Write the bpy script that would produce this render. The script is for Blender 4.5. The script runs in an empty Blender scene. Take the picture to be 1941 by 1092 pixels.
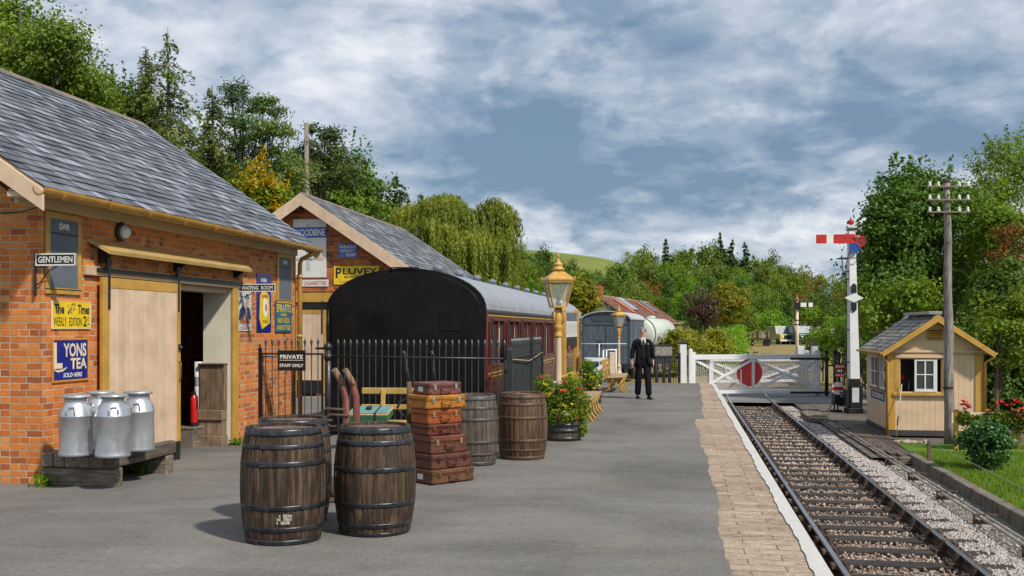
import bpy, bmesh, math, random
import numpy as np
from mathutils import Vector, Matrix, Euler
PI = math.pi
S = bpy.context.scene
COL = S.collection
# ------------------------------------------------------------------ camera, sky, sun, exposure
YAW = math.radians(9.32)          # the track runs along +Y, the camera looks 9.3 degrees to its left
CAM_H = 1.75
FPX, HZ = 1950.0, 622.0           # focal length and horizon row, in photograph pixels
cd = bpy.data.cameras.new('camera'); cam = bpy.data.objects.new('camera', cd); COL.objects.link(cam)
cam.location = (0, 0, CAM_H); cam.rotation_euler = (PI/2, 0, YAW)
cd.sensor_width = 36; cd.lens = 36*FPX/1941; cd.shift_y = (HZ-546)/1941
cd.clip_start = .1; cd.clip_end = 6000
S.camera = cam
SUN_EL, SUN_AZ = math.radians(47), math.radians(126)   # azimuth clockwise from +Y
w = bpy.data.worlds.new('World'); S.world = w; w.use_nodes = True
S.view_settings.view_transform = 'Standard'; S.view_settings.look = 'None'
S.view_settings.exposure = 0.5; S.view_settings.gamma = 1.0
S.cycles.max_bounces = 6; S.cycles.transparent_max_bounces = 8
S.cycles.use_denoising = True
sl = bpy.data.lights.new('sun', 'SUN'); sl.energy = 3.1; sl.angle = math.radians(3.0); sl.color = (1, .93, .82)
so = bpy.data.objects.new('sun', sl); COL.objects.link(so)
sd = Vector((math.sin(SUN_AZ)*math.cos(SUN_EL), math.cos(SUN_AZ)*math.cos(SUN_EL), math.sin(SUN_EL)))
so.rotation_euler = (-sd).to_track_quat('-Z', 'Y').to_euler(); so.location = sd*60

# ------------------------------------------------------------------ node helpers
def link(nt, a, b): nt.links.new(a, b)
def node(nt, t, **kw):
    n = nt.nodes.new(t)
    for k, v in kw.items():
        if k.startswith('_'): setattr(n, k[1:], v)
    for k, v in kw.items():
        if k.startswith('_'): continue
        key = int(k[1:]) if k[0] == 'i' and k[1:].isdigit() else k.replace('__', ' ')
        s = n.inputs[key]
        if isinstance(v, bpy.types.NodeSocket): nt.links.new(v, s)
        else: s.default_value = v
    return n
def math_(nt, op, a, b=0.0, c=None, clamp=False):
    n = nt.nodes.new('ShaderNodeMath'); n.operation = op; n.use_clamp = clamp
    for i, v in enumerate((a, b, c)):
        if v is None: continue
        if isinstance(v, bpy.types.NodeSocket): nt.links.new(v, n.inputs[i])
        else: n.inputs[i].default_value = v
    return n.outputs[0]
def c4(c): return (c[0], c[1], c[2], 1)
def ramp(nt, fac, stops, interp='LINEAR'):
    n = nt.nodes.new('ShaderNodeValToRGB'); cr = n.color_ramp; cr.interpolation = interp
    while len(cr.elements) < len(stops): cr.elements.new(.5)
    for e, (p, c) in zip(cr.elements, stops):
        e.position = p; e.color = c4(c) if len(c) == 3 else c
    nt.links.new(fac, n.inputs[0]); return n.outputs[0]
def mix(nt, fac, a, b, mode='MIX'):
    n = nt.nodes.new('ShaderNodeMix'); n.data_type = 'RGBA'; n.blend_type = mode; n.clamp_factor = True
    for s, v in ((n.inputs[0], fac), (n.inputs[6], a), (n.inputs[7], b)):
        if isinstance(v, bpy.types.NodeSocket): nt.links.new(v, s)
        else: s.default_value = v if isinstance(v, (int, float)) else c4(v)
    return n.outputs[2]
def noise(nt, vec, scale, detail=4, rough=.55, out=0, dist=0.0):
    n = node(nt, 'ShaderNodeTexNoise', Scale=scale, Detail=detail, Roughness=rough, Distortion=dist)
    if vec is not None: nt.links.new(vec, n.inputs['Vector'])
    return n.outputs[out]
def smooth(t):
    t = max(0, min(1, t)); return t*t*(3-2*t)

# sky: Nishita blue with a deck of grey cumulus spread over a flat layer above the land
def build_sky():
    nt = w.node_tree; nt.nodes.clear()
    out = nt.nodes.new('ShaderNodeOutputWorld'); bg = nt.nodes.new('ShaderNodeBackground')
    bg.inputs[1].default_value = .118
    sky = nt.nodes.new('ShaderNodeTexSky'); sky.sky_type = 'NISHITA'; sky.sun_disc = False
    sky.sun_elevation = SUN_EL; sky.sun_rotation = SUN_AZ; sky.dust_density = 1.5; sky.ozone_density = 2.0
    tc = nt.nodes.new('ShaderNodeTexCoord'); sep = node(nt, 'ShaderNodeSeparateXYZ', Vector=tc.outputs['Generated'])
    x, y, z = sep.outputs
    zz = math_(nt, 'ADD', math_(nt, 'MAXIMUM', z, 0.0), .30)
    u = math_(nt, 'DIVIDE', x, zz); v = math_(nt, 'DIVIDE', y, zz)
    pv = node(nt, 'ShaderNodeCombineXYZ', X=u, Y=v, Z=3.7).outputs[0]
    big = noise(nt, pv, .9, 3, .5, dist=.4)
    fine = noise(nt, pv, 2.6, 9, .55, dist=.35)
    wisp = noise(nt, pv, 7.5, 6, .6, dist=.3)
    # the one big dark bank of cloud ahead
    def lobe(px, py, rx, ry):
        # soft lobe around a sky direction (azimuth from +Y, elevation)
        az = -YAW + math.atan((px-970.5)/FPX); el = math.atan((HZ-py)/FPX)
        azn = math_(nt, 'ARCTAN2', x, y)
        a = math_(nt, 'DIVIDE', math_(nt, 'SUBTRACT', azn, az), rx)
        b = math_(nt, 'DIVIDE', math_(nt, 'SUBTRACT', z, math.sin(el)), ry)
        r = math_(nt, 'ADD', math_(nt, 'MULTIPLY', a, a), math_(nt, 'MULTIPLY', b, b))
        return math_(nt, 'POWER', 2.718, math_(nt, 'MULTIPLY', r, -1.0))
    sv = node(nt, 'ShaderNodeVectorMath', _operation='ADD', i0=pv, i1=(math.sin(SUN_AZ)*.06, math.cos(SUN_AZ)*.06, .03)).outputs[0]
    puff = noise(nt, pv, 3.6, 9, .58, dist=.25); puff2 = noise(nt, sv, 3.6, 9, .58, dist=.25)
    lit = math_(nt, 'SUBTRACT', puff, puff2)
    dark = lobe(1010, 250, .26, .07)
    dark2 = lobe(1600, 255, .24, .055)
    dark3 = lobe(900, 335, .30, .030)
    dark4 = lobe(1150, 70, .16, .05)
    lite = lobe(250, 60, .24, .11)
    band = lobe(1200, 440, .7, .030)
    lite2 = lobe(1720, 110, .2, .06)
    t = math_(nt, 'MULTIPLY', big, 1.0)
    t = math_(nt, 'ADD', t, math_(nt, 'MULTIPLY', fine, 1.25))
    m1 = ramp(nt, noise(nt, pv, 1.9, 10, .56, dist=.5), [(.455, (0, 0, 0)), (.535, (1, 1, 1))], 'EASE'); m2 = ramp(nt, noise(nt, pv, 4.3, 9, .58, dist=.4), [(.46, (0, 0, 0)), (.55, (1, 1, 1))], 'EASE')
    t = math_(nt, 'ADD', t, math_(nt, 'ADD', math_(nt, 'MULTIPLY', m1, .26), math_(nt, 'MULTIPLY', m2, .13)))
    t = math_(nt, 'ADD', t, math_(nt, 'MULTIPLY', wisp, .34)); t = math_(nt, 'ADD', t, math_(nt, 'MULTIPLY', lit, 1.5))
    for l, k in ((dark, -.20), (dark2, -.15), (dark3, -.13), (dark4, -.13), (lite, .22), (band, .24), (lite2, .12)):
        t = math_(nt, 'ADD', t, math_(nt, 'MULTIPLY', l, k))
    t = math_(nt, 'SUBTRACT', t, 1.0, clamp=True)
    colr = ramp(nt, t, [(.05, (1.05, 1.6, 2.35)), (.24, (1.55, 2.1, 2.85)), (.42, (2.25, 2.75, 3.4)), (.58, (3.05, 3.45, 4.05)), (.76, (4.0, 4.3, 4.75)), (.98, (5.3, 5.4, 5.6))])
    mx = mix(nt, .90, sky.outputs[0], colr)
    link(nt, mx, bg.inputs[0]); link(nt, bg.outputs[0], out.inputs[0])
build_sky()

# ------------------------------------------------------------------ materials
MATS = {}
def base_mat(name, rough=.6, metal=0.0, spec=.5):
    m = bpy.data.materials.new(name); m.use_nodes = True; nt = m.node_tree
    b = nt.nodes['Principled BSDF']; b.inputs['Roughness'].default_value = rough; b.inputs['Metallic'].default_value = metal
    b.inputs['Specular IOR Level'].default_value = spec
    MATS[name] = m
    return m, nt, b
def objvec(nt, rnd=True, scale=(1, 1, 1)):
    tc = nt.nodes.new('ShaderNodeTexCoord'); v = tc.outputs['Object']
    if scale != (1, 1, 1):
        v = node(nt, 'ShaderNodeVectorMath', _operation='MULTIPLY', i0=v, i1=scale).outputs[0]
    if rnd:
        oi = nt.nodes.new('ShaderNodeObjectInfo')
        k = math_(nt, 'MULTIPLY', oi.outputs['Random'], 37.0)
        v = node(nt, 'ShaderNodeVectorMath', _operation='ADD', i0=v, i1=k).outputs[0]
    return v
def bump(nt, b, h, strength=.3, dist=.01):
    n = node(nt, 'ShaderNodeBump', Strength=strength, Distance=dist, Height=h); link(nt, n.outputs[0], b.inputs['Normal'])
def paint(name, col, rough=.5, var=.18, scale=6, bmp=.15, dirt=.0, metal=0.0, dcol=(.06, .045, .03), stretch=(1, 1, 1), spec=.5, island=0.0):
    """weathered paint / metal / cloth: base colour with uneven tone, worn dirt patches and a little relief"""
    if name in MATS: return MATS[name]
    m, nt, b = base_mat(name, rough, metal, spec)
    v = objvec(nt, True, stretch)
    n1 = noise(nt, v, scale, 6, .6); n2 = noise(nt, v, scale*6.3, 4, .6)
    lo = [max(0, x*(1-var*1.6)) for x in col]; hi = [min(1, x*(1+var*1.2)) for x in col]
    c = ramp(nt, n1, [(.3, lo), (.5, col), (.72, hi)])
    if island:
        g = nt.nodes.new('ShaderNodeNewGeometry')
        c = mix(nt, 1.0, c, ramp(nt, g.outputs['Random Per Island'], [(0, (1-island,)*3), (1, (1+island*.4,)*3)]), 'MULTIPLY')
    if dirt:
        d = ramp(nt, noise(nt, v, scale*1.7, 8, .7), [(.52, (0, 0, 0)), (.72, (1, 1, 1))])
        c = mix(nt, math_(nt, 'MULTIPLY', d, dirt), c, dcol)
    link(nt, c, b.inputs['Base Color'])
    r = math_(nt, 'ADD', math_(nt, 'MULTIPLY', n2, .3), rough-.15); link(nt, r, b.inputs['Roughness'])
    if bmp: bump(nt, b, math_(nt, 'ADD', n1, n2), bmp, .006)
    return m
def brick_mat(name, cols, mortar, along='xy', bw=.20, bh=.0755, pale=.5):
    m, nt, b = base_mat(name, .85, 0, .25)
    tc = nt.nodes.new('ShaderNodeTexCoord'); sp = node(nt, 'ShaderNodeSeparateXYZ', Vector=tc.outputs['Object'])
    h = math_(nt, 'ADD', sp.outputs[0], sp.outputs[1])
    wob = noise(nt, tc.outputs['Object'], 9, 3)
    hz = math_(nt, 'ADD', sp.outputs[2], math_(nt, 'MULTIPLY', math_(nt, 'SUBTRACT', wob, .5), .02))
    hx = math_(nt, 'ADD', h, math_(nt, 'MULTIPLY', math_(nt, 'SUBTRACT', noise(nt, tc.outputs['Object'], 11, 2), .5), .02))
    v = node(nt, 'ShaderNodeCombineXYZ', X=hx, Y=hz, Z=0.0).outputs[0]
    def bk(off, sq, wd):
        return node(nt, 'ShaderNodeTexBrick', _offset=off, _offset_frequency=2, _squash=sq, _squash_frequency=2, Vector=v, Color1=(0, 0, 0, 1), Color2=(1, 1, 1, 1),
                 Mortar=(.5, .5, .5, 1), Scale=1.0, Mortar__Size=.0075, Mortar__Smooth=.35, Bias=0.0, Brick__Width=wd, Row__Height=bh)
    br = bk(.36, .60, bw)
    k = len(cols); rc = ramp(nt, br.outputs['Color'], [(i/(k-1), c) for i, c in enumerate(cols)])
    n1 = noise(nt, tc.outputs['Object'], 1.3, 5, .6); n2 = noise(nt, tc.outputs['Object'], 34, 5, .7)
    rc = mix(nt, .55, rc, ramp(nt, n2, [(.25, (.35, .3, .3)), (.5, (.98, .95, .95)), (.8, (1.3, 1.25, 1.15))]), 'MULTIPLY')
    rc = mix(nt, math_(nt, 'MULTIPLY', ramp(nt, n1, [(.42, (0, 0, 0)), (.8, (1, 1, 1))]), .25), rc, (.17, .05, .022))
    # lime bloom and spalls
    sp2 = ramp(nt, noise(nt, tc.outputs['Object'], 2.3, 9, .72), [(.56, (0, 0, 0)), (.74, (1, 1, 1))])
    rc = mix(nt, math_(nt, 'MULTIPLY', sp2, pale), rc, (.50, .33, .22))
    mc = mix(nt, ramp(nt, noise(nt, tc.outputs['Object'], 5, 4), [(.35, (0, 0, 0)), (.65, (1, 1, 1))]), mortar, [x*.55 for x in mortar])
    c = mix(nt, br.outputs['Fac'], rc, mc)
    link(nt, c, b.inputs['Base Color'])
    hgt = math_(nt, 'ADD', math_(nt, 'MULTIPLY', br.outputs['Fac'], -1.0), math_(nt, 'MULTIPLY', n2, .55))
    bump(nt, b, hgt, .8, .008)
    return m
def wood_mat(name, c1, c2, axis=2, scale=5, rough=.75, island=.35, bmp=.4, stain=.5):
    """aged timber: grain stretched along one axis, each plank (mesh island) its own tone"""
    if name in MATS: return MATS[name]
    m, nt, b = base_mat(name, rough, 0, .35)
    st = [7, 7, 7]; st[axis] = .5
    v = objvec(nt, True, tuple(st)); v2 = objvec(nt, True)
    g = nt.nodes.new('ShaderNodeNewGeometry'); ri = g.outputs['Random Per Island']
    v = node(nt, 'ShaderNodeVectorMath', _operation='ADD', i0=v, i1=math_(nt, 'MULTIPLY', ri, 50.0)).outputs[0]
    gr = noise(nt, v, scale, 8, .62)
    c = ramp(nt, gr, [(.28, [x*.45 for x in c1]), (.45, c1), (.62, c2), (.8, [min(1, x*1.25) for x in c2])])
    c = mix(nt, 1.0, c, ramp(nt, ri, [(0, (1-island,)*3), (1, (1+island*.35,)*3)]), 'MULTIPLY')
    if stain:
        s = ramp(nt, noise(nt, v2, 3.1, 7, .7), [(.46, (0, 0, 0)), (.66, (1, 1, 1))])
        c = mix(nt, math_(nt, 'MULTIPLY', s, stain), c, [x*.32 for x in c1])
    link(nt, c, b.inputs['Base Color'])
    link(nt, math_(nt, 'ADD', math_(nt, 'MULTIPLY', gr, .35), rough-.18), b.inputs['Roughness'])
    bump(nt, b, gr, bmp, .005)
    return m
def leaf_mat(name, cols, trans=.35, big=.35, rough=.55, bigscale=.35):
    """cols: dark .. light leaf colours, chosen leaf by leaf; whole sprays run lighter or darker"""
    m, nt, b = base_mat(name, rough, 0, .3)
    g = nt.nodes.new('ShaderNodeNewGeometry'); ri = g.outputs['Random Per Island']
    oi = nt.nodes.new('ShaderNodeObjectInfo')
    tc = nt.nodes.new('ShaderNodeTexCoord')
    nz = noise(nt, tc.outputs['Object'], bigscale, 3, .55)
    f = math_(nt, 'ADD', math_(nt, 'MULTIPLY', ri, .42), math_(nt, 'MULTIPLY', math_(nt, 'SUBTRACT', nz, .5), big*4.0))
    f = math_(nt, 'ADD', f, .24, clamp=True)
    k = len(cols); c = ramp(nt, f, [(i/(k-1), cc) for i, cc in enumerate(cols)])
    hv = node(nt, 'ShaderNodeHueSaturation', Hue=math_(nt, 'ADD', math_(nt, 'MULTIPLY', oi.outputs['Random'], .03), .478), Saturation=1.02,
              Value=math_(nt, 'ADD', math_(nt, 'MULTIPLY', oi.outputs['Random'], .4), .8), Color=c).outputs[0]
    link(nt, hv, b.inputs['Base Color'])
    tr = node(nt, 'ShaderNodeBsdfTranslucent', Color=mix(nt, 1.0, hv, (1.5, 1.55, .6), 'MULTIPLY'))
    ms = node(nt, 'ShaderNodeMixShader', Fac=trans); link(nt, b.outputs[0], ms.inputs[1]); link(nt, tr.outputs[0], ms.inputs[2])
    link(nt, ms.outputs[0], nt.nodes['Material Output'].inputs[0])
    return m
def glass_mat(name, tint=(.6, .68, .66), a=.25, rough=.05):
    m, nt, b = base_mat(name, rough, 0, .8); b.inputs['Base Color'].default_value = c4(tint); b.inputs['Alpha'].default_value = a
    return m

# ------------------------------------------------------------------ mesh helpers
class MB:
    def __init__(s): s.v = []; s.f = []; s.m = []; s.sm = []
    def add(s, vs, fs, m=0, sm=False):
        o = len(s.v); s.v += [tuple(p) for p in vs]; s.f += [tuple(i+o for i in f) for f in fs]; s.m += [m]*len(fs); s.sm += [sm]*len(fs)
        return s
    def box(s, a, b, m=0, M=None):
        x0, y0, z0 = a; x1, y1, z1 = b
        vs = [Vector(p) for p in ((x0, y0, z0), (x1, y0, z0), (x1, y1, z0), (x0, y1, z0), (x0, y0, z1), (x1, y0, z1), (x1, y1, z1), (x0, y1, z1))]
        if M is not None: vs = [M @ p for p in vs]
        return s.add(vs, [(0, 3, 2, 1), (4, 5, 6, 7), (0, 1, 5, 4), (1, 2, 6, 5), (2, 3, 7, 6), (3, 0, 4, 7)], m)
    def cbox(s, c, d, m=0, rot=None):
        M = Matrix.Translation(c) @ (Euler(rot).to_matrix().to_4x4() if rot else Matrix())
        h = [x/2 for x in d]
        return s.box((-h[0], -h[1], -h[2]), (h[0], h[1], h[2]), m, M)
    def bar(s, p, q, wd, th, m=0, up=(0, 0, 1)):
        p = Vector(p); q = Vector(q); d = q-p; L = d.length; d.normalize(); u = Vector(up)
        if abs(d.dot(u)) > .98: u = Vector((0, 1, 0))
        sx = d.cross(u).normalized(); u2 = sx.cross(d)
        M = Matrix((sx, d, u2)).transposed().to_4x4(); M.translation = p
        return s.box((-wd/2, 0, -th/2), (wd/2, L, th/2), m, M)
    def tube(s, pts, rad, n=8, m=0, cap=True, sm=True):
        pts = [Vector(p) for p in pts]; k = len(pts)
        if isinstance(rad, (int, float)): rad = [rad]*k
        vs = []; ref = None
        for i, p in enumerate(pts):
            d = (pts[min(i+1, k-1)]-pts[max(i-1, 0)])
            if d.length < 1e-9: d = Vector((0, 0, 1))
            d.normalize()
            if ref is None: ref = Vector((1, 0, 0)) if abs(d.x) < .8 else Vector((0, 1, 0))
            a = (ref-d*ref.dot(d)).normalized(); b = d.cross(a); ref = a
            for j in range(n):
                t = 2*PI*j/n; vs.append(p+(a*math.cos(t)+b*math.sin(t))*rad[i])
        fs = [(i*n+j, i*n+(j+1) % n, (i+1)*n+(j+1) % n, (i+1)*n+j) for i in range(k-1) for j in range(n)]
        s.add(vs, fs, m, sm)
        if cap:
            o = len(s.v)-len(vs)
            s.f += [tuple(o+j for j in reversed(range(n))), tuple(o+(k-1)*n+j for j in range(n))]; s.m += [m, m]; s.sm += [False, False]
        return s
    def lathe(s, prof, n=24, c=(0, 0, 0), m=0, sm=True, a0=0, M=None, cap=True):
        vs = []; k = len(prof)
        for r, z in prof:
            for j in range(n):
                t = 2*PI*j/n+a0; p = Vector((c[0]+r*math.cos(t), c[1]+r*math.sin(t), c[2]+z)); vs.append(M @ p if M is not None else p)
        fs = [(i*n+j, i*n+(j+1) % n, (i+1)*n+(j+1) % n, (i+1)*n+j) for i in range(k-1) for j in range(n)]
        s.add(vs, fs, m, sm); o = len(s.v)-len(vs)
        if cap:
            if prof[0][0] > 1e-5: s.f.append(tuple(o+j for j in reversed(range(n)))); s.m.append(m); s.sm.append(False)
            if prof[-1][0] > 1e-5: s.f.append(tuple(o+(k-1)*n+j for j in range(n))); s.m.append(m); s.sm.append(False)
        return s
    def ball(s, c, r, n=10, m=0, sc=(1, 1, 1)):
        k = max(4, n//2+1); prof = [(max(r*math.sin(PI*i/k), 1e-6), -r*math.cos(PI*i/k)) for i in range(k+1)]
        M = Matrix.Translation(c) @ Matrix.Diagonal((sc[0], sc[1], sc[2], 1))
        return s.lathe(prof, n, (0, 0, 0), m, True, 0, M)
    def prism(s, poly, lo, hi, axis='y', m=0):
        """2-D outline extruded along an axis: outline in (x,z) for y, (y,z) for x, (x,y) for z"""
        f = {'y': lambda a, b, t: (a, t, b), 'x': lambda a, b, t: (t, a, b), 'z': lambda a, b, t: (a, b, t)}[axis]
        n = len(poly); vs = [f(a, b, lo) for a, b in poly]+[f(a, b, hi) for a, b in poly]
        fs = [tuple(range(n)), tuple(reversed(range(n, 2*n)))]+[(i, i+n, (i+1) % n+n, (i+1) % n) for i in range(n)]
        return s.add(vs, fs, m)
    def quad(s, a, b, c, d, m=0): return s.add((a, b, c, d), [(0, 1, 2, 3)], m)
    def mesh(s, name, mats, bevel=0.0, seg=1):
        me = bpy.data.meshes.new(name); me.from_pydata(s.v, [], s.f)
        for mt in (mats if isinstance(mats, (list, tuple)) else [mats]): me.materials.append(mt)
        me.polygons.foreach_set('material_index', s.m); me.polygons.foreach_set('use_smooth', s.sm)
        bm = bmesh.new(); bm.from_mesh(me); bmesh.ops.recalc_face_normals(bm, faces=bm.faces)
        if bevel:
            es = [e for e in bm.edges if len(e.link_faces) == 2 and e.calc_face_angle(0) > .6]
            bmesh.ops.bevel(bm, geom=es, offset=bevel, segments=seg, affect='EDGES', profile=.5, clamp_overlap=True)
        bm.to_mesh(me); bm.free(); me.update()
        return me
    def build(s, name, mats, parent=None, bevel=0.0, seg=1, loc=None, rot=None):
        o = bpy.data.objects.new(name, s.mesh(name, mats, bevel, seg)); COL.objects.link(o)
        if parent is not None: o.parent = parent
        if loc is not None: o.location = loc
        if rot is not None: o.rotation_euler = rot
        return o
def thing(name, label, cat, loc=(0, 0, 0), rz=0.0, group=None):
    o = bpy.data.objects.new(name, None); COL.objects.link(o); o.location = loc; o.rotation_euler = (0, 0, rz)
    o.empty_display_size = .1
    return tag(o, label, cat, group)
def tag(o, label=None, cat=None, group=None, kind=None):
    if label: o['label'] = label
    if cat: o['category'] = cat
    if group: o['group'] = group
    if kind: o['kind'] = kind
    return o
def kids(o): return [c for c in COL.objects if c.parent == o]
def copy_tree(o, parent=None, tree=None):
    if tree is None:
        tree = {}
        for c in COL.objects:
            if c.parent is not None: tree.setdefault(c.parent.name, []).append(c)
    c = o.copy(); COL.objects.link(c)
    if parent is not None: c.parent = parent
    for ch in tree.get(o.name, []): copy_tree(ch, c, tree)
    return c
def np_mesh(name, V, F, mats, mi=None, smooth_=False):
    """fast mesh from arrays: V (n,3), F (m,k) with constant k"""
    me = bpy.data.meshes.new(name); V = np.asarray(V, np.float32); F = np.asarray(F, np.int32); m, k = F.shape
    me.vertices.add(len(V)); me.vertices.foreach_set('co', V.ravel())
    me.loops.add(m*k); me.loops.foreach_set('vertex_index', F.ravel())
    me.polygons.add(m); me.polygons.foreach_set('loop_start', np.arange(m, dtype=np.int32)*k); me.polygons.foreach_set('loop_total', np.full(m, k, np.int32))
    for mt in (mats if isinstance(mats, (list, tuple)) else [mats]): me.materials.append(mt)
    if mi is not None: me.polygons.foreach_set('material_index', np.asarray(mi, np.int32))
    if smooth_: me.polygons.foreach_set('use_smooth', np.ones(m, bool))
    me.update(calc_edges=True); me.validate()
    return me
def np_obj(name, me, parent=None, loc=None):
    o = bpy.data.objects.new(name, me); COL.objects.link(o)
    if parent is not None: o.parent = parent
    if loc is not None: o.location = loc
    return o
def text_mesh(body, width, height, mat, bold=.0, shear=0.0, depth=.002, narrow=True):
    """lettering fitted to a width x height box, centred on the origin, standing in the XZ plane and facing -Y"""
    cu = bpy.data.curves.new('lettering', 'FONT'); cu.body = body; cu.size = 1; cu.extrude = 0; cu.offset = bold; cu.shear = shear
    cu.resolution_u = 3; cu.align_x = 'CENTER'
    o = bpy.data.objects.new('lettering_source', cu); COL.objects.link(o)
    dg = bpy.context.evaluated_depsgraph_get(); me = bpy.data.meshes.new_from_object(o.evaluated_get(dg))
    bpy.data.objects.remove(o); bpy.data.curves.remove(cu)
    n = len(me.vertices); co = np.zeros(n*3, np.float32); me.vertices.foreach_get('co', co); co = co.reshape(-1, 3)
    lo, hi = co.min(0), co.max(0); c = (lo+hi)/2; sz = np.maximum(hi-lo, 1e-5)
    nx = (co[:, 0]-c[0])/sz[0]*width; nz = (co[:, 1]-c[1])/sz[1]*height
    co[:, 0] = nx; co[:, 2] = nz; co[:, 1] = 0
    me.vertices.foreach_set('co', co.ravel()); me.materials.clear(); me.materials.append(mat); me.name = 'lettering'; me.update()
    return me
def lettering(parent, body, cx, cz, width, height, mat, y=-.004, bold=.02, shear=0.0, name='lettering'):
    o = np_obj(name, text_mesh(body, width, height, mat, bold, shear), parent); o.location = (cx, y, cz)
    return o
# pixel of the photograph -> the real point at a real distance / on a real plane
CT, ST = math.cos(YAW), math.sin(YAW)
def at(px, D, z=0.0):
    l = (px-970.5)/FPX*D
    return Vector((-ST*D+CT*l, CT*D+ST*l, z))
def zat(py, D): return CAM_H+(HZ-py)*D/FPX
def on_ground(px, py, z=0.0):
    D = FPX*(CAM_H-z)/(py-HZ); return at(px, D, z)
def on_y(px, py, y):
    """point of the plane y = const"""
    u = (px-970.5)/FPX; x = y*(u*CT-ST)/(CT+u*ST); D = -x*ST+y*CT
    return x, zat(py, D)
def on_x(px, py, x):
    D = FPX/CT*x/(px-1290.5); y = (D+x*ST)/CT
    return y, zat(py, D)
def gz(x, y):
    return -.11*smooth((y-10.8)/3.5)*smooth((-x-4.6)/2.0)
R = random.Random(7)
# ------------------------------------------------------------------ shared materials
BRICK = brick_mat('station_brick', [(.31, .095, .035), (.46, .13, .034), (.60, .18, .038), (.68, .24, .05), (.64, .20, .04), (.56, .155, .035), (.70, .31, .10)], (.56, .45, .32), pale=.6)
BRICK2 = brick_mat('goods_brick', [(.11, .038, .025), (.34, .09, .028), (.46, .13, .034), (.54, .175, .045), (.42, .11, .03)], (.30, .22, .16), pale=.28)
def slate_mat(name, col, moss):
    m, nt, b = base_mat(name, .42, 0, .6); v = objvec(nt, False); g = nt.nodes.new('ShaderNodeNewGeometry'); n1 = noise(nt, v, .9, 6, .65); n2 = noise(nt, v, 17, 5, .7)
    f = math_(nt, 'ADD', math_(nt, 'MULTIPLY', g.outputs['Random Per Island'], .8), math_(nt, 'MULTIPLY', n1, .4))
    c = ramp(nt, f, [(.12, [x*.33 for x in col]), (.45, [x*.75 for x in col]), (.68, [x*1.15 for x in col]), (.85, [x*1.75 for x in col]), (1.0, [x*2.5 for x in col])])
    c = mix(nt, .5, c, ramp(nt, n2, [(.3, (.6, .6, .6)), (.7, (1.3, 1.3, 1.3))]), 'MULTIPLY')
    d = ramp(nt, noise(nt, v, 2.6, 8, .72), [(.55, (0, 0, 0)), (.70, (1, 1, 1))]); c = mix(nt, math_(nt, 'MULTIPLY', d, .55), c, moss)
    link(nt, c, b.inputs['Base Color']); bump(nt, b, n2, .25, .006); link(nt, math_(nt, 'ADD', math_(nt, 'MULTIPLY', n2, .35), .25), b.inputs['Roughness']); return m
SLATE = slate_mat('slate', (.115, .125, .150), (.055, .05, .048))
SLATE2 = slate_mat('slate_lichen', (.12, .125, .132), (.13, .105, .07))
TAN = paint('tan_paint', (.53, .39, .25), .5, .10, 3, .12, .25, dcol=(.24, .17, .10))
PINKTAN = paint('light_tan_paint', (.62, .46, .32), .5, .10, 3, .12, .28, dcol=(.30, .2, .12), island=.10)
OCHRE = paint('ochre_paint', (.48, .275, .055), .45, .14, 4, .12, .25, dcol=(.2, .11, .02))
GUTTER = paint('gutter_paint', (.40, .215, .045), .35, .2, 5, .12, .4, dcol=(.13, .07, .02))
BLACK = paint('black_paint', (.012, .013, .015), .42, .3, 8, .15, .25, dcol=(.04, .038, .036))
IRON = paint('iron_blueblack', (.018, .022, .028), .4, .35, 9, .2, .45, dcol=(.06, .06, .065), spec=.6)
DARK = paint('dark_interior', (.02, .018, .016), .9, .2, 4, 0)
WHITE = paint('white_paint', (.72, .73, .74), .42, .05, 3, .1, .22, dcol=(.42, .40, .36))
CREAM = paint('cream_paint', (.66, .55, .40), .45, .07, 4, .1, .2, dcol=(.36, .28, .18))
OFFWHITE = paint('whitewash', (.66, .62, .50), .8, .08, 2.5, .2, .2, dcol=(.45, .40, .30))
RED = paint('signal_red', (.50, .02, .018), .4, .15, 6, .1, .1)
BLUE = paint('enamel_blue', (.012, .022, .20), .25, .15, 5, .08, .12, dcol=(.10, .06, .04))
MIDBLUE = paint('band_blue', (.02, .10, .42), .35, .1, 5, .08, .1)
YELLOW = paint('enamel_yellow', (.75, .53, .02), .3, .08, 5, .08, .2, dcol=(.40, .25, .05))
SIGNWHITE = paint('sign_white', (.66, .66, .63), .35, .05, 6, .05, .15, dcol=(.4, .33, .25))
LETTERW = paint('letter_white', (.74, .74, .70), .45, .05, 8, 0)
LETTERC = paint('letter_cream', (.70, .58, .40), .45, .08, 8, 0)
LETTERK = paint('letter_black', (.02, .02, .02), .45, .1, 8, 0)
LETTERR = paint('letter_red', (.42, .05, .03), .45, .2, 8, 0)
LETTERY = paint('letter_yellow', (.68, .50, .03), .45, .1, 8, 0)
BOARDGREY = paint('board_grey', (.105, .125, .155), .6, .12, 4, .1, .3, dcol=(.2, .21, .22))
CONC = paint('concrete', (.33, .29, .24), .9, .15, 3, .3, .4, dcol=(.16, .13, .10))
STEEL = paint('rail_steel', (.34, .36, .40), .28, .12, 3, .1, .2, metal=.9, dcol=(.12, .08, .05), stretch=(3, .1, 3))
RUST = paint('rusty_iron', (.075, .045, .028), .8, .35, 9, .4, .5, dcol=(.03, .02, .015))
ALU = paint('churn_metal', (.58, .60, .63), .34, .14, 3, .14, .45, metal=.75, dcol=(.33, .32, .30))
WOODGREY = wood_mat('weathered_timber', (.13, .105, .08), (.24, .20, .155), 1, 6)
WOODGREYX = wood_mat('weathered_timber_cross', (.13, .105, .08), (.24, .20, .155), 0, 6)

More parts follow.
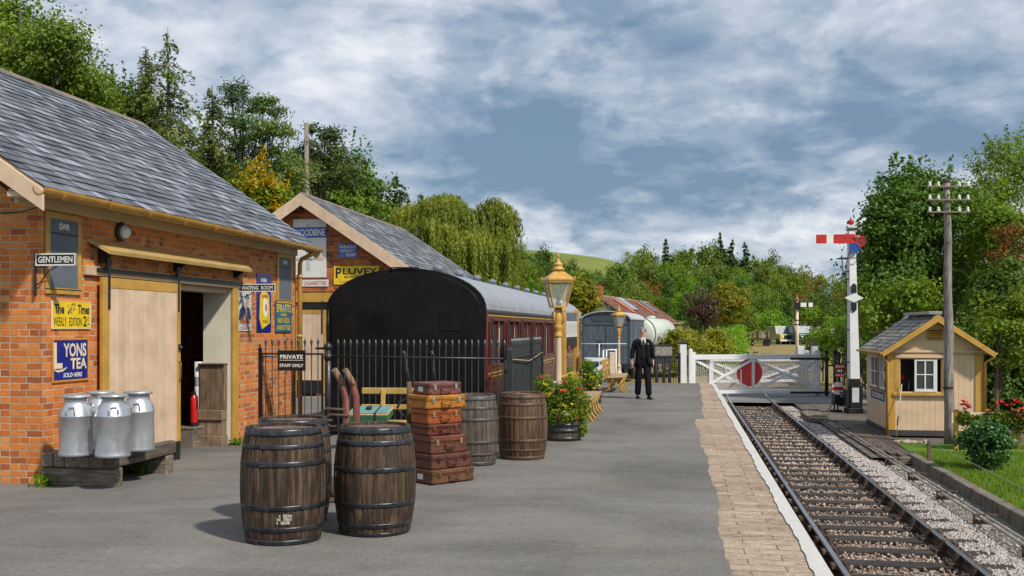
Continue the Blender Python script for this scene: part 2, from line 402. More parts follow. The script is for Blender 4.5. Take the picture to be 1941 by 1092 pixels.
# ------------------------------------------------------------------ terrain and ground sheets
def terrain_h(x, y):
    z = -1.25
    z += 1.3*smooth((y-78)/20)
    z += 3.0*smooth((y-85)/230)
    z += 26.5*math.exp(-((x+92)/135)**2)*smooth((y-200)/205)
    z += 4.0*smooth((-x-15)/14)*smooth((y-12)/18)
    z += .8*math.sin(x*.05+1)*math.sin(y*.04)*smooth((y-90)/60)
    return z
def grid(xs, ys, zf):
    V = [(x, y, zf(x, y)) for y in ys for x in xs]; n = len(xs)
    F = [(j*n+i, j*n+i+1, (j+1)*n+i+1, (j+1)*n+i) for j in range(len(ys)-1) for i in range(n-1)]
    return V, F
def ground_mat():
    m, nt, b = base_mat('meadow', .95, 0, .15); v = objvec(nt, False)
    n1 = noise(nt, v, .07, 5, .6); n2 = noise(nt, v, 2.2, 8, .7)
    c = ramp(nt, n1, [(.30, (.08, .11, .02)), (.5, (.17, .18, .04)), (.68, (.28, .23, .08))])
    c = mix(nt, .7, c, ramp(nt, n2, [(.25, (.4, .4, .4)), (.7, (1.3, 1.3, 1.2))]), 'MULTIPLY')
    link(nt, c, b.inputs['Base Color']); bump(nt, b, n2, .8, .08); return m
def build_ground():
    def axis(lo, hi, fine_lo, fine_hi, fs, cs):
        a = list(np.arange(lo, fine_lo, cs))+list(np.arange(fine_lo, fine_hi, fs))+list(np.arange(fine_hi, hi+cs, cs)); return [float(t) for t in a]
    xs = axis(-1500, 1500, -240, 240, 6, 60); ys = axis(-200, 3000, -20, 480, 6, 90)
    V, F = grid(xs, ys, terrain_h)
    tag(np_obj('ground', np_mesh('ground', V, F, ground_mat(), None, True)), kind='structure')
    m, nt, b = base_mat('hill_pasture', .95, 0, .1); v = objvec(nt, False)
    n1 = noise(nt, v, .03, 4); n2 = noise(nt, v, .6, 6, .7)
    c = ramp(nt, n1, [(.35, (.13, .17, .035)), (.65, (.19, .22, .055))]); c = mix(nt, .4, c, ramp(nt, n2, [(.3, (.6, .6, .6)), (.7, (1.2, 1.2, 1.2))]), 'MULTIPLY')
    link(nt, c, b.inputs['Base Color'])
    xs = [float(t) for t in np.arange(-260, 60, 6)]; ys = [float(t) for t in np.arange(250, 470, 6)]
    V, F = grid(xs, ys, lambda x, y: terrain_h(x, y)+.25)
    tag(np_obj('hill', np_mesh('hill', V, F, m, None, True)), kind='structure')
build_ground()

def asphalt_mat(name, col):
    m, nt, b = base_mat(name, .88, 0, .28); v = objvec(nt, False)
    big = noise(nt, v, .45, 6, .62, dist=.6); mid = noise(nt, node(nt, 'ShaderNodeVectorMath', _operation='MULTIPLY', i0=v, i1=(.55, 2.2, 1)).outputs[0], 1.1, 7, .65)
    fin = noise(nt, v, 55, 6, .8); grit = node(nt, 'ShaderNodeTexVoronoi', Vector=v, Scale=120)
    c = ramp(nt, big, [(.30, [x*.68 for x in col]), (.5, col), (.70, [x*1.30 for x in col])])
    c = mix(nt, .6, c, ramp(nt, mid, [(.3, (.72, .71, .70)), (.5, (1, 1, 1)), (.75, (1.22, 1.2, 1.16))]), 'MULTIPLY')
    c = mix(nt, .55, c, ramp(nt, fin, [(.3, (.42, .42, .42)), (.5, (.95, .95, .95)), (.72, (1.6, 1.58, 1.5))]), 'MULTIPLY')
    # drips, scuffs, pale spots, and brown dust near the buildings
    sp = ramp(nt, noise(nt, v, 3.0, 8, .75), [(.61, (0, 0, 0)), (.72, (1, 1, 1))])
    spk = ramp(nt, noise(nt, v, 17, 5, .75), [(.34, (.55, .55, .55)), (.45, (1, 1, 1)), (.58, (1, 1, 1)), (.70, (1.5, 1.48, 1.42))]); c = mix(nt, .7, c, spk, 'MULTIPLY')
    c = mix(nt, math_(nt, 'MULTIPLY', sp, .40), c, [min(1, x*2.0) for x in col])
    du = ramp(nt, noise(nt, v, .8, 7, .7), [(.5, (0, 0, 0)), (.7, (1, 1, 1))])
    c = mix(nt, math_(nt, 'MULTIPLY', du, .32), c, (col[0]*1.25, col[1]*1.08, col[2]*.86))
    vor = node(nt, 'ShaderNodeTexVoronoi', _feature='DISTANCE_TO_EDGE', Vector=node(nt, 'ShaderNodeVectorMath', _operation='ADD', i0=v, i1=noise(nt, v, 1.6, 4, .6, out=1)).outputs[0], Scale=.33)
    cr = ramp(nt, vor.outputs['Distance'], [(.0, (1, 1, 1)), (.006, (0, 0, 0))])
    c = mix(nt, math_(nt, 'MULTIPLY', cr, .08), c, [x*.35 for x in col])
    link(nt, c, b.inputs['Base Color'])
    bump(nt, b, math_(nt, 'ADD', fin, math_(nt, 'MULTIPLY', grit.outputs[0], .7)), .35, .006)
    return m
ASPHALT = asphalt_mat('platform_asphalt', (.158, .152, .143))
ROAD = asphalt_mat('road_asphalt', (.20, .20, .20))
EDGE = [(-6, .32), (7.3, .327), (10.3, .36), (11.9, .363), (16.8, .30), (20.1, .27), (20.35, .42), (24.9, .50), (32.6, .58), (42, .6)]
def edge_x(y):
    for (a, xa), (b_, xb) in zip(EDGE, EDGE[1:]):
        if a <= y <= b_:
            x = xa+(xb-xa)*(y-a)/(b_-a); break
    return x+.022*math.sin(y*1.9)+.010*math.sin(y*6.7+1)+.006*math.sin(y*17+.4)
def plat_z(x, y):
    z = gz(x, y)
    if y > 33: z -= (y-33)*.128
    return z
def build_platform():
    ys = [float(t) for t in np.arange(-5, 41.01, .125)]
    base = [-27+.75*i for i in range(36)]+[-.2, .05]
    V, F = [], []; n = len(base)+1
    for y in ys:
        for x in base+[edge_x(y)]: V.append((x, y, plat_z(x, y)+.008))
    def pit(x, y): return -6.55 < x < -2.85 and y > 16.75
    def away(x, y): return x < -6.55 and y > 26.8 or (x < -4 and y > 33)
    for j in range(len(ys)-1):
        for i in range(n-1):
            a = V[j*n+i]; c = V[(j+1)*n+i+1]; xm = (a[0]+c[0])/2; ym = (a[1]+c[1])/2
            if pit(xm, ym) or away(xm, ym): continue
            F.append((j*n+i, j*n+i+1, (j+1)*n+i+1, (j+1)*n+i))
    tag(np_obj('platform', np_mesh('platform', V, F, ASPHALT)), kind='structure')
    # stone and brick coping under the asphalt's ragged edge
    m, nt, b = base_mat('coping_stone', .9, 0, .2); v = objvec(nt, False); s2 = node(nt, 'ShaderNodeSeparateXYZ', Vector=v)
    wy = math_(nt, 'ADD', s2.outputs[1], math_(nt, 'MULTIPLY', math_(nt, 'SUBTRACT', noise(nt, v, 2.2, 5), .5), .10))
    bv = node(nt, 'ShaderNodeCombineXYZ', X=math_(nt, 'ADD', s2.outputs[0], math_(nt, 'MULTIPLY', noise(nt, v, 1.7, 4), .05)), Y=wy, Z=0.0).outputs[0]
    br = node(nt, 'ShaderNodeTexBrick', _offset=.5, Vector=bv, Color1=(0, 0, 0, 1), Color2=(1, 1, 1, 1), Mortar=(.3, .3, .3, 1), Scale=1.0, Mortar__Size=.008, Mortar__Smooth=.6, Brick__Width=.52, Row__Height=.19)
    st = node(nt, 'ShaderNodeVectorMath', _operation='MULTIPLY', i0=v, i1=(1.0, 1.9, 1)).outputs[0]
    n1 = noise(nt, st, 5.5, 10, .74); n2 = noise(nt, v, 26, 6, .75); n3 = noise(nt, v, .5, 3)
    c = ramp(nt, math_(nt, 'ADD', math_(nt, 'MULTIPLY', br.outputs['Color'], .17), math_(nt, 'MULTIPLY', n1, .96)), [(.28, (.12, .10, .085)), (.44, (.27, .21, .16)), (.57, (.40, .315, .24)), (.70, (.49, .41, .325)), (.85, (.54, .49, .42))])
    c = mix(nt, math_(nt, 'MULTIPLY', ramp(nt, n3, [(.4, (0, 0, 0)), (.7, (1, 1, 1))]), .35), c, (.34, .21, .15))
    c = mix(nt, .8, c, ramp(nt, n2, [(.32, (.30, .28, .27)), (.48, (.9, .9, .88)), (.75, (1.3, 1.28, 1.22))]), 'MULTIPLY')
    c = mix(nt, math_(nt, 'MULTIPLY', br.outputs['Fac'], .30), c, (.16, .11, .08))
    link(nt, c, b.inputs['Base Color']); bump(nt, b, math_(nt, 'ADD', n2, math_(nt, 'SUBTRACT', n1, math_(nt, 'MULTIPLY', br.outputs['Fac'], 1.2))), .9, .014)
    xs = [.1, .5, 1.06]; V, F = grid(xs, ys, lambda x, y: plat_z(x, y)+(0.0 if x < 1 else -.006))
    tag(np_obj('platform_coping', np_mesh('platform_coping', V, F, m)), kind='structure')
    # brick face and nosing
    mb = MB(); fb = brick_mat('platform_face_brick', [(.05, .035, .03), (.10, .05, .04), (.14, .07, .05)], (.12, .10, .08), pale=.2)
    for j in range(0, len(ys)-8, 8):
        y0, y1 = ys[j], ys[j+8]
        z0, z1 = plat_z(1, y0), plat_z(1, y1)
        mb.add([(1.04, y0, -1.3), (1.04, y1, -1.3), (1.04, y1, z1-.085), (1.04, y0, z0-.085)], [(0, 1, 2, 3)], 0)
        mb.add([(1.062, y0, z0-.09), (1.062, y1, z1-.09), (1.062, y1, z1-.006), (1.062, y0, z0-.006), (1.03, y0, z0-.09), (1.03, y1, z1-.09)], [(0, 1, 2, 3), (0, 4, 5, 1)], 1)
    # ends and the wall of the carriage dock
    mb.add([(-2.85, 16.75, -1.3), (-2.85, 33, -1.3), (-2.85, 33, -.01), (-2.85, 16.75, -.01)], [(0, 1, 2, 3)], 0)
    mb.add([(-6.55, 16.75, -1.3), (-2.85, 16.75, -1.3), (-2.85, 16.75, -.12), (-6.55, 16.75, -.12)], [(0, 1, 2, 3)], 0)
    tag(mb.build('platform_face', [fb, m]), kind='structure')
    # worn white edge line
    wm, nt, b = base_mat('white_line', .7, 0, .3); v = objvec(nt, False)
    k = noise(nt, v, 14, 8, .75); b2 = noise(nt, v, 1.1, 4)
    f = ramp(nt, math_(nt, 'ADD', math_(nt, 'MULTIPLY', k, .8), math_(nt, 'MULTIPLY', b2, .25)), [(.34, (.26, .2, .15)), (.42, (.46, .45, .42)), (.7, (.56, .555, .54))])
    link(nt, f, b.inputs['Base Color']); bump(nt, b, k, .3, .005)
    V, F = [], []
    for y in ys:
        l = .942+.010*math.sin(y*2.3)+.006*math.sin(y*11)+.004*math.sin(y*29)
        V += [(l, y, plat_z(l, y)+.006), (1.064, y, plat_z(1, y)+.002)]
    F = [(2*j, 2*j+1, 2*j+3, 2*j+2) for j in range(len(ys)-1)]
    tag(np_obj('platform_edge_line', np_mesh('platform_edge_line', V, F, wm)), kind='structure')
build_platform()

def build_yard():
    m, nt, b = base_mat('yard_dirt', .95, 0, .15); v = objvec(nt, False); n1 = noise(nt, v, .28, 6, .65); n2 = noise(nt, v, 3, 8, .7)
    c = ramp(nt, n1, [(.32, (.14, .15, .035)), (.46, (.27, .22, .085)), (.62, (.25, .165, .095)), (.75, (.17, .11, .07))]); c = mix(nt, .6, c, ramp(nt, n2, [(.3, (.5, .5, .5)), (.7, (1.3, 1.3, 1.2))]), 'MULTIPLY')
    link(nt, c, b.inputs['Base Color']); bump(nt, b, n2, .8, .06)
    xs = [-6+2*i for i in range(17)]; ys = [48+2*i for i in range(33)]; V, F = grid(xs, ys, lambda x, y: max(terrain_h(x, y), terrain_h(x, 6*round(y/6)))+.10)
    tag(np_obj('yard', np_mesh('yard', V, F, m, None, True)), kind='structure')
build_yard()
# ------------------------------------------------------------------ running line
def track_x(y): return 2.535 if y < 38 else 2.535+.0039*(y-38)**2
def build_track():
    m, nt, b = base_mat('ballast_bed', .95, 0, .2); v = objvec(nt, False)
    vo = node(nt, 'ShaderNodeTexVoronoi', Vector=v, Scale=24); n2 = noise(nt, v, .9, 5, .6); s2 = node(nt, 'ShaderNodeSeparateXYZ', Vector=v)
    c = ramp(nt, node(nt, 'ShaderNodeSeparateColor', Color=vo.outputs['Color']).outputs[0], [(0, (.16, .12, .10)), (.5, (.34, .27, .22)), (1, (.48, .40, .34))])
    c = mix(nt, ramp(nt, n2, [(.4, (0, 0, 0)), (.7, (.7, .7, .7))]), c, (.09, .07, .06))
    link(nt, c, b.inputs['Base Color']); bump(nt, b, vo.outputs['Distance'], 1, .03)
    mb = MB(); mb.quad((1.0, -4, -1.13), (4.85, -4, -1.13), (4.85, 40, -1.13), (1.0, 40, -1.13)); tag(mb.build('track_bed', m), kind='structure')
    mb = MB(); ys = [39+i*3 for i in range(14)]
    for a, c_ in zip(ys, ys[1:]):
        mb.quad((track_x(a)-1.9, a, -1.08), (track_x(a)+1.9, a, -1.08), (track_x(c_)+1.9, c_, -1.08), (track_x(c_)-1.9, c_, -1.08))
    tag(mb.build('far_track_bed', m), kind='structure')
    # loose stones
    rng = np.random.default_rng(5)
    n = 62000; y = 6.5+(38-6.5)*rng.random(n)**1.35; x = np.empty(n); g = rng.random(n)
    x = np.where(g < .42, 1.1+2.9*rng.random(n), np.where(g < .9, 3.35+.85*rng.random(n), 3.2+1.4*rng.random(n)))
    near = .013+.013*rng.random(n); near *= np.where(y > 18, 1.4, 1)
    ph = ((y-6.1) % .74)/.74; onsl = (ph < .36) & (x < 3.86)
    keep = ~onsl | (rng.random(n) < .06); x, y, near, g = x[keep], y[keep], near[keep], g[keep]; n = len(x)
    zb = -1.112+np.where(x > 3.3, .035*np.exp(-((x-3.75)/.35)**2), 0)+.022*rng.random(n); zb[(x > 1.85) & (x < 3.2)] += .012
    octa = np.array([(1, 0, 0), (-1, 0, 0), (0, 1, 0), (0, -1, 0), (0, 0, 1), (0, 0, -1)], float)
    of = np.array([(0, 2, 4), (2, 1, 4), (1, 3, 4), (3, 0, 4), (2, 0, 5), (1, 2, 5), (3, 1, 5), (0, 3, 5)])
    V = octa[None]*near[:, None, None]*(.65+.7*rng.random((n, 6, 1)))
    a = rng.random(n)*6.28; t = rng.random(n)*1.4; ca, sa, ct, st = np.cos(a), np.sin(a), np.cos(t), np.sin(t)
    X = V[..., 0]*ca[:, None]-V[..., 1]*sa[:, None]; Y = V[..., 0]*sa[:, None]+V[..., 1]*ca[:, None]; Z = V[..., 2]*.8
    Y2 = Y*ct[:, None]-Z*st[:, None]; Z2 = Y*st[:, None]+Z*ct[:, None]
    V = np.stack([X+x[:, None], Y2+y[:, None], Z2+zb[:, None]], -1)
    F = of[None]+(np.arange(n)*6)[:, None, None]
    sm, nt, b = base_mat('ballast_stone', .9, 0, .25); g2 = nt.nodes.new('ShaderNodeNewGeometry'); v = objvec(nt, False)
    c1 = ramp(nt, g2.outputs['Random Per Island'], [(0, (.17, .12, .09)), (.3, (.32, .235, .18)), (.6, (.45, .35, .28)), (1, (.57, .48, .41))])
    c2 = ramp(nt, g2.outputs['Random Per Island'], [(0, (.36, .31, .29)), (.4, (.55, .50, .47)), (1, (.74, .69, .66))])
    oil = ramp(nt, noise(nt, v, .55, 5, .6), [(.42, (0, 0, 0)), (.66, (.8, .8, .8))])
    c1 = mix(nt, oil, c1, mix(nt, .6, c1, (.07, .05, .04)))
    link(nt, mix(nt, 1.0, c1, (1, 1, 1), 'MULTIPLY'), b.inputs['Base Color'])
    sm2, nt, b = base_mat('fresh_ballast_stone', .9, 0, .25); g2 = nt.nodes.new('ShaderNodeNewGeometry')
    link(nt, ramp(nt, g2.outputs['Random Per Island'], [(0, (.22, .19, .17)), (.4, (.39, .345, .32)), (1, (.55, .51, .48))]), b.inputs['Base Color'])
    mi = np.repeat(((x > 3.35)).astype(np.int32), 8)
    tag(np_obj('ballast_gravel', np_mesh('ballast_gravel', V.reshape(-1, 3), F.reshape(-1, 3), [sm, sm2], mi)), 'pale crushed stone ballast lying between and beside the sleepers', 'gravel', kind='stuff')
    # sleepers with their chairs
    slm = wood_mat('sleeper_timber', (.024, .021, .020), (.062, .053, .047), 0, 6, .85, .3, .6, .5)
    mb = MB(); mb.box((-1.3, -.125, -.13), (1.3, .125, 0)); sme = mb.mesh('sleeper', slm, .012)
    mb = MB(); mb.box((-.18, -.09, 0), (.18, .09, .035)); mb.prism([(-.11, .036), (-.045, .036), (-.045, .15), (-.07, .15)], -.055, .055, 'y'); mb.prism([(.045, .036), (.11, .036), (.07, .12), (.045, .12)], -.055, .055, 'y')
    mb.cbox((.075, 0, .105), (.05, .17, .05), 1); mb.lathe([(.02, .034), (.02, .055), (.012, .065)], 8, (-.14, 0, 0)); mb.lathe([(.02, .034), (.02, .055), (.012, .065)], 8, (.14, 0, 0))
    key = wood_mat('chair_key_oak', (.10, .065, .04), (.20, .14, .09), 1)
    chm = mb.mesh('rail_chair', [RUST, key], .004)
    y = 6.1+.18*.74; k = 0
    while y < 37.6:
        o = bpy.data.objects.new('sleeper', sme); COL.objects.link(o); o.location = (track_x(y)+R.uniform(-.03, .03), y, -1.062); o.rotation_euler = (0, 0, R.uniform(-.008, .008))
        tag(o, 'dark timber railway sleeper in pale ballast between platform and lawn', 'sleeper', 'sleepers of the running line')
        for sx in (-.757, .757):
            c = bpy.data.objects.new('rail_chair', chm); COL.objects.link(c); c.parent = o; c.location = (sx, 0, .001)
            if sx < 0: c.rotation_euler = (0, 0, PI)
        y += .74; k += 1
    # bullhead rails
    prof = [(-.032, 0), (.032, 0), (.034, .03), (.010, .045), (.009, .095), (.034, .108), (.035, .140), (.026, .147), (-.026, .147), (-.035, .140), (-.034, .108), (-.009, .095), (-.010, .045), (-.034, .03)]
    ys = [2, 15, 28, 38]+[38+2*i for i in range(1, 21)]
    for side, lab in ((-1, 'steel rail nearer the platform edge'), (1, 'steel rail nearer the lawn')):
        mb = MB(); n = len(prof); V = []
        for yy in ys:
            d = .0078*(yy-38) if yy > 38 else 0
            for px_, pz in prof: V.append((track_x(yy)+side*.757+px_, yy, -1.067+pz))
        for i in range(len(ys)-1):
            for j in range(n): mb_f = (i*n+j, i*n+(j+1) % n, (i+1)*n+(j+1) % n, (i+1)*n+j); mb.f.append(mb_f); mb.m.append(0 if j in (6, 7, 8) else 1); mb.sm.append(False)
        mb.v = V; tag(mb.build('rail', [STEEL, RUST]), lab, 'rail', 'running rails')
build_track()

# ------------------------------------------------------------------ level crossing road, cess, lawn
mb = MB(); mb.quad((-14, 38.3, -.955), (22, 38.3, -.955), (22, 47, -.955), (-14, 47, -.955)); tag(mb.build('crossing_road', ROAD), kind='structure')
CESS = paint('cess_soil', (.15, .135, .115), .95, .3, 2.5, .6, .6, dcol=(.07, .065, .05))
mb = MB(); mb.quad((4.15, 5, -1.118), (4.80, 5, -1.118), (4.80, 23, -1.118), (4.15, 23, -1.118)); tag(mb.build('cess_path', CESS), kind='structure')
mb = MB(); mb.quad((4.0, 22.8, -1.0), (14, 22.8, -.96), (14, 38.3, -.965), (4.0, 38.3, -.965)); tag(mb.build('yard_ground', paint('yard_earth', (.10, .085, .068), .95, .3, 2, .6, .6, dcol=(.05, .042, .03))), kind='structure')
def lawn_z(x, y): return -.93+.03*smooth((x-5)/2)+.02*math.sin(x*1.7)*math.sin(y*1.3)
def build_lawn():
    m, nt, b = base_mat('turf', .95, 0, .15); v = objvec(nt, False); n1 = noise(nt, v, 1.3, 5); n2 = noise(nt, v, 40, 5, .7)
    c = ramp(nt, n1, [(.35, (.06, .14, .012)), (.65, (.12, .21, .02))]); c = mix(nt, .6, c, ramp(nt, n2, [(.3, (.5, .5, .5)), (.7, (1.3, 1.3, 1.2))]), 'MULTIPLY')
    link(nt, c, b.inputs['Base Color'])
    xs = [4.93+.35*i for i in range(36)]; ys = [4+.5*i for i in range(43)]
    V, F = grid(xs, ys, lawn_z); tag(np_obj('lawn', np_mesh('lawn', V, F, m, None, True)), kind='structure')
    rng = np.random.default_rng(3); n = 46000
    y = 9.5+15*rng.random(n); x = 4.93+4.6*rng.random(n)
    ok = ~((y > 23.4+.2*np.sin(x*5)) ); x, y = x[ok], y[ok]; n = len(x)
    z = np.array([lawn_z(a, b_) for a, b_ in zip(x, y)]); h = .03+.045*rng.random(n); h *= np.where((x < 5.08), 1.6, 1); a = rng.random(n)*6.28; wv = .006+.006*rng.random(n)
    lx, ly = (rng.random((2, n))-.5)*.05
    V = np.stack([np.stack([x-wv*np.cos(a), y-wv*np.sin(a), z], -1), np.stack([x+wv*np.cos(a), y+wv*np.sin(a), z], -1), np.stack([x+lx, y+ly, z+h], -1)], 1)
    gm = leaf_mat('grass_blade', [(.075, .135, .014), (.13, .21, .022), (.185, .255, .034), (.25, .28, .06)], .3, .3, bigscale=.9)
    tag(np_obj('grass', np_mesh('grass', V.reshape(-1, 3), np.arange(n*3).reshape(-1, 3), gm)), 'short bright green grass growing on the lawn by the track', 'grass', kind='stuff')
build_lawn()
mb = MB(); m = paint('old_kerb_concrete', (.16, .135, .105), .95, .35, 4, .8, .75, dcol=(.06, .055, .04))
yy = 4.0
while yy < 22.6:
    L = R.uniform(.8, 1.1); mb.box((4.76+R.uniform(-.008, .008), yy, -1.14), (4.95, yy+L-.008, -.905+R.uniform(-.008, .006))); yy += L
kw = mb.build('low_wall', m, None, .012); tag(kw, 'low mossy concrete kerb wall holding the lawn above the track', 'wall')
# ------------------------------------------------------------------ slate roofs and the two brick buildings
def slates(mb, O, A, U, la, lu, cw=.27, ex=.19, jit=1.0, seed=1, th=.008, m=0):
    """courses of separate slates: O eave corner, A unit vector along the eave, U unit vector up the slope"""
    rr = random.Random(seed); O, A, U = Vector(O), Vector(A), Vector(U); N = A.cross(U)
    if N.z < 0: N = -N
    k = 0; u = 0
    while u < lu-.02:
        a = -(cw/2 if k % 2 else 0)
        while a < la:
            a0, a1 = max(a+.005, 0), min(a+cw-.005-rr.uniform(0, .012), la); j = rr.uniform(-.016, .016)*jit; lift = rr.uniform(0, .009)*jit
            if a1-a0 > .03:
                u1 = min(u+ex*1.25, lu)
                p = [O+A*a0+U*(u+j), O+A*a1+U*(u+j+rr.uniform(-.004, .004)), O+A*a1+U*u1, O+A*a0+U*u1]
                t0 = N*(.016+lift); t1 = N*(.004)
                top = [p[0]+t0, p[1]+t0, p[2]+t1, p[3]+t1]; bot = [p[0]+t0-N*th, p[1]+t0-N*th]
                mb.add(top+bot, [(0, 1, 2, 3), (0, 4, 5, 1)], m)
            a += cw
        u += ex; k += 1
def gable_roof(root, x0, x1, xr, ze, zr, y0, y1, slate, seed, cw=.27, ex=.19, ridge_mat=None, deck=TAN, front=1):
    """x0 left eave, x1 right eave, xr ridge; returns nothing, adds roof parts to root"""
    mb = MB(); th = .05
    for xe in (x0, x1):
        mb.add([(xe, y0, ze-th), (xe, y1, ze-th), (xr, y1, zr-th), (xr, y0, zr-th), (xe, y0, ze), (xe, y1, ze), (xr, y1, zr), (xr, y0, zr)],
               [(0, 1, 2, 3), (4, 7, 6, 5), (0, 4, 5, 1), (1, 5, 6, 2), (0, 3, 7, 4)], 0)
    mb.build('roof_deck', deck, root)
    mb = MB()
    for xe in (x1, x0):
        U = Vector((xr-xe, 0, zr-ze)); L = U.length; U.normalize()
        slates(mb, (xe, y0-.015, ze), (0, 1, 0), U, y1-y0+.03, L, cw, ex, seed=seed+int(xe*10))
    mb.build('roof_slates', slate, root)
    mb = MB(); y = y0-.02
    while y < y1:
        L = min(.42, y1+.02-y)
        mb.prism([(xr-.14, zr-.07), (xr, zr+.035), (xr+.14, zr-.07), (xr+.12, zr-.085), (xr, zr+.005), (xr-.12, zr-.085)], y, y+L-.008, 'y'); y += L
    mb.build('ridge_tiles', ridge_mat or RIDGE, root)
RIDGE = paint('ridge_tile', (.20, .16, .125), .9, .25, 5, .5, .6, dcol=(.09, .075, .06), island=.25)
def board_strip(mb, p0, p1, n, th, m=0): pass

BX, BY = -7.04, 10.5
station = thing('station_building', 'near orange brick station building with slate roof and open sliding door', 'building', (BX, BY, 0))
def build_station():
    t = station; L = 7.66; W = 6.3; xr = -3.14; wt = 3.2; za = 5.38
    s0, s1 = 1.22, 4.995
    mb = MB()
    mb.box((-.32, 0, -.3), (0, s0, wt)); mb.box((-.32, s1, -.3), (0, L, wt)); mb.box((-.32, s0, 2.48), (0, s1, wt))
    # gables and back
    pent = [(-W, -.3), (-.32, -.3), (-.32, wt-.002), (-.33, 3.25), (xr, za), (-W, wt)]
    mb.prism([(-W, -.3), (-.321, -.3), (-.321, wt), (xr, za), (-W, wt)], 0, .32, 'y')
    mb.prism([(-W, -.3), (-.321, -.3), (-.321, wt), (xr, za), (-W, wt)], L-.32, L, 'y')
    mb.box((-W, .321, -.3), (-W+.3, L-.321, wt))
    # triangular heads of the gables over the front wall thickness
    mb.prism([(-.321, wt), (0, wt+.001), (-.321, wt+.22)], 0, .32, 'y'); mb.prism([(-.321, wt), (0, wt+.001), (-.321, wt+.22)], L-.32, L, 'y')
    mb.build('wall', BRICK, t)
    gable_roof(t, -6.7, .42, xr, 3.235, 5.66, -.62, L+.16, SLATE, 3, .26, .178)
    # eaves: wall plate, soffit, gutter with brackets and joints
    mb = MB(); mb.box((.001, -.5, 3.085), (.045, L-.02, 3.205)); mb.box((.001, -.6, 3.206), (.33, L+.1, 3.228)); mb.build('fascia', TAN, t, .004)
    mb = MB(); n = 9; pr = [(.40+.075*math.cos(PI+PI*i/n), 3.232+.085*math.sin(PI+PI*i/n)) for i in range(n+1)]; pr += [(.40+.062*math.cos(2*PI-PI*i/n), 3.234+.07*math.sin(2*PI-PI*i/n)) for i in range(n+1)]
    mb.prism(pr, -.66, L+.2, 'y')
    y = -.3
    while y < L:
        pr2 = [(.40+.086*math.cos(PI+PI*i/n), 3.232+.096*math.sin(PI+PI*i/n)) for i in range(n+1)]; mb.prism(pr2, y, y+.055, 'y'); y += .92
    mb.build('gutter', GUTTER, t)
    # near bargeboard, boxed foot and far bargeboard
    sl = (5.66-3.235)/(.42-xr)
    for yb, nm in ((-.625, 'bargeboard'), (L+.165, 'bargeboard')):
        mb = MB()
        for sgn, xe in ((1, .44), (-1, -6.72)):
            mb.prism([(xe, 3.20), (xe, 2.98+.0), (xr, 5.66-.30), (xr, 5.66-.02)], yb-.03, yb, 'y')
        mb.build(nm, PINKTAN, t, .004)
    mb = MB(); mb.prism([(.0, 3.14), (.31, 3.14), (.31, 3.2), (.0, 3.2)], -.624, -.5, 'y'); mb.build('eaves_box', PINKTAN, t, .006)
    # doorway: frame, lintel, reveal, floor and dark room
    mb = MB(); mb.box((.002, .78, 2.385), (.055, 5.12, 2.50)); mb.build('lintel', TAN, t, .006)
    mb = MB(); mb.box((.002, 4.87, -.14), (.05, 5.06, 2.384)); mb.build('door_frame', OCHRE, t, .006); mb = MB(); mb.box((-.06, s0-.0, -.14), (.02, s0+.16, 2.384)); mb.build('door_frame', OCHRE, t, .006)
    mb = MB(); mb.box((-.47, 4.88, -.12), (-.001, 4.994, 2.479)); mb.build('reveal_wall', OFFWHITE, t)
    mb = MB(); mb.box((-.3, s0+.17, 2.30), (-.06, 4.86, 2.384)); mb.build('door_head', TAN, t)
    mb = MB(); mb.box((-5, s0-.5, -.16), (-.02, L-.5, -.125)); mb.build('room_floor', CONC, t)
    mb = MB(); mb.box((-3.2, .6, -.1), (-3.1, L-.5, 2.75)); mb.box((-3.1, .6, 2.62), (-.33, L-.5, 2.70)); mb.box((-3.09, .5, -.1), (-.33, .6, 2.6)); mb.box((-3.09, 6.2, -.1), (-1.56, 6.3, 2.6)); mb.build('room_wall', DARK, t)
    mb = MB(); mb.box((-.05, 3.2, -.16), (.26, 5.05, -.118)); mb.build('doorstep', CONC, t, .01)
    # timber wainscot block at the foot of the reveal
    wm = wood_mat('brown_panel', (.20, .135, .085), (.30, .21, .14), 2)
    mb = MB(); mb.box((-.50, 4.655, -.118), (-.05, 4.878, .06)); mb.box((-.47, 4.715, .06), (-.07, 4.878, .30)); mb.box((-.49, 4.685, .30), (-.06, 4.878, .46)); mb.box((-.48, 4.775, .46), (-.06, 4.878, 1.17)); mb.box((-.50, 4.735, 1.17), (-.05, 4.878, 1.195))
    mb.build('wainscot', wm, t, .008)
    # door rail with hangers
    mb = MB(); mb.box((.056, .98, 2.43), (.085, 5.15, 2.485)); mb.build('door_rail', BLACK, t, .003)
    # sliding door
    d0, d1 = 1.03, 2.97
    mb = MB(); zb, zt = .17, 2.37
    y = d0+.14; k = 0; 
    while y < d1-.08:
        L2 = min(.118, d1-.08-y); mb.box((.075, y+.005, zb), (.113, y+L2-.005, zt-.13)); mb.box((.07, y+.002, zb), (.098, y+L2-.002, zt-.13)); y += .118
    dr = mb.build('sliding_door', PINKTAN, t, .003)
    mb = MB(); mb.box((.066, d0, -.12), (.118, d0+.14, zt)); mb.box((.066, d1-.078, zb), (.122, d1+.01, zt)); mb.box((.066, d0+.141, zt-.129), (.118, d1-.081, zt)); mb.build('door_border', OCHRE, dr, .004)
    mb = MB(); mb.box((.068, d0+.142, -.15), (.122, d1+.001, zb-.003)); mb.build('kick_plate', BLACK, dr, .003)
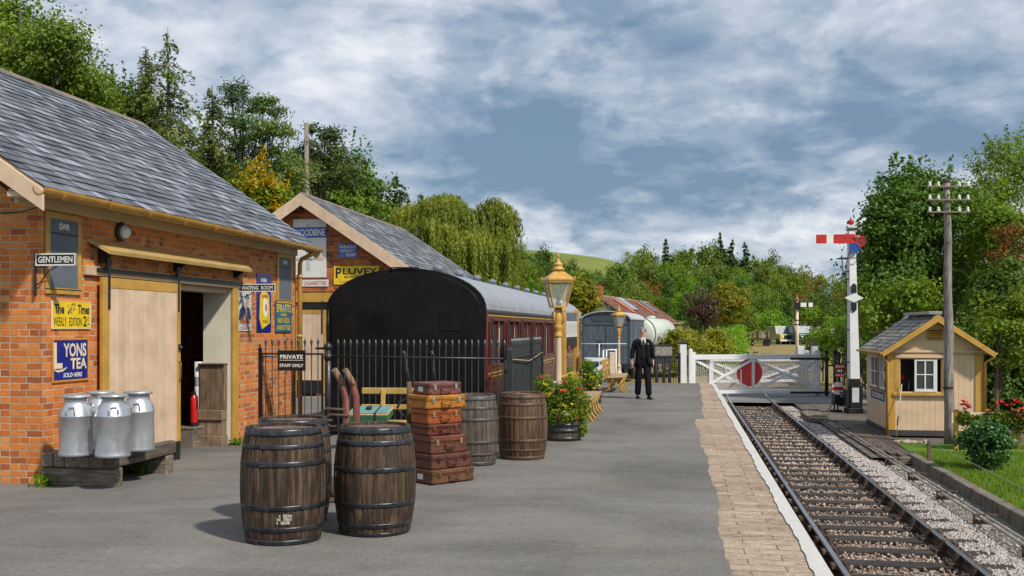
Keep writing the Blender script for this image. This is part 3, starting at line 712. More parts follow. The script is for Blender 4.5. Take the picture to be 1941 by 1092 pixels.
    mb = MB(); mb.tube([(.12, d1-.045, 1.02), (.155, d1-.045, 1.03), (.16, d1-.045, 1.13), (.155, d1-.045, 1.27), (.12, d1-.045, 1.28)], .009, 8); mb.cbox((.125, d1-.045, 1.48), (.03, .05, .09)); mb.ball((.15, d1-.045, 1.48), .028); mb.build('handle', IRON, dr)
    for yh in (1.15, 2.92):
        mb = MB(); mb.box((.119, yh-.022, 1.98), (.130, yh+.022, 2.60)); mb.lathe([(.055, -.012), (.055, .012)], 14, (0, 0, 0), 0, True, 0, Matrix.Translation((.105, yh, 2.535)) @ Matrix.Rotation(PI/2, 4, 'Y')); mb.box((.119, yh-.05, 2.50), (.131, yh+.05, 2.60)); mb.build('hanger', BLACK, dr, .002)
    # sloping hood over the door
    mb = MB(); mb.add([(.002, .86, 2.83), (.002, 5.30, 2.83), (.24, 5.16, 2.69), (.24, .98, 2.69), (.002, .86, 2.80), (.002, 5.30, 2.80), (.23, 5.16, 2.645), (.23, .98, 2.645)], [(0, 3, 2, 1), (4, 5, 6, 7), (3, 7, 6, 2), (0, 4, 7, 3), (1, 2, 6, 5)])
    mb.build('door_hood', paint('hood_paint', (.44, .30, .11), .5, .12, 3, .12, .3, dcol=(.2, .12, .04)), t)
    for y in (1.10, 3.0, 4.95): mb = MB(); mb.prism([(.002, 2.55), (.05, 2.55), (.2, 2.655), (.002, 2.79)], y, y+.05, 'y'); mb.build('hood_bracket', BLACK, t)
    # rainwater pipe at the far corner
    mb = MB(); mb.tube([(.36, L-.02, 3.17), (.30, L-.02, 3.10), (.13, L-.05, 3.02), (.10, L-.05, 2.93), (.10, L-.05, -.1)], .042, 10)
    for z in (.5, 1.6, 2.7): mb.lathe([(.055, -.03), (.055, .03)], 10, (.09, L-.05, z))
    mb.build('downpipe', OCHRE, t)
    # dark wire under the near eaves
    mb = MB(); mb.tube([(.28, -.4, 3.19), (.1, -.15, 3.10), (-.25, -.02, 3.05), (-.7, -.02, 3.04), (-3, -.02, 3.06)], .007, 6); mb.build('cable', BLACK, t)
build_station()
def sw(y, z, off=0.0):
    """point on the station's platform wall, from metres along it"""
    return (BX+off, BY+y, z)

# ---- things fixed to the station wall
def wall_sign(name, label, cat, y0, y1, z0, z1, face, edge=None, edge_w=.012, th=.012, group=None):
    t = thing(name, label, cat, sw((y0+y1)/2, (z0+z1)/2, .004), PI/2, group)
    wd, h = y1-y0, z1-z0
    mb = MB(); mb.box((-wd/2, -th, -h/2), (wd/2, 0, h/2)); mb.build('panel', face, t, .003)
    if edge is not None:
        mb = MB(); e = edge_w
        mb.box((-wd/2-e, -th-.004, h/2), (wd/2+e, .0, h/2+e)); mb.box((-wd/2-e, -th-.004, -h/2-e), (wd/2+e, 0, -h/2)); mb.box((-wd/2-e, -th-.004, -h/2), (-wd/2, 0, h/2)); mb.box((wd/2, -th-.004, -h/2), (wd/2+e, 0, h/2))
        mb.build('frame', edge, t, .002)
    return t, wd, h
def gwr_board(y0, y1, z0, z1, label):
    t, wd, h = wall_sign('notice_board', label, 'notice board', y0+.07, y1-.07, z0+.02, z1-.05, BOARDGREY, OCHRE, .07, .022, 'grey notice boards under the eaves')
    mb = MB(); mb.box((-wd/2, -.030, h/2-.175), (wd/2, -.0225, h/2-.155)); mb.build('ledge', BLACK, t)
    mb = MB(); mb.box((-wd/2-.0701, -.028, -h/2-.024), (wd/2+.0701, .0, -h/2-.0125)); mb.build('sill', BLACK, t)
    lettering(t, 'GWR', 0, h/2-.08, .21, .075, LETTERW, -.0235, .03)
    return t
gwr_board(.03, .71, 2.19, 3.045, 'grey framed notice board above the gentlemen sign at the near corner')
gwr_board(6.72, 7.44, 2.24, 3.06, 'grey framed notice board with flaking paint at the far wall corner')
t, wd, h = wall_sign('enamel_sign', 'yellow enamel sign for a weekly newspaper edition on brick', 'sign', .15, .92, 1.745, 2.06, YELLOW, SIGNWHITE, .006)
lettering(t, 'The', -.25, .068, .19, .115, LETTERK, -.014, .03); lettering(t, 'Times', .235, .068, .24, .115, LETTERK, -.014, .03)
lettering(t, 'WEEKLY', -.235, -.078, .25, .10, LETTERK, -.014, .005); lettering(t, 'EDITION', .07, -.078, .25, .10, LETTERK, -.014, .005)
lettering(t, '2', .265, -.07, .075, .125, LETTERK, -.014, .02); lettering(t, 'D', .335, -.04, .035, .05, LETTERK, -.014, .0); lettering(t, '-', .335, -.105, .03, .012, LETTERK, -.014, .01)
mb = MB(); g = paint('faded_print', (.42, .30, .05), .5, .3, 30, 0)
for i in range(26):
    a = R.uniform(-.09, .06); b_ = R.uniform(.02, .135); mb.cbox((a, -.0135, b_), (R.uniform(.008, .03), .002, R.uniform(.008, .03)), 0, (0, R.uniform(0, 3), 0))
mb.build('printed_crest', g, t)
t, wd, h = wall_sign('enamel_sign', 'blue enamel tea advertisement with cream lettering on brick', 'sign', .18, .86, 1.15, 1.61, BLUE, paint('sign_orange', (.55, .22, .03), .5, .2, 6, .1, .2), .025)
lettering(t, 'L', -.26, .055, .17, .30, LETTERC, -.014, .035); lettering(t, 'YONS', .075, .115, .46, .16, LETTERC, -.014, .03)
lettering(t, 'TEA', .15, -.045, .33, .13, LETTERC, -.014, .03); lettering(t, 'SOLD HERE', .03, -.175, .38, .05, LETTERW, -.014, .02, .15)
mb = MB(); mb.tube([(-.335, -.0145, -.105), (-.27, -.0145, -.125), (-.17, -.0145, -.118), (-.09, -.0145, -.085)], [.006, .014, .015, .006], 6); o = mb.build('flourish', LETTERC, t); o.scale = (1, .08, 1); o.location = (0, -.0128, 0)
# posters beyond the door
t, wd, h = wall_sign('poster', 'tall poster of a man in a cap beside the door post', 'poster', 5.12, 5.62, 1.70, 2.42, paint('poster_paper', (.52, .52, .52), .6, .12, 9, 0, .4, dcol=(.28, .26, .25)))
mb = MB()
mb.prism([(-.24, -.16), (-.2, -.02), (-.1, .06), (-.02, -.0), (.06, .05), (.18, .02), (.24, -.14), (.2, -.2), (-.2, -.2)], -.0145, -.0125, 'y'); mb.build('printed_coat', paint('print_navy', (.02, .03, .09), .6, .2, 9, 0), t)
mb = MB(); mb.prism([(.08+.06*math.cos(a*PI/8), .11+.085*math.sin(a*PI/8)) for a in range(16)], -.0155, -.0128, 'y'); mb.prism([(-.06, -.2), (.0, .02), (.06, .05), (.1, -.2)], -.0152, -.0128, 'y'); mb.build('printed_face', paint('print_flesh', (.42, .28, .22), .6, .2, 9, 0), t)
mb = MB(); mb.prism([(.0, .19), (.04, .25), (.12, .25), (.17, .18), (.2, .17), (-.03, .17)], -.0158, -.0129, 'y'); mb.prism([(-.24, .12), (-.15, .16), (-.1, .13), (-.24, .05)], -.0152, -.0128, 'y'); mb.build('printed_cap', paint('print_grey', (.12, .12, .13), .6, .2, 9, 0), t)
mb = MB(); mb.prism([(-.22, -.2), (-.1, -.13), (.0, -.19), (.1, -.14), (.23, -.2), (.2, -.24), (-.2, -.24)], -.0153, -.0128, 'y'); mb.build('printed_flames', paint('print_rust', (.36, .12, .05), .6, .3, 12, 0), t)
lettering(t, 'YOUR', 0, -.268, .2, .035, LETTERR, -.0145); lettering(t, 'COUNTRY', 0, -.315, .4, .045, LETTERR, -.0145); lettering(t, 'NEEDS', 0, .315, .3, .045, LETTERR, -.0145)
t, wd, h = wall_sign('enamel_sign', 'tall dark blue sign with a tilted yellow packet', 'sign', 5.86, 6.46, 1.68, 2.68, BLUE)
mb = MB(); mb.prism([(-.17, .13), (-.02, .24), (.2, .13), (.24, -.34), (-.1, -.45), (-.21, -.28)], -.0165, -.0125, 'y'); mb.build('printed_packet', YELLOW, t)
mb = MB(); mb.prism([(.04+.10*math.cos(a*PI/10), -.08+.17*math.sin(a*PI/10)) for a in range(20)], -.019, -.017, 'y'); mb.build('printed_oval', LETTERW, t)
mb = MB(); mb.prism([(.06+.035*math.cos(a*PI/6), -.08+.07*math.sin(a*PI/6)) for a in range(12)], -.021, -.0192, 'y'); mb.build('printed_spot', LETTERR, t)
lettering(t, 'ROBIN', .02, .11, .27, .06, LETTERR, -.018, .03); lettering(t, 'ROBIN', -.02, .39, .24, .07, LETTERW, -.0145, .02); lettering(t, 'STARCH', .04, -.32, .22, .05, LETTERK, -.018, .01)
t, wd, h = wall_sign('enamel_sign', 'teal bird feed sign with yellow lettering under a notice board', 'sign', 6.66, 7.40, 1.68, 2.22, paint('enamel_teal', (.02, .14, .22), .3, .2, 5, .1, .3, dcol=(.08, .05, .04)), RUST, .008)
lettering(t, 'SPRATTS', 0, .155, .66, .15, LETTERY, -.0145, .02); lettering(t, 'MIXED', 0, .035, .27, .05, LETTERY, -.0145, .02)
lettering(t, 'BIRD FEEDS', 0, -.065, .56, .09, LETTERY, -.0145, .015); lettering(t, '& PARROT FOOD', 0, -.19, .66, .09, LETTERY, -.0145, .015)
# bulkhead lamp
t = thing('wall_lamp', 'round glass bulkhead lamp on brick above the door hood', 'lamp', sw(1.58, 2.965, .003), PI/2)
MX = Matrix.Rotation(PI/2, 4, 'X')
mb = MB(); mb.lathe([(.10, 0), (.115, .02), (.11, .05), (.085, .06)], 20, (0, 0, 0), 0, True, 0, MX); mb.box((-.03, -.06, .08), (.03, 0, .13)); mb.build('housing', IRON, t)
mb = MB(); mb.lathe([(.088, .055), (.085, .09), (.06, .13), (.02, .15), (.001, .152)], 18, (0, 0, 0), 0, True, 0, MX); mb.build('glass', paint('frosted_glass', (.62, .68, .72), .15, .05, 5, 0, spec=.8), t)
# projecting signs
def hanging_sign(label, x, y, z, wd, h, text, rz=0.0, drop=.34):
    t = thing('hanging_sign', label, 'sign', (x, y, z), rz, 'black bracket signs with white lettering')
    mb = MB(); mb.box((0, -.012, 0), (wd, .012, h)); mb.build('panel', BLACK, t, .003)
    mb = MB(); e = .014
    for yy in (-.016, .0125): mb.box((-.001, yy, h-e), (wd+.001, yy+.0035, h+.001)); mb.box((-.001, yy, -.001), (wd+.001, yy+.0035, e)); mb.box((-.001, yy, e), (e, yy+.0035, h-e)); mb.box((wd-e, yy, e), (wd+.001, yy+.0035, h-e))
    mb.build('border', LETTERW, t)
    mb = MB(); mb.box((-.022, -.012, -drop), (-.001, .012, h)); mb.tube([(-.01, 0, -drop+.12), (.05, 0, -drop*.55), (.15, 0, -.06), (.26, 0, -.006)], .008, 6); mb.build('bracket', BLACK, t, .002)
    lettering(t, text, wd/2, h/2, wd*.86, h*.52, LETTERW, -.0145, .02)
    return t
hanging_sign('black gentlemen sign on an iron bracket at the near brick corner', BX-.06, BY-.03, 2.445, .485, .135, 'GENTLEMEN')
mb = MB()
hanging_sign('black waiting room sign on an iron bracket past the open door', BX+.01, BY+5.16, 2.335, .62, .125, 'WAITING  ROOM', 0, .16)
# fire extinguisher and box inside the doorway
ex = on_x(368, 770, -7.5)
t = thing('fire_extinguisher', 'red fire extinguisher standing on a box inside the dark doorway', 'extinguisher', (-7.53, BY+4.60, .215))
mb = MB(); mb.lathe([(.05, 0), (.056, .02), (.056, .42), (.045, .47), (.022, .49), (.022, .51)], 18); mb.build('cylinder', paint('extinguisher_red', (.55, .015, .012), .3, .1, 5, .02), t)
mb = MB(); mb.lathe([(.058, .0), (.058, .06)], 18, cap=False); mb.build('base_ring', BLACK, t)
mb = MB(); mb.box((-.02, -.07, .51), (.02, .03, .54)); mb.tube([(.02, -.02, .52), (.075, -.03, .46), (.072, -.02, .26)], .01, 6); mb.build('valve', BLACK, t)
t = thing('paper_roll', 'white rolled sign leaning behind the red extinguisher', 'roll', (-7.58, BY+4.86, -.125))
mb = MB(); mb.lathe([(.062, 0), (.062, 1.34)], 16); mb.build('paper', SIGNWHITE, t); mb = MB(); mb.lathe([(.0632, .95), (.0632, 1.10)], 16, cap=False); mb.build('printed_band', paint('grey_print', (.35, .35, .36), .6, .2, 20, 0), t)
t = thing('crate', 'plain brown box under the red extinguisher inside the doorway', 'box', (-7.62, BY+4.56, -.125)); mb = MB(); mb.box((-.19, -.18, 0), (.19, .18, .31)); mb.build('panel', WOODGREY, t, .01); mb = MB(); mb.box((-.20, -.19, .31), (.20, .19, .335)); mb.build('lid', WOODGREY, t, .005)

# ---- goods building behind
G2 = 27.0
goods = thing('goods_shed', 'farther brick shed with advertisement signs in its gable', 'building', (-10.18, G2, 0))
def build_goods():
    t = goods; hw = 3.25; wt = 3.15; za = 5.05; L = 10.1
    dx0, dx1 = on_y(566, 600, G2)[0]+10.18, on_y(760, 600, G2)[0]+10.18
    mb = MB()
    mb.prism([(-hw, -.4), (dx0, -.4), (dx0, 2.75), (hw, 2.75), (hw, wt), (0, za+.15), (-hw, wt)], 0, .3, 'y')
    mb.box((hw-.3, .301, -.4), (hw, L-.3, wt)); mb.box((-hw, .301, -.4), (-hw+.3, L-.3, wt)); mb.prism([(-hw, -.4), (hw, -.4), (hw, wt), (0, za+.15), (-hw, wt)], L-.299, L, 'y'); mb.box((dx0, .31, -.4), (hw-.3, .4, 2.75))
    mb.build('wall', BRICK2, t)
    gable_roof(t, -hw-.4, hw+.4, 0, 2.95, 5.42, -.36, L+.3, SLATE2, 11, .3, .2)
    mb = MB()
    for s in (1, -1): mb.prism([(s*(hw+.42), 2.96), (s*(hw+.42), 2.60), (0, 5.42-.34), (0, 5.42)], -.40, -.365, 'y')
    mb.build('bargeboard', PINKTAN, t, .004)
    mb = MB(); mb.box((dx0-.1, -.05, 2.46), (hw-.1, .02, 2.72)); mb.build('door_beam', OCHRE, t, .006)
    mb = MB(); mb.box((dx0, -.02, 2.28), (hw-.1, .02, 2.455)); mb.build('door_track', BLACK, t)
    k = on_y(615, 600, G2)[0]+10.18
    mb = MB(); x = dx0
    while x < k-.02: mb.box((x+.003, -.10, .32), (min(x+.14, k)-.003, -.06, 2.13)); x += .14
    d = mb.build('sliding_door', PINKTAN, t, .003)
    mb = MB(); mb.box((dx0-.02, -.105, 2.135), (k+.16, -.055, 2.25)); mb.box((k, -.105, -.05), (k+.16, -.055, 2.134)); mb.box((dx0-.16, -.105, -.1), (dx0-.021, -.055, 2.25)); mb.build('door_border', OCHRE, d, .004)
    mb = MB(); mb.box((dx0-.02, -.103, -.05), (k-.001, -.057, .315)); mb.build('kick_plate', BLACK, d)
    mb = MB(); mb.box((k-.05, -.115, 1.6), (k-.01, -.106, 2.5)); mb.build('hanger', BLACK, d)
build_goods()
def gable_sign(name, label, a, b_, face, edge=None):
    """a, b_: top-left and bottom-right photo pixels, on the gable wall plane"""
    x0, z1 = on_y(a[0], a[1], G2); x1, z0 = on_y(b_[0], b_[1], G2)
    t = thing(name, label, 'sign', ((x0+x1)/2, G2-.004, (z0+z1)/2)); wd, h = x1-x0, z1-z0
    mb = MB(); mb.box((-wd/2, -.02, -h/2), (wd/2, 0, h/2)); mb.build('panel', face, t, .003)
    return t, wd, h
t, wd, h = gable_sign('cigarette_sign', 'tall white cigarette sign with a blue name band', (556, 416), (619, 526), SIGNWHITE)
mb = MB(); mb.box((-wd/2-.001, -.024, h*.18), (wd/2+.001, -.0205, h*.36)); mb.build('blue_band', MIDBLUE, t)
mb = MB(); mb.box((-.10, -.0235, -h*.38), (-.06, -.0205, h*.42)); mb.box((-.059, -.0228, -h*.38), (.02, -.0205, h*.42)); mb.build('printed_cigarette', paint('print_pale_grey', (.48, .48, .46), .5, .1, 9, 0), t)
lettering(t, 'WOODBINE', 0, h*.27, wd*.92, h*.12, LETTERW, -.026, .02); lettering(t, 'CIGARETTES', .0, -h*.19, wd*.8, h*.035, LETTERK, -.026, .01)
t, wd, h = gable_sign('sign_strip', 'weathered white strip sign under the tall cigarette sign', (566, 531), (623, 543), SIGNWHITE)
lettering(t, 'CIGARETTES', .05, 0, wd*.75, h*.55, LETTERR, -.022, .02)
t, wd, h = gable_sign('enamel_sign', 'small blue soap sign on the gable brickwork', (641, 462), (678, 489), paint('enamel_blue_faded', (.10, .15, .42), .35, .25, 9, .1, .4, dcol=(.35, .36, .42)))
lettering(t, "HUDSON'S", 0, h*.27, wd*.8, h*.2, LETTERW, -.022, .02); lettering(t, 'EXTRACT', 0, 0, wd*.7, h*.17, LETTERW, -.022, .02); lettering(t, 'SOAP', wd*.16, -h*.28, wd*.5, h*.2, LETTERW, -.022, .02)
t, wd, h = gable_sign('enamel_sign', 'large yellow roof felt sign above the black carriage end', (633, 505), (719, 539), YELLOW)
lettering(t, 'P', -wd*.39, h*.14, wd*.13, h*.56, LETTERK, -.022, .03); lettering(t, 'LUVEY', wd*.08, h*.22, wd*.76, h*.34, LETTERK, -.022, .03); lettering(t, 'ROOF FELT', wd*.05, -h*.09, wd*.62, h*.15, LETTERK, -.022, .02); lettering(t, 'LASTS LONGER', 0, -h*.35, wd*.7, h*.11, LETTERR, -.022, .01)
# ------------------------------------------------------------------ carriage in the dock
MAROON = paint('maroon_coach', (.105, .018, .018), .28, .15, 3, .06, .12, dcol=(.05, .02, .015), spec=.6)
GOLD = paint('gold_lining', (.55, .36, .06), .4, .1, 5, 0)
ROOFGREY = paint('coach_roof', (.265, .285, .325), .6, .12, 1.5, .1, .35, dcol=(.19, .20, .22))
CURTAIN = paint('curtain_cream', (.78, .72, .55), .8, .12, 9, .1, stretch=(1, 4, .3))
GLASS = glass_mat('window_glass', (.25, .30, .28), .14, .03)
BLACKEND = paint('coach_end_black', (.006, .006, .0065), .48, .5, 1.6, .12, .35, dcol=(.020, .021, .023), spec=.22)
def build_carriage():
    t = thing('railway_carriage', 'maroon railway carriage with black end and grey roof', 'carriage', (-4.73, 17.4, -.92))
    hw, L, zs, zp = 1.41, 17.2, 2.97, 3.69; n = 24
    arc = [(hw*math.cos(PI*i/n), zs+(zp-zs)*math.sin(PI*i/n)**.97) for i in range(n+1)]
    endp = [(-hw, .45), (hw, .45)]+arc
    endq = [(-hw, .45), (hw, .45)]+[(a*1.018, b_+.024) for a, b_ in arc]; mb = MB(); mb.prism(endq, -.05, .0, 'y'); mb.prism([(hw*.94, .6)]+[(a*.95, zs+(b_-zs)*.94) for a, b_ in arc]+[(-hw*.94, .6)], -.066, -.051, 'y')
    e = mb.build('end_panel', BLACKEND, t, .012)
    mb = MB(); mb.box((.62, -.08, 2.62), (.98, -.0665, 2.95)); mb.build('lamp_plate', BLACKEND, e, .006)
    mb = MB(); mb.tube([(-hw+.02, -.06, 3.0), (-hw+.02, -.1, 2.7), (-hw+.05, -.1, 1.2)], .03, 8); mb.build('end_pipe', BLACKEND, e); mb = MB(); mb.tube([(-1.0, -.085, 1.5), (-1.0, -.085, 1.1)], .012, 6); mb.build('end_handle', BLACKEND, e); mb = MB(); mb.tube([(-.25, -.06, 3.64), (-.25, -.075, 3.72), (.25, -.075, 3.72)], .012, 6); mb.build('end_pipe', BLACKEND, e)
    # roof with a slight overhang and rain strips
    outer = [(a*1.012, b_+.02) for a, b_ in arc]; inner = [(a*.985, b_-.03) for a, b_ in reversed(arc)]
    mb = MB(); mb.prism(outer+inner, .001, L+.06, 'y'); mb.build('roof', ROOFGREY, t)
    mb = MB(); mb.box((hw-.005, -.04, zs-.02), (hw+.035, L, zs+.025)); mb.build('cornice', paint('cornice_dark', (.06, .06, .07), .5, .1, 4), t)
    # sides
    zw0, zw1 = 2.02, 2.80; ww = 1.24; pitch = 1.80
    wins = [.62+pitch*i for i in range(9)]
    for s in (1, -1):
        mb = MB(); a, b_ = (hw-.05, hw) if s > 0 else (-hw, -hw+.05)
        mb.box((a, .051, .45), (b_, L-.05, zw0)); mb.box((a, .051, zw1), (b_, L-.05, zs)); y = .051
        for wy in wins: mb.box((a, y, zw0), (b_, wy, zw1)); y = wy+ww
        mb.box((a, y, zw0), (b_, L-.05, zw1)); mb.build('side', MAROON, t)
        if s < 0: continue
        for wy in wins:
            mb = MB(); f = .035
            mb.box((hw+.001, wy-f, zw0-f), (hw+.022, wy+ww+f, zw0)); mb.box((hw+.001, wy-f, zw1), (hw+.022, wy+ww+f, zw1+f)); mb.box((hw+.001, wy-f, zw0), (hw+.022, wy, zw1)); mb.box((hw+.001, wy+ww, zw0), (hw+.022, wy+ww+f, zw1))
            mb.box((hw-.03, wy+ww*.5-.02, zw0), (hw+.012, wy+ww*.5+.02, zw1))
            wi = mb.build('window', MAROON, t, .004)
            mb = MB(); mb.box((hw-.036, wy, zw0), (hw-.031, wy+ww, zw1)); mb.build('pane', GLASS, wi)
            mb = MB()
            for q in (wy+.02, wy+ww-.28):
                V = []; k = 14
                for i in range(k+1):
                    for z in (zw0-.02, zw1+.02): V.append((hw-.085+.014*math.sin(i*2.1), q+.30*i/k, z))
                mb.add(V, [(2*i, 2*i+2, 2*i+3, 2*i+1) for i in range(k)], 0, True)
            mb.build('curtain', CURTAIN, wi)
            mb = MB(); mb.lathe([(.045, 0), (.04, .02), (.001, .03)], 12, (0, 0, 0), 0, True, 0, Matrix.Translation((hw+.001, wy-.28, zw0-.2)) @ Matrix.Rotation(PI/2, 4, 'Y')); mb.box((hw+.001, wy-.34, zw0+.05), (hw+.03, wy-.22, zw1-.02)); mb.build('door_handle', paint('dark_maroon', (.06, .012, .012), .4, .1, 5), wi, .004)
    mb = MB(); mb.box((hw+.0005, .05, 2.885), (hw+.004, L-.05, 2.905)); mb.box((hw+.0005, .05, 1.86), (hw+.004, L-.05, 1.88)); mb.box((hw+.0005, .05, 1.80), (hw+.004, L-.05, 1.812)); mb.box((hw+.0005, .05, .98), (hw+.004, L-.05, 1.0)); mb.build('lining', GOLD, t)
    mb = MB(); mb.box((hw-.02, .0, .45), (hw+.03, .12, zs-.03)); mb.build('corner_pillar', paint('pillar_red', (.16, .02, .02), .4, .15, 4, .06), t, .01)
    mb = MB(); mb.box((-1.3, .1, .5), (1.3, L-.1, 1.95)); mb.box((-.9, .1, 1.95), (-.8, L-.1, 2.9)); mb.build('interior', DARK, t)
    mb = MB(); mb.prism(endp, L-.05, L+.04, 'y'); mb.build('far_end', BLACKEND, t)
    mb = MB(); mb.box((-1.2, .4, .25), (1.2, L-.3, .449)); mb.build('underframe', IRON, t)
    for yb in (2.6, L-2.6):
        mb = MB()
        for dy in (-1.1, 1.1):
            for sx in (-.75, .75): mb.lathe([(.46, -.06), (.5, -.05), (.46, .06), (.1, .06)], 22, (0, 0, 0), 0, True, 0, Matrix.Translation((sx, yb+dy, .46)) @ Matrix.Rotation(PI/2, 4, 'Y'))
        mb.box((-.95, yb-1.5, .3), (-.85, yb+1.5, .6)); mb.box((.85, yb-1.5, .3), (.95, yb+1.5, .6)); mb.build('bogie', IRON, t)
    for i in range(9):
        mb = MB(); y = .9+1.82*i; mb.lathe([(.05, -.05), (.055, .05), (.085, .06), (.10, .10), (.085, .14), (.03, .165), (.001, .17)], 12, (.36, y, zp-.035)); mb.build('ventilator', paint('vent_grey', (.16, .18, .215), .6, .15, 5), t)
build_carriage()

# ------------------------------------------------------------------ iron fence, gate and private notice
FZ = -.11
def spear(mb, x, y, z0, z1, r=.0085):
    mb.tube([(x, y, z0), (x, y, z1)], r, 6, 0, False); mb.lathe([(.008, 0), (.018, .012), (.011, .03), (.026, .055), (.018, .095), (.001, .14)], 8, (x, y, z1))
def build_fence():
    y = 16.5; xl = on_y(488, 700, y)[0]; xg = on_y(622, 700, y)[0]; xr_ = on_y(966, 700, y)[0]
    sp = MB(); spear(sp, 0, 0, 0, 1.50); pme = sp.mesh('picket', paint('picket_iron', (.045, .05, .056), .35, .3, 8, .15, .3, dcol=(.09, .09, .095), spec=.8))
    def pickets(t, x0, x1, n, axis='x', z=0.06, skip=()):
        for i in range(n):
            o = bpy.data.objects.new('picket', pme); COL.objects.link(o); o.parent = t; k = x0+(x1-x0)*(i+.5)/n
            o.location = (k, 0, z) if axis == 'x' else (0, k, z)
    # gate
    t = thing('iron_gate', 'black spear topped iron gate hung beside the brick wall', 'gate', (xl, y, FZ)); W = xg-xl-.09
    mb = MB(); mb.box((-.06, -.06, 0), (.055, .06, 1.53)); mb.ball((0, 0, 1.56), .055); mb.build('gate_post', BLACK, t, .006)
    mb = MB(); mb.box((.06, -.02, .16), (W, .02, .19)); mb.box((.06, -.02, 1.41), (W, .02, 1.44)); mb.box((.06, -.02, .19), (.085, .02, 1.41)); mb.box((W-.025, -.02, .19), (W, .02, 1.41)); mb.tube([(-.05, -.03, 1.38), (.35, -.03, 1.38)], .013, 6); mb.box((W-.12, -.03, 1.50), (W+.05, .0, 1.54)); mb.build('gate_frame', BLACK, t)
    pickets(t, .09, W-.03, 9, z=.06)
    x0, z1 = on_y(526, 664, y-.05); x1, z0 = on_y(579, 703, y-.05)
    s = thing('private_sign', 'black private staff only sign hung on the iron gate', 'sign', ((x0+x1)/2, y-.035, (z0+z1)/2)); wd, h = x1-x0, z1-z0
    mb = MB(); mb.box((-wd/2, -.012, -h/2), (wd/2, 0, h/2)); mb.build('panel', BLACK, s, .004)
    lettering(s, 'PRIVATE', 0, h*.18, wd*.82, h*.2, LETTERW, -.0145, .03); lettering(s, 'STAFF ONLY', 0, -h*.24, wd*.86, h*.16, LETTERW, -.0145, .03)
    mb = MB(); mb.box((-wd*.42, -.0145, h*.0), (wd*.42, -.0125, h*.025)); mb.build('underline', LETTERW, s)
    # fence across, then turning along the platform
    t = thing('iron_fence', 'black spear topped iron railing across the black carriage end', 'fence', (xg, y, FZ)); W = xr_-xg
    mb = MB(); mb.tube([(0, 0, 0), (0, 0, 1.5)], .055, 12); mb.lathe([(.06, 0), (.075, .02), (.075, .06), (.05, .1), (.001, .13)], 12, (0, 0, 1.5)); mb.lathe([(.07, -.05), (.07, .05)], 12, (0, 0, 1.38)); mb.build('post', IRON, t)
    mb = MB(); mb.box((W-.045, -.045, 0), (W+.045, .045, 1.5)); mb.lathe([(.06, 0), (.001, .07)], 4, (W, 0, 1.5), 0, False, PI/4); mb.build('post', IRON, t)
    mb = MB(); mb.tube([(.05, 0, 1.39), (W-.045, 0, 1.36)], .016, 8); mb.box((.05, -.02, .14), (W-.046, .02, .17)); mb.build('rail', IRON, t)
    pickets(t, .12, W-.03, 27, z=.04)
    e = 3.75; t2 = thing('iron_fence', 'black iron railing running away along the platform beside the carriage', 'fence', (xr_, y+.06, FZ+.02))
    mb = MB(); mb.box((-.04, e, 0), (.04, e+.08, 1.52)); mb.build('post', IRON, t2)
    mb = MB(); mb.box((-.02, 0, 1.34), (.02, e, 1.37)); mb.box((-.02, 0, .14), (.02, e, .17)); mb.build('rail', IRON, t2)
    pickets(t2, .08, e-.02, 36, 'y', z=.04)
    mb = MB(); mb.tube([(0.03, 0, 1.33), (.05, 1.8, 1.25), (.03, e, 1.36)], .012, 6); mb.build('cable', paint('old_rope', (.30, .24, .16), .9, .2, 9), t2)
    mb = MB(); mb.box((-.03, .3, .05), (-.012, e-.1, 1.42)); mb.build('backing_board', BLACKEND, t2)
build_fence()

# ------------------------------------------------------------------ barrels
OAK = wood_mat('barrel_oak', (.045, .028, .017), (.13, .083, .050), 2, 5, .72, .5, .7, .65)
OAKGREY = wood_mat('barrel_grey', (.085, .068, .055), (.15, .122, .098), 2, 5, .6, .22, .5, .4)
OAKBROWN = wood_mat('barrel_varnished', (.075, .042, .022), (.16, .098, .06), 2, 4, .5, .22, .5, .35)
HEADW = wood_mat('barrel_head', (.13, .085, .072), (.27, .185, .155), 0, 5, .75, .3, .4, .4)
HOOP = paint('hoop_steel', (.040, .044, .052), .36, .4, 6, .3, .6, metal=.55, dcol=(.15, .15, .16), stretch=(1, 1, .4))
HOOPGREY = paint('hoop_grey', (.075, .07, .072), .45, .3, 6, .3, .5, metal=.3, dcol=(.14, .13, .12))
HOOPBROWN = paint('hoop_brown', (.10, .058, .036), .5, .3, 6, .3, .5, metal=.2, dcol=(.18, .13, .10))
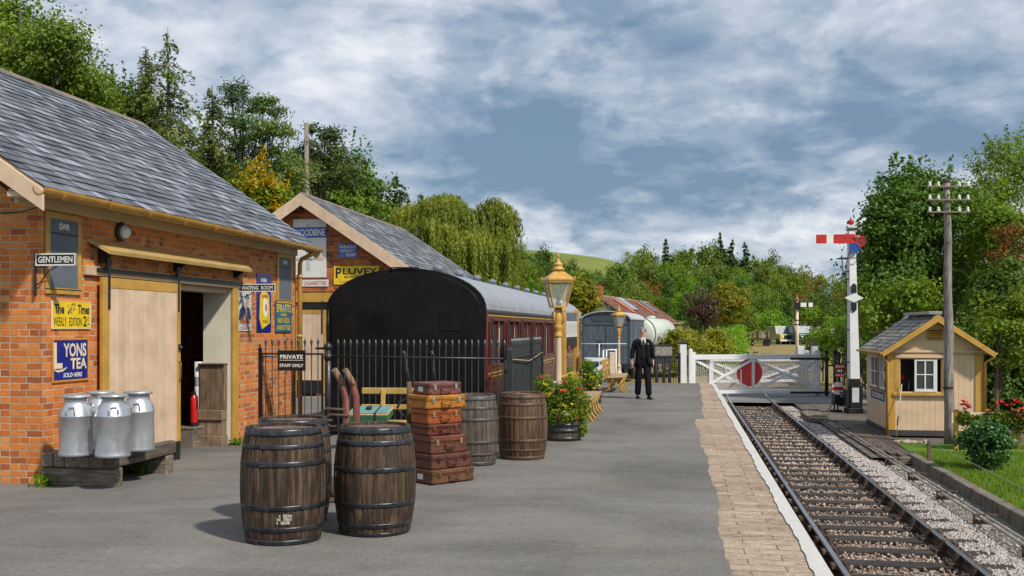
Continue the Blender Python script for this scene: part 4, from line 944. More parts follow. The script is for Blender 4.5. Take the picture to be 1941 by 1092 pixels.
def barrel(label, loc, H, Rm, Re, wood, hoopm, hoops, rz=0.0, group='oak barrels', seed=0, mark=None, head=HEADW):
    rr = random.Random(seed); t = thing('barrel', label, 'barrel', loc, rz, group)
    prof = lambda u: Re+(Rm-Re)*(1-abs(2*u-1)**2.1)
    mb = MB(); a = 0; ns = 25; ws = [rr.uniform(.7, 1.3) for _ in range(ns)]; tot = sum(ws); K = 14
    for wgt in ws:
        da = 2*PI*wgt/tot; dr = rr.uniform(-.0018, .0018); vs = []; cols = 4
        for k in range(K+1):
            u = k/K; r = prof(u)+dr
            for c in range(cols+1):
                f = c/cols; th = a+da*(.012+.976*f); q = r-(.0055 if c in (0, cols) else 0); vs.append((q*math.cos(th), q*math.sin(th), H*u))
        n = cols+1; mb.add(vs, [(k*n+c, k*n+c+1, (k+1)*n+c+1, (k+1)*n+c) for k in range(K) for c in range(cols)], 0, True)
        # chime: top edge and inner lip of the stave
        r0 = prof(1)+dr; th0, th1 = a+da*.012, a+da*.988; ri = r0-.022
        mb.add([(r0*math.cos(th0), r0*math.sin(th0), H), (r0*math.cos(th1), r0*math.sin(th1), H), (ri*math.cos(th1), ri*math.sin(th1), H-.004), (ri*math.cos(th0), ri*math.sin(th0), H-.004), (ri*math.cos(th1), ri*math.sin(th1), H-.05), (ri*math.cos(th0), ri*math.sin(th0), H-.05)], [(0, 1, 2, 3), (3, 2, 4, 5)])
        a += da
    mb.build('staves', wood, t)
    mb = MB(); r = Re-.018; x = -r; wn = 2*r/6
    for i in range(6):
        x0, x1 = -r+i*wn+.002, -r+(i+1)*wn-.002; pts = []
        for k in range(9): xx = x0+(x1-x0)*k/8; pts.append((xx, -math.sqrt(max(r*r-xx*xx, 0))))
        for k in range(9): xx = x1-(x1-x0)*k/8; pts.append((xx, math.sqrt(max(r*r-xx*xx, 0))))
        mb.prism(pts, H-.045, H-.028+rr.uniform(-.002, .002), 'z')
    mb.build('head', head, t)
    for u, hh in hoops:
        mb = MB(); u0, u1 = u-hh/H/2, u+hh/H/2; pr = []
        for k in range(4): uu = u0+(u1-u0)*k/3; pr.append((prof(min(max(uu, 0), 1))+.0035, uu*H))
        pr = [(pr[0][0]-.006, pr[0][1])]+pr+[(pr[-1][0]-.006, pr[-1][1])]
        mb.lathe(pr, 56, cap=False)
        a0 = rr.uniform(3.6, 4.4)
        for da in (0, .05):
            for dz in (-.012, .012):
                rr2 = prof(u)+.004; mb.ball((rr2*math.cos(a0+da), rr2*math.sin(a0+da), u*H+dz), .007, 6)
        mb.build('hoop', hoopm, t)
    if mark:
        ang, u = mark; r = prof(u)+.004; o = MB(); rr3 = random.Random(4)
        for i in range(7):
            for j in range(3):
                if rr3.random() < .8:
                    th = ang+(i-3)*.052; z = u*H+(j-1)*.028; w_ = rr3.uniform(.012, .020); h_ = rr3.uniform(.009, .0145); ca, sa = math.cos(th), math.sin(th)
                    P = lambda s, zz: ((r)*ca-s*sa, (r)*sa+s*ca, zz); o.quad(P(-w_/2, z-h_), P(w_/2, z-h_), P(w_/2, z+h_), P(-w_/2, z+h_))
        o.build('stencil', paint('stencil_white', (.34, .30, .26), .7, .3, 30, 0), t)
    return t
H6 = [(.965, .058), (.845, .036), (.70, .044), (.33, .042), (.145, .04), (.03, .045)]
pA = on_ground(537, 1023); pB = on_ground(711, 1008); pC = at(556, 9.35)
aim = lambda p: math.atan2(-p.y, -p.x)
barrel('oak barrel with a pale stencil, nearest to the camera in the front group', pA, .945, .348, .300, OAK, HOOP, H6, .3, seed=1, mark=(aim(pA)-.3+.02, .24))
barrel('oak barrel with a dark bung hole near its top rim, front of the suitcases', pB, .925, .350, .292, OAK, HOOP, [(.962, .06), (.855, .046), (.615, .042), (.30, .04), (.11, .04), (.03, .03)], 1.1, seed=2)
barrel('oak barrel half hidden behind the stencilled front barrel', pC, .94, .345, .295, OAK, HOOP, H6, 2.0, seed=3)
pD = on_ground(896, 880); pE = on_ground(990, 869)
barrel('grey weathered barrel between the suitcases and the brown barrel', pD, .90, .335, .285, OAKGREY, HOOPGREY, [(.955, .05), (.82, .035), (.66, .04), (.34, .04), (.17, .03), (.04, .05)], .6, seed=4, head=OAKGREY)
barrel('brown varnished barrel beside the flower tub', pE, .885, .338, .29, OAKBROWN, HOOPBROWN, [(.95, .05), (.84, .035), (.64, .04), (.30, .04), (.16, .03), (.04, .05)], 2.6, seed=5, head=wood_mat('pale_barrel_head', (.32, .25, .2), (.48, .39, .32), 0))
bh = thing('bung', 'dark bung in the top of the oak barrel before the suitcases', 'bung', (0, 0, 0)) if False else None

# ------------------------------------------------------------------ milk churns on the timber stand
def build_stand():
    t = thing('timber_stand', 'low stand of weathered timbers under the milk churns', 'stand', (-6.50, 10.62, 0))
    mb = MB(); z0, z1 = .215, .37; x = -.50
    for wv in (.17, .16, .19, .30, .19, .17): pass
    y = -.22
    # heavy top planks running across, end grain to the front
    xs = [-.48, -.33, -.20, .10, .28, .40]
    mb.box((-.48, -.25, z0), (-.335, .95, z1)); mb.box((-.33, -.25, z0+.005), (-.205, .95, z1-.004)); mb.box((-.20, -.245, z0), (.095, .95, z1+.003)); mb.box((.10, -.25, z0), (.275, .95, z1-.005)); mb.box((.28, -.25, z0+.003), (.40, 1.15, z1+.006))
    mb.build('top_planks', WOODGREY, t, .014)
    mb = MB(); mb.box((-.50, -.22, -.005), (.40, -.06, z0-.002)); mb.build('bearer', WOODGREYX, t, .018)
    mb = MB(); mb.box((-.3, .92, -.06), (.40, 1.10, z0-.002)); mb.build('bearer', WOODGREYX, t, .018)
build_stand()
def churn(label, x, y, z, rz, s=1.0, seed=0):
    t = thing('milk_churn', label, 'milk churn', (x, y, z), rz, 'milk churns on the timber stand')
    zs_ = .915*s
    prof = [(.175, 0), (.185, .012), (.183, .03), (.180, .06), (.183, .2), (.182, .46), (.188, .47), (.188, .485), (.182, .495), (.170, .54), (.150, .585), (.128, .615), (.122, .64), (.122, .675), (.126, .68)]
    mb = MB(); mb.lathe([(r*s, q*zs_) for r, q in prof], 36)
    rr = random.Random(seed); dents = [(rr.uniform(0, 6.28), rr.uniform(.06, .42), rr.uniform(.04, .09), rr.uniform(.004, .013)) for _ in range(22)]
    nv = []
    for v in mb.v:
        a = math.atan2(v[1], v[0]); k = 1.0
        for da, dz, dr, dd in dents:
            d = math.hypot(((a-da+PI) % (2*PI)-PI)*.18, v[2]-dz); k -= dd/.18*math.exp(-(d/dr)**2)
        nv.append((v[0]*k, v[1]*k, v[2]))
    mb.v = nv; mb.build('body', ALU, t)
    mb = MB(); mb.lathe([(r*s, q*zs_) for r, q in [(.118, .655), (.119, .69), (.15, .695), (.158, .71), (.150, .728), (.09, .735), (.03, .732), (.001, .731)]], 32); mb.build('lid', ALU, t)
    for a in (-2.2, .94):
        mb = MB(); ca, sa = math.cos(a), math.sin(a); P = lambda r, w_, z_: ((r*ca-w_*sa)*s, (r*sa+w_*ca)*s, z_*zs_)
        mb.tube([P(.178, -.045, .505), P(.194, -.045, .515), P(.182, -.045, .565), P(.168, -.03, .588), P(.168, .03, .588), P(.182, .045, .565), P(.194, .045, .515), P(.178, .045, .505)], .008*s, 7); mb.build('handle', ALU, t)
    return t
zc = .372
churn('milk churn nearest the brick corner on the timber stand', *at(144, 11.15)[:2], zc, .9, .98, 1)
churn('dented milk churn in the front middle of the stand', *at(214, 11.05)[:2], zc, 1.2, 1.0, 2)
churn('milk churn almost hidden behind the two front churns', *at(190, 11.72)[:2], zc, .5, .99, 3)
churn('milk churn farthest along the stand against the cream door', *at(262, 11.62)[:2], zc, 1.0, 1.0, 4)

# ------------------------------------------------------------------ sack trucks, suitcases, bench
IRONBAR = paint('blue_iron', (.05, .065, .09), .45, .3, 8, .2, .5, dcol=(.03, .03, .03))
def wheel(parent, x, y, r, m, wd=.05, z=None):
    mb = MB(); M = Matrix.Translation((x, y, r if z is None else z)) @ Matrix.Rotation(PI/2, 4, 'Y')
    mb.lathe([(r-.03, -wd/2), (r, -wd/2), (r, wd/2), (r-.03, wd/2), (r-.03, -wd/2)], 20, (0, 0, 0), 0, True, 0, M, False); mb.lathe([(.03, -wd/2-.01), (.03, wd/2+.01)], 10, (0, 0, 0), 0, True, 0, M)
    for i in range(6): a = i*PI/3; mb.tube([(x, y+.02*math.cos(a), M.translation.z+.02*math.sin(a)), (x, y+(r-.02)*math.cos(a), M.translation.z+(r-.02)*math.sin(a))], .010, 5)
    return mb.build('wheel', m, parent)
def build_truck_red():
    D = 10.45; b0 = at(652, D); t = thing('sack_truck', 'upright sack truck with worn red curved handles behind the front barrels', 'sack truck', (b0.x, b0.y, 0), YAW-.25, 'porters sack trucks')
    wr = wood_mat('red_handle', (.20, .06, .045), (.34, .13, .10), 2, 4, .55, .2, .3, .4)
    wb = wood_mat('worn_handle', (.17, .10, .06), (.30, .20, .13), 2, 4)
    for x in (-.045, .07):
        mb = MB(); mb.tube([(x+.05, .0, .12), (x+.05, .02, .5), (x+.055, .03, .85), (x+.05, .03, 1.05), (x+.02, -.0, 1.20), (x-.035, -.06, 1.33)], [.03, .034, .036, .036, .034, .029], 10); o = mb.build('handle', wr, t)
        mb = MB(); mb.tube([(x+.0285, .0085, 1.165), (x+.008, -.012, 1.23), (x-.036, -.062, 1.334)], [.0355, .034, .0305], 10); mb.build('grip', wb, o)
    mb = MB(); mb.box((-.02, -.0, .3), (.12, .035, .36)); mb.box((-.02, .0, .62), (.12, .035, .68)); mb.build('crossbar', wr, t, .006)
    mb = MB()
    for x, z in ((-.06, .90), (-.02, .84)): mb.tube([(x+.07, .0, z+.02), (x-.12, -.02, z+.03), (x-.17, -.03, z-.0), (x-.17, -.03, z-.06), (x-.12, -.02, z-.09), (x-.06, -.01, z-.09)], .015, 7)
    mb.build('leg_iron', RUST, t)
    mb = MB(); mb.box((-.16, -.22, .01), (.26, .02, .025)); mb.build('toe_plate', RUST, t)
    wheel(t, -.14, .10, .11, RUST); wheel(t, .24, .10, .11, RUST)
    mb = MB(); mb.tube([(-.16, .1, .11), (.26, .1, .11)], .014, 8); mb.build('axle', RUST, t)
build_truck_red()
pS = on_ground(838, 905); SRZ = YAW+.18
def build_truck_suit():
    b0 = at(800, 12.12); t = thing('sack_truck', 'upright sack truck with black tipped handles behind the stacked suitcases', 'sack truck', (b0.x, b0.y, 0), YAW, 'porters sack trucks')
    wb = wood_mat('brown_handle', (.10, .055, .03), (.19, .115, .065), 2, 4)
    for x, lean in ((-.155, -.05), (.145, -.02)):
        mb = MB(); mb.tube([(x*.9, .0, .1), (x, .02, .7), (x, .03, 1.12)], [.028, .032, .030], 9); o = mb.build('handle', wb, t)
        mb = MB(); mb.tube([(x, .03, 1.11), (x+lean*.6, .045, 1.27), (x+lean, .05, 1.43), (x+lean-.015, .03, 1.475)], [.024, .018, .017, .016], 8); mb.build('iron_tip', IRON, o)
    mb = MB()
    for z in (.25, .6, .95): mb.box((-.13, .0, z), (.12, .04, z+.05))
    mb.build('crossbar', wb, t, .006)
    mb = MB(); mb.bar((-.30, .06, .80), (-.02, .10, .50), .05, .012); mb.build('leg_iron', IRONBAR, t)
    mb = MB(); mb.tube([(-.30, .06, .80), (-.27, .06, .87), (-.17, .06, .93), (-.13, .06, .92)], .014, 7); mb.build('hook', IRON, t)
    mb = MB(); mb.box((-.18, -.42, .005), (.36, .0, .018)); mb.tube([(.1, -.42, .02), (.34, -.44, .03), (.40, -.30, .03)], .012, 6); mb.build('toe_plate', IRON, t)
    wheel(t, -.2, .1, .1, RUST); wheel(t, .2, .1, .1, RUST)
build_truck_suit()
def suitcase(label, x, y, z, wd, d, h, rz, col, lidfrac=.35, tag_=False, worn=.5, lock=(.55, .45, .25)):
    """wd along the handle side; root at the base centre; handle on the -Y side"""
    t = thing('suitcase', label, 'suitcase', (x, y, z), rz, 'suitcases stacked on the sack truck')
    nm = 'leather_%d_%d_%d' % tuple(int(c*1000) for c in col)
    m = paint(nm, col, .42, .25, 7, .3, worn, dcol=[c*.42 for c in col], spec=.5); m2 = paint(nm+'_trim', [c*.72 for c in col], .45, .25, 9, .3, .4, dcol=[c*.4 for c in col])
    lk = paint('brass_%d' % int(lock[2]*100), lock, .35, .2, 9, .1, .3, metal=.8, dcol=(.12, .1, .06))
    hl = h*(1-lidfrac)
    mb = MB(); mb.box((-wd/2, -d/2, 0), (wd/2, d/2, hl-.002)); mb.build('case', m, t, .014, 2)
    mb = MB(); mb.box((-wd/2-.004, -d/2-.004, hl), (wd/2+.004, d/2+.004, h)); mb.build('lid', m, t, .014, 2)
    mb = MB(); mb.box((-wd/2-.006, -d/2-.006, hl-.012), (wd/2+.006, d/2+.006, hl-.001)); mb.build('rim', m2, t, .003)
    cm = MB(); cm.cbox((0, 0, 0), (.048, .048, .046)); cm = cm.mesh('corner_cap', m2, .012)
    for sx in (-1, 1):
        for sy in (-1, 1):
            for zc_ in (.022, h-.021):
                o = bpy.data.objects.new('corner_cap', cm); COL.objects.link(o); o.parent = t; o.location = (sx*(wd/2-.018), sy*(d/2-.018), zc_)
    mb = MB(); hz = hl-.03
    mb.tube([(-.065, -d/2-.008, hz), (-.06, -d/2-.035, hz-.004), (-.03, -d/2-.045, hz-.02), (.03, -d/2-.045, hz-.02), (.06, -d/2-.035, hz-.004), (.065, -d/2-.008, hz)], [.008, .010, .012, .012, .010, .008], 8); mb.build('handle', m2, t)
    for sx in (-1, 1):
        mb = MB(); mb.box((sx*wd*.33-.018, -d/2-.014, hl-.032), (sx*wd*.33+.018, -d/2-.005, hl+.03)); mb.cbox((sx*wd*.33, -d/2-.016, hl-.004), (.022, .008, .022)); mb.build('latch', lk, t, .003)
    if tag_:
        mb = MB(); mb.box((-wd/2-.007, -.05, h*.25), (-wd/2-.004, .05, h*.65)); mb.build('luggage_label', SIGNWHITE, t)
    return t
# heights measured down the stack from the ground up
SU = [('large flat brown suitcase at the bottom of the stack', .60, .42, .155, (.13, .055, .026), .12, (.25, .16, .08)),
      ('worn dark brown suitcase second from the bottom', .56, .40, .165, (.10, .035, .022), .10, (.12, .06, .03)),
      ('brown suitcase with a brass centre clasp third from the bottom', .50, .37, .20, (.125, .042, .024), .06, (.55, .45, .25)),
      ('dark red suitcase in the middle of the stack', .44, .36, .125, (.12, .028, .016), -.02, (.25, .14, .07)),
      ('orange tan suitcase third from the top', .45, .36, .17, (.29, .072, .016), -.02, (.55, .42, .18)),
      ('bright tan suitcase second from the top', .52, .40, .15, (.40, .155, .022), -.03, (.6, .55, .42)),
      ('small brown suitcase with pale label on top of the stack', .43, .34, .135, (.155, .055, .048), .0, (.5, .48, .45))]
bs = at(830, 11.72); z = .019
for i, (lab, wd, d, h, col, dr, lock) in enumerate(SU):
    off = [.045, .035, .02, -.02, -.02, -.015, -.01][i]; P = Vector((bs.x+off*CT, bs.y+off*ST))
    suitcase(lab, P.x, P.y, z, wd, d, h, YAW+.66+dr*.6, col, tag_=(i in (0, 6)), lock=lock); z += h+.003

def slat_bench(label, loc, rz, L, legs, seat_h=.43, back_h=.86, rustic=True, mat=OCHRE, seatm=None, group='yellow platform benches'):
    """local: bench faces -Y, length along X, root at the ground under the middle of the back"""
    t = thing('platform_bench', label, 'bench', loc, rz, group); sm_ = seatm or mat
    mb = MB()
    for k in range(4): y = -.50+.118*k; mb.box((-L/2, y, seat_h-.03-.004*k), (L/2, y+.103, seat_h-.004*k))
    mb.build('seat', sm_, t, .008)
    mb = MB()
    for z0, h in ((seat_h+.135, .075), (back_h-.095, .095)):
        yo = (z0-seat_h)*.18; mb.box((-L/2, .015+yo, z0), (L/2, .045+yo, z0+h))
    mb.build('backrest', mat, t, .008)
    for x in legs:
        mb = MB()
        if rustic:   # shaped cast ends with scrolls
            for y0, y1, y2 in ((-.47, -.40, -.50), (-.06, -.10, .06)):
                mb.tube([(x, y2, 0), (x, y1-.02, .12), (x, y1, .25), (x, y0, seat_h-.035)], [.030, .022, .020, .032], 8)
            mb.tube([(x, -.40, .14), (x, -.30, .26), (x, -.22, .30), (x, -.14, .25), (x, -.12, .14)], .016, 7); mb.tube([(x, -.38, .36), (x, -.28, .30), (x, -.2, .36)], .014, 6)
        else:
            mb.box((x-.03, -.46, 0), (x+.03, -.40, seat_h-.035)); mb.box((x-.03, -.04, 0), (x+.03, .02, seat_h-.035))
        mb.bar((x, -.5, seat_h-.045), (x, .02, seat_h-.055), .045, .03); mb.build('leg', mat, t)
        mb = MB(); mb.bar((x, -.0, seat_h-.06), (x, .012+(back_h-seat_h)*.18-.02, back_h-.02), .07, .035, 0, (0, 1, 0)); mb.build('back_support', mat, t, .006)
    return t
bb = at(752, 15.5); slat_bench('yellow slatted bench facing the camera before the iron railing', (bb.x+.1, bb.y, FZ*.5), YAW*.35, 1.32, (-.32, .50), .44, .90, False, paint('bench_yellow', (.43, .285, .09), .5, .12, 4, .12, .25, dcol=(.26, .17, .06)))
b1 = at(1098, 20.0)
BENCHY = paint('bench_ochre', (.48, .28, .055), .55, .15, 5, .15, .4, dcol=(.22, .14, .05))
SEATW = wood_mat('bench_seat_worn', (.30, .21, .11), (.48, .36, .21), 0, 4, .7, .2, .3, .3)
slat_bench('yellow bench seen end on beside the flower tub', (-2.13, 20.35, 0), PI/2, 2.5, (-1.15, -.55, .05, .62, 1.15), .43, .85, True, BENCHY, SEATW)
slat_bench('farther yellow bench seen end on beyond the second flower tub', (-2.02, 28.9, 0), PI/2, 2.4, (-1.1, -.5, .1, 1.05), .44, .88, True, BENCHY, SEATW)
# teal case on the bench
cs = at(706, 15.05); t = thing('picnic_case', 'flat teal case with a cream edge lying on the yellow bench', 'case', (cs.x, cs.y-.08, .43), YAW-.08); t.rotation_euler[0] = .16
tl = paint('teal_leathercloth', (.13, .27, .27), .55, .12, 6, .15, .3, dcol=(.08, .15, .15))
mb = MB(); mb.box((-.29, -.22, 0), (.29, .22, .10)); mb.build('case', paint('case_green', (.03, .12, .06), .5, .2, 6, .1, .3), t, .012)
mb = MB(); mb.box((-.292, -.223, .101), (.292, .223, .125)); mb.build('rim', paint('case_cream', (.55, .36, .15), .5, .2, 6, .1, .3), t, .006)
mb = MB(); mb.box((-.285, -.215, .126), (.285, .215, .142)); mb.build('lid', tl, t, .008)
mb = MB(); mb.box((.10, -.225, .143), (.125, .224, .147)); mb.box((.10, -.232, .02), (.125, -.2235, .147)); mb.build('strap', IRON, t)
mb = MB(); mb.box((-.06, -.05, .143), (.02, .05, .185)); mb.build('buckle', IRON, t, .01)
# ------------------------------------------------------------------ platform lamps
LAMPGOLD = paint('lamp_gold', (.52, .30, .07), .42, .15, 7, .15, .25, dcol=(.24, .14, .04))
LAMPCREAM = paint('lamp_cream', (.60, .47, .33), .5, .08, 4, .1, .22, dcol=(.3, .2, .12))
LGLASS = glass_mat('lantern_glass', (.75, .82, .80), .22, .04)
def build_lamp(label, loc, rz=.35, s=1.0):
    t = thing('platform_lamp', label, 'street lamp', loc, rz, 'gas style platform lamps'); t.scale = (s, s, s)
    mb = MB(); mb.lathe([(.16, 0), (.16, .06), (.12, .1), (.11, .34), (.13, .37), (.10, .42), (.085, .47), (.074, .6), (.062, 1.72), (.066, 1.74)], 18); mb.build('column', LAMPCREAM, t)
    mb = MB(); mb.lathe([(.067, 1.742), (.085, 1.76), (.085, 1.80), (.070, 1.83), (.068, 1.90), (.088, 1.93), (.088, 1.98), (.075, 2.01), (.085, 2.08), (.095, 2.14), (.075, 2.22), (.055, 2.28), (.05, 2.36)], 18); mb.build('capital', LAMPGOLD, t)
    mb = MB()
    for k in range(4):
        a = k*PI/2+PI/4; c, s_ = math.cos(a), math.sin(a); P = lambda r, z: (r*c, r*s_, z)
        mb.tube([P(.07, 2.03), P(.13, 2.06), P(.155, 2.14), P(.13, 2.24), P(.08, 2.27), P(.07, 2.33), P(.10, 2.40)], .015, 7)
    mb.build('scroll', LAMPGOLD, t)
    # lantern: tapered square frame, four panes, roof and finial
    zb, zt, rb, rt = 2.36, 2.86, .135, .245
    mb = MB(); C = [(math.cos(k*PI/2+PI/4), math.sin(k*PI/2+PI/4)) for k in range(4)]; q = math.sqrt(2)
    for c, s_ in C: mb.bar((c*rb*q, s_*rb*q, zb), (c*rt*q, s_*rt*q, zt), .028, .028)
    for k in range(4):
        a, b_ = C[k], C[(k+1) % 4]
        mb.bar((a[0]*rb*q, a[1]*rb*q, zb), (b_[0]*rb*q, b_[1]*rb*q, zb), .03, .035); mb.bar((a[0]*rt*q, a[1]*rt*q, zt), (b_[0]*rt*q, b_[1]*rt*q, zt), .035, .04)
    mb.box((-rb, -rb, zb-.02), (rb, rb, zb)); fr = mb.build('lantern_frame', LAMPGOLD, t)
    for k in range(4):
        a, b_ = C[k], C[(k+1) % 4]; i = .97*q; mb = MB(); mb.quad((a[0]*rb*i, a[1]*rb*i, zb), (b_[0]*rb*i, b_[1]*rb*i, zb), (b_[0]*rt*i, b_[1]*rt*i, zt), (a[0]*rt*i, a[1]*rt*i, zt)); mb.build('pane', LGLASS, fr)
    mb = MB(); mb.lathe([(rt*q*1.13, zt+.015), (rt*q*1.15, zt+.05), (rt*q*.98, zt+.075), (.20, zt+.17), (.135, zt+.20)], 4, (0, 0, 0), 0, False, PI/4)
    for c, s_ in C: mb.lathe([(.012, 0), (.022, .02), (.001, .06)], 6, (c*rt*q*1.12, s_*rt*q*1.12, zt+.045))
    rf = mb.build('lantern_roof', LAMPGOLD, t)
    mb = MB(); mb.lathe([(.105, zt+.19), (.095, zt+.22), (.13, zt+.235), (.14, zt+.25), (.10, zt+.28), (.085, zt+.32), (.105, zt+.335), (.08, zt+.37), (.05, zt+.40), (.06, zt+.415), (.025, zt+.44), (.018, zt+.49), (.032, zt+.505), (.018, zt+.53), (.012, zt+.56), (.001, zt+.61)], 14); mb.build('finial', LAMPGOLD, rf)
    mb = MB(); mb.lathe([(.06, zb), (.065, zb+.06), (.035, zb+.10), (.03, zb+.13), (.04, zb+.16), (.001, zb+.2)], 12); mb.build('burner', IRON, t)
build_lamp('tall cream and gold lantern lamp rising behind the flower tub', (*at(1058, 18.6)[:2], 0), .35, .905)
build_lamp('farther cream and gold lantern lamp left of the walking man', (*at(1173, 40.5)[:2], -.05), .5, .80)
# nameboard on two yellow posts between lamp and carriage
def build_nameboard():
    p0 = at(1068, 20.6); p1 = at(1092, 22.2); d = (p1-p0); L = d.length; t = thing('station_nameboard', 'white nameboard on yellow posts behind the near lamp', 'sign', p0, math.atan2(d.y, d.x))
    for x in (0, L):
        mb = MB(); mb.box((x-.065, -.05, 0), (x+.065, .05, zat(590, 21.4))); mb.lathe([(.08, 0), (.02, .06)], 4, (x, 0, zat(590, 21.4)), 0, False, PI/4); mb.build('post', OCHRE, t, .006)
    zt, z1, z0, zb = zat(593, 21.4), zat(609, 21.4), zat(639, 21.4), zat(656, 21.4)
    mb = MB(); mb.box((.066, -.03, z1), (L-.066, .03, zt)); mb.build('top_board', BOARDGREY, t, .004)
    mb = MB(); mb.box((.066, -.032, z0), (L-.066, .032, z1-.002)); mb.build('panel', SIGNWHITE, t, .004)
    mb = MB(); mb.box((.066, -.03, zb), (L-.066, .03, z0-.002)); mb.build('lower_board', BLACK, t, .004)
    mb = MB()
    for i in range(12): x = .12+(L-.24)*i/11; mb.box((x, -.036, z0+.04+.03*(i % 3)), (x+.035, -.0325, z1-.04-.02*(i % 2)))
    mb.build('faded_letters', paint('faded_grey_letters', (.36, .37, .38), .6, .2, 9, 0), t)
    mb = MB(); mb.box((L-.10, -.1, .86), (L+.07, -.051, 1.14)); mb.ball((L, -.11, 1.0), .03); mb.build('lock_box', paint('dark_gold', (.20, .10, .02), .5, .2, 6), t, .01)
build_nameboard()

# ------------------------------------------------------------------ flower tubs
def quads_cloud(C, size, asp, rng, up=.3, bend=False):
    """C (n,3) leaf centres -> rhombic leaves with random tilt; returns V,F"""
    n = len(C); d = rng.normal(size=(n, 3)); d /= np.linalg.norm(d, axis=1)[:, None]
    nn = rng.normal(size=(n, 3)); nn[:, 2] += up*3; nn /= np.linalg.norm(nn, axis=1)[:, None]
    d = d-nn*(d*nn).sum(1)[:, None]; d /= np.maximum(np.linalg.norm(d, axis=1)[:, None], 1e-6); s = np.cross(nn, d)
    L = size*(.7+.6*rng.random(n))[:, None]; W = L*asp
    V = np.stack([C-d*L*.5, C+s*W*.5-d*L*.05, C+d*L*.5, C-s*W*.5-d*L*.05], 1).reshape(-1, 3)
    F = np.arange(n*4).reshape(n, 4); return V, F
FLEAF = leaf_mat('bedding_leaf', [(.04, .09, .014), (.11, .20, .022), (.21, .33, .03), (.36, .46, .06)], .35, .3, bigscale=3)
def bloom_mat(n, c): return paint('petal_'+n, c, .6, .2, 20, 0)
PET = {'red': bloom_mat('red', (.60, .03, .015)), 'orange': bloom_mat('orange', (.62, .12, .01)), 'yellow': bloom_mat('yellow', (.75, .58, .02)), 'magenta': bloom_mat('magenta', (.40, .01, .10)), 'white': bloom_mat('white', (.75, .73, .68)), 'pink': bloom_mat('pink', (.70, .10, .12)), 'scarlet': bloom_mat('scarlet', (.65, .025, .02))}
def blooms(mb, c, r, rr, k=9):
    c = Vector(c)
    for i in range(k):
        a = i*2.4; tl = rr.uniform(.1, .9); d = Vector((math.cos(a)*math.cos(tl), math.sin(a)*math.cos(tl), math.sin(tl))); s = d.cross(Vector((0, 0, 1))).normalized()*r*.42; u = Vector((0, 0, 1))*r*.15
        mb.quad(c+d*r*.1, c+d*r*.6+s, c+d*r*1.05+u, c+d*r*.6-s)
    mb.ball(c+Vector((0, 0, r*.2)), r*.28, 6)
def flower_plant(name, label, loc, leaves, blobs, flowers, seed, leaf=.055, group=None, mat=None):
    rng = np.random.default_rng(seed); rr = random.Random(seed); t = thing(name, label, 'plant', loc, 0, group); C = []
    for cx, cy, cz, rx, ry, rz_, n in blobs:
        d = rng.normal(size=(n, 3)); d /= np.linalg.norm(d, axis=1)[:, None]; d *= rng.random((n, 1))**.4; C.append(np.array([cx, cy, cz])+d*np.array([rx, ry, rz_]))
    C = np.concatenate(C); V, F = quads_cloud(C, leaf, .6, rng, .4); np_obj('foliage', np_mesh('foliage', V, F, mat or FLEAF), t)
    mb = MB()
    for i in range(26):
        b = blobs[i % len(blobs)]; mb.tube([(b[0]*.3+rr.uniform(-.06, .06), b[1]*.3, -.05), (b[0]+rr.uniform(-1, 1)*b[3]*.6, b[1]+rr.uniform(-1, 1)*b[4]*.6, b[2]+rr.uniform(-.3, .8)*b[5])], [.007, .004], 5)
    mb.build('stem', paint('green_stem', (.07, .13, .02), .7, .2, 6), t)
    for col, pts in flowers.items():
        for p in pts:
            mb = MB(); blooms(mb, p[:3], p[3], rr); mb.build('bloom', PET[col], t)
    return t
def flower_tub(label, loc, r, h, wood):
    t = thing('half_barrel_tub', label, 'flower tub', loc, .4); mb = MB(); ns = 18
    for i in range(ns):
        a0, a1 = 2*PI*i/ns+.012, 2*PI*(i+1)/ns-.012; r0 = r*.86
        P = lambda rr_, a, z: (rr_*math.cos(a), rr_*math.sin(a), z)
        mb.add([P(r0, a0, 0), P(r0, a1, 0), P(r, a1, h), P(r, a0, h), P(r-.03, a0, h), P(r-.03, a1, h), P(r-.03, a0, h-.08), P(r-.03, a1, h-.08)], [(0, 1, 2, 3), (3, 2, 5, 4), (4, 5, 7, 6)])
    mb.build('staves', wood, t)
    for z in (.05, h*.55, h-.05):
        mb = MB(); q = r*(.86+.14*z/h)+.004; mb.lathe([(q-.004, z-.025), (q, z-.025), (q+.003, z+.025), (q-.003, z+.025)], 30, cap=False); mb.build('hoop', IRON, t)
    mb = MB(); mb.lathe([(r-.03, h-.06), (.001, h-.05)], 18, cap=False); mb.build('soil', paint('potting_soil', (.03, .02, .015), .95, .3, 9, .5), t)
p = on_ground(1066, 836)
flower_tub('half barrel flower tub between the brown barrel and the bench', (p.x, p.y+.1, 0), .31, .31, OAKGREY)
cl = lambda px, py, D: (lambda w_: (w_.x-p.x, w_.y-p.y-.1))(at(px, D))+(zat(py, D)-.31,)
F1 = {'red': [cl(1025, 718, 15.7)+(.07,), cl(1097, 740, 15.8)+(.055,)], 'orange': [cl(1067, 744, 15.6)+(.075,), cl(1070, 724, 15.8)+(.05,), cl(1094, 795, 15.7)+(.05,)],
      'yellow': [cl(1038, 752, 15.5)+(.085,), cl(1033, 731, 15.7)+(.05,), cl(1069, 771, 15.5)+(.05,), cl(1048, 780, 15.45)+(.035,), cl(1085, 768, 15.6)+(.035,)],
      'magenta': [cl(1058, 790, 15.45)+(.05,)], 'white': [cl(1074, 787, 15.45)+(.04,), cl(1070, 781, 15.45)+(.025,), cl(1052, 726, 15.7)+(.03,)]}
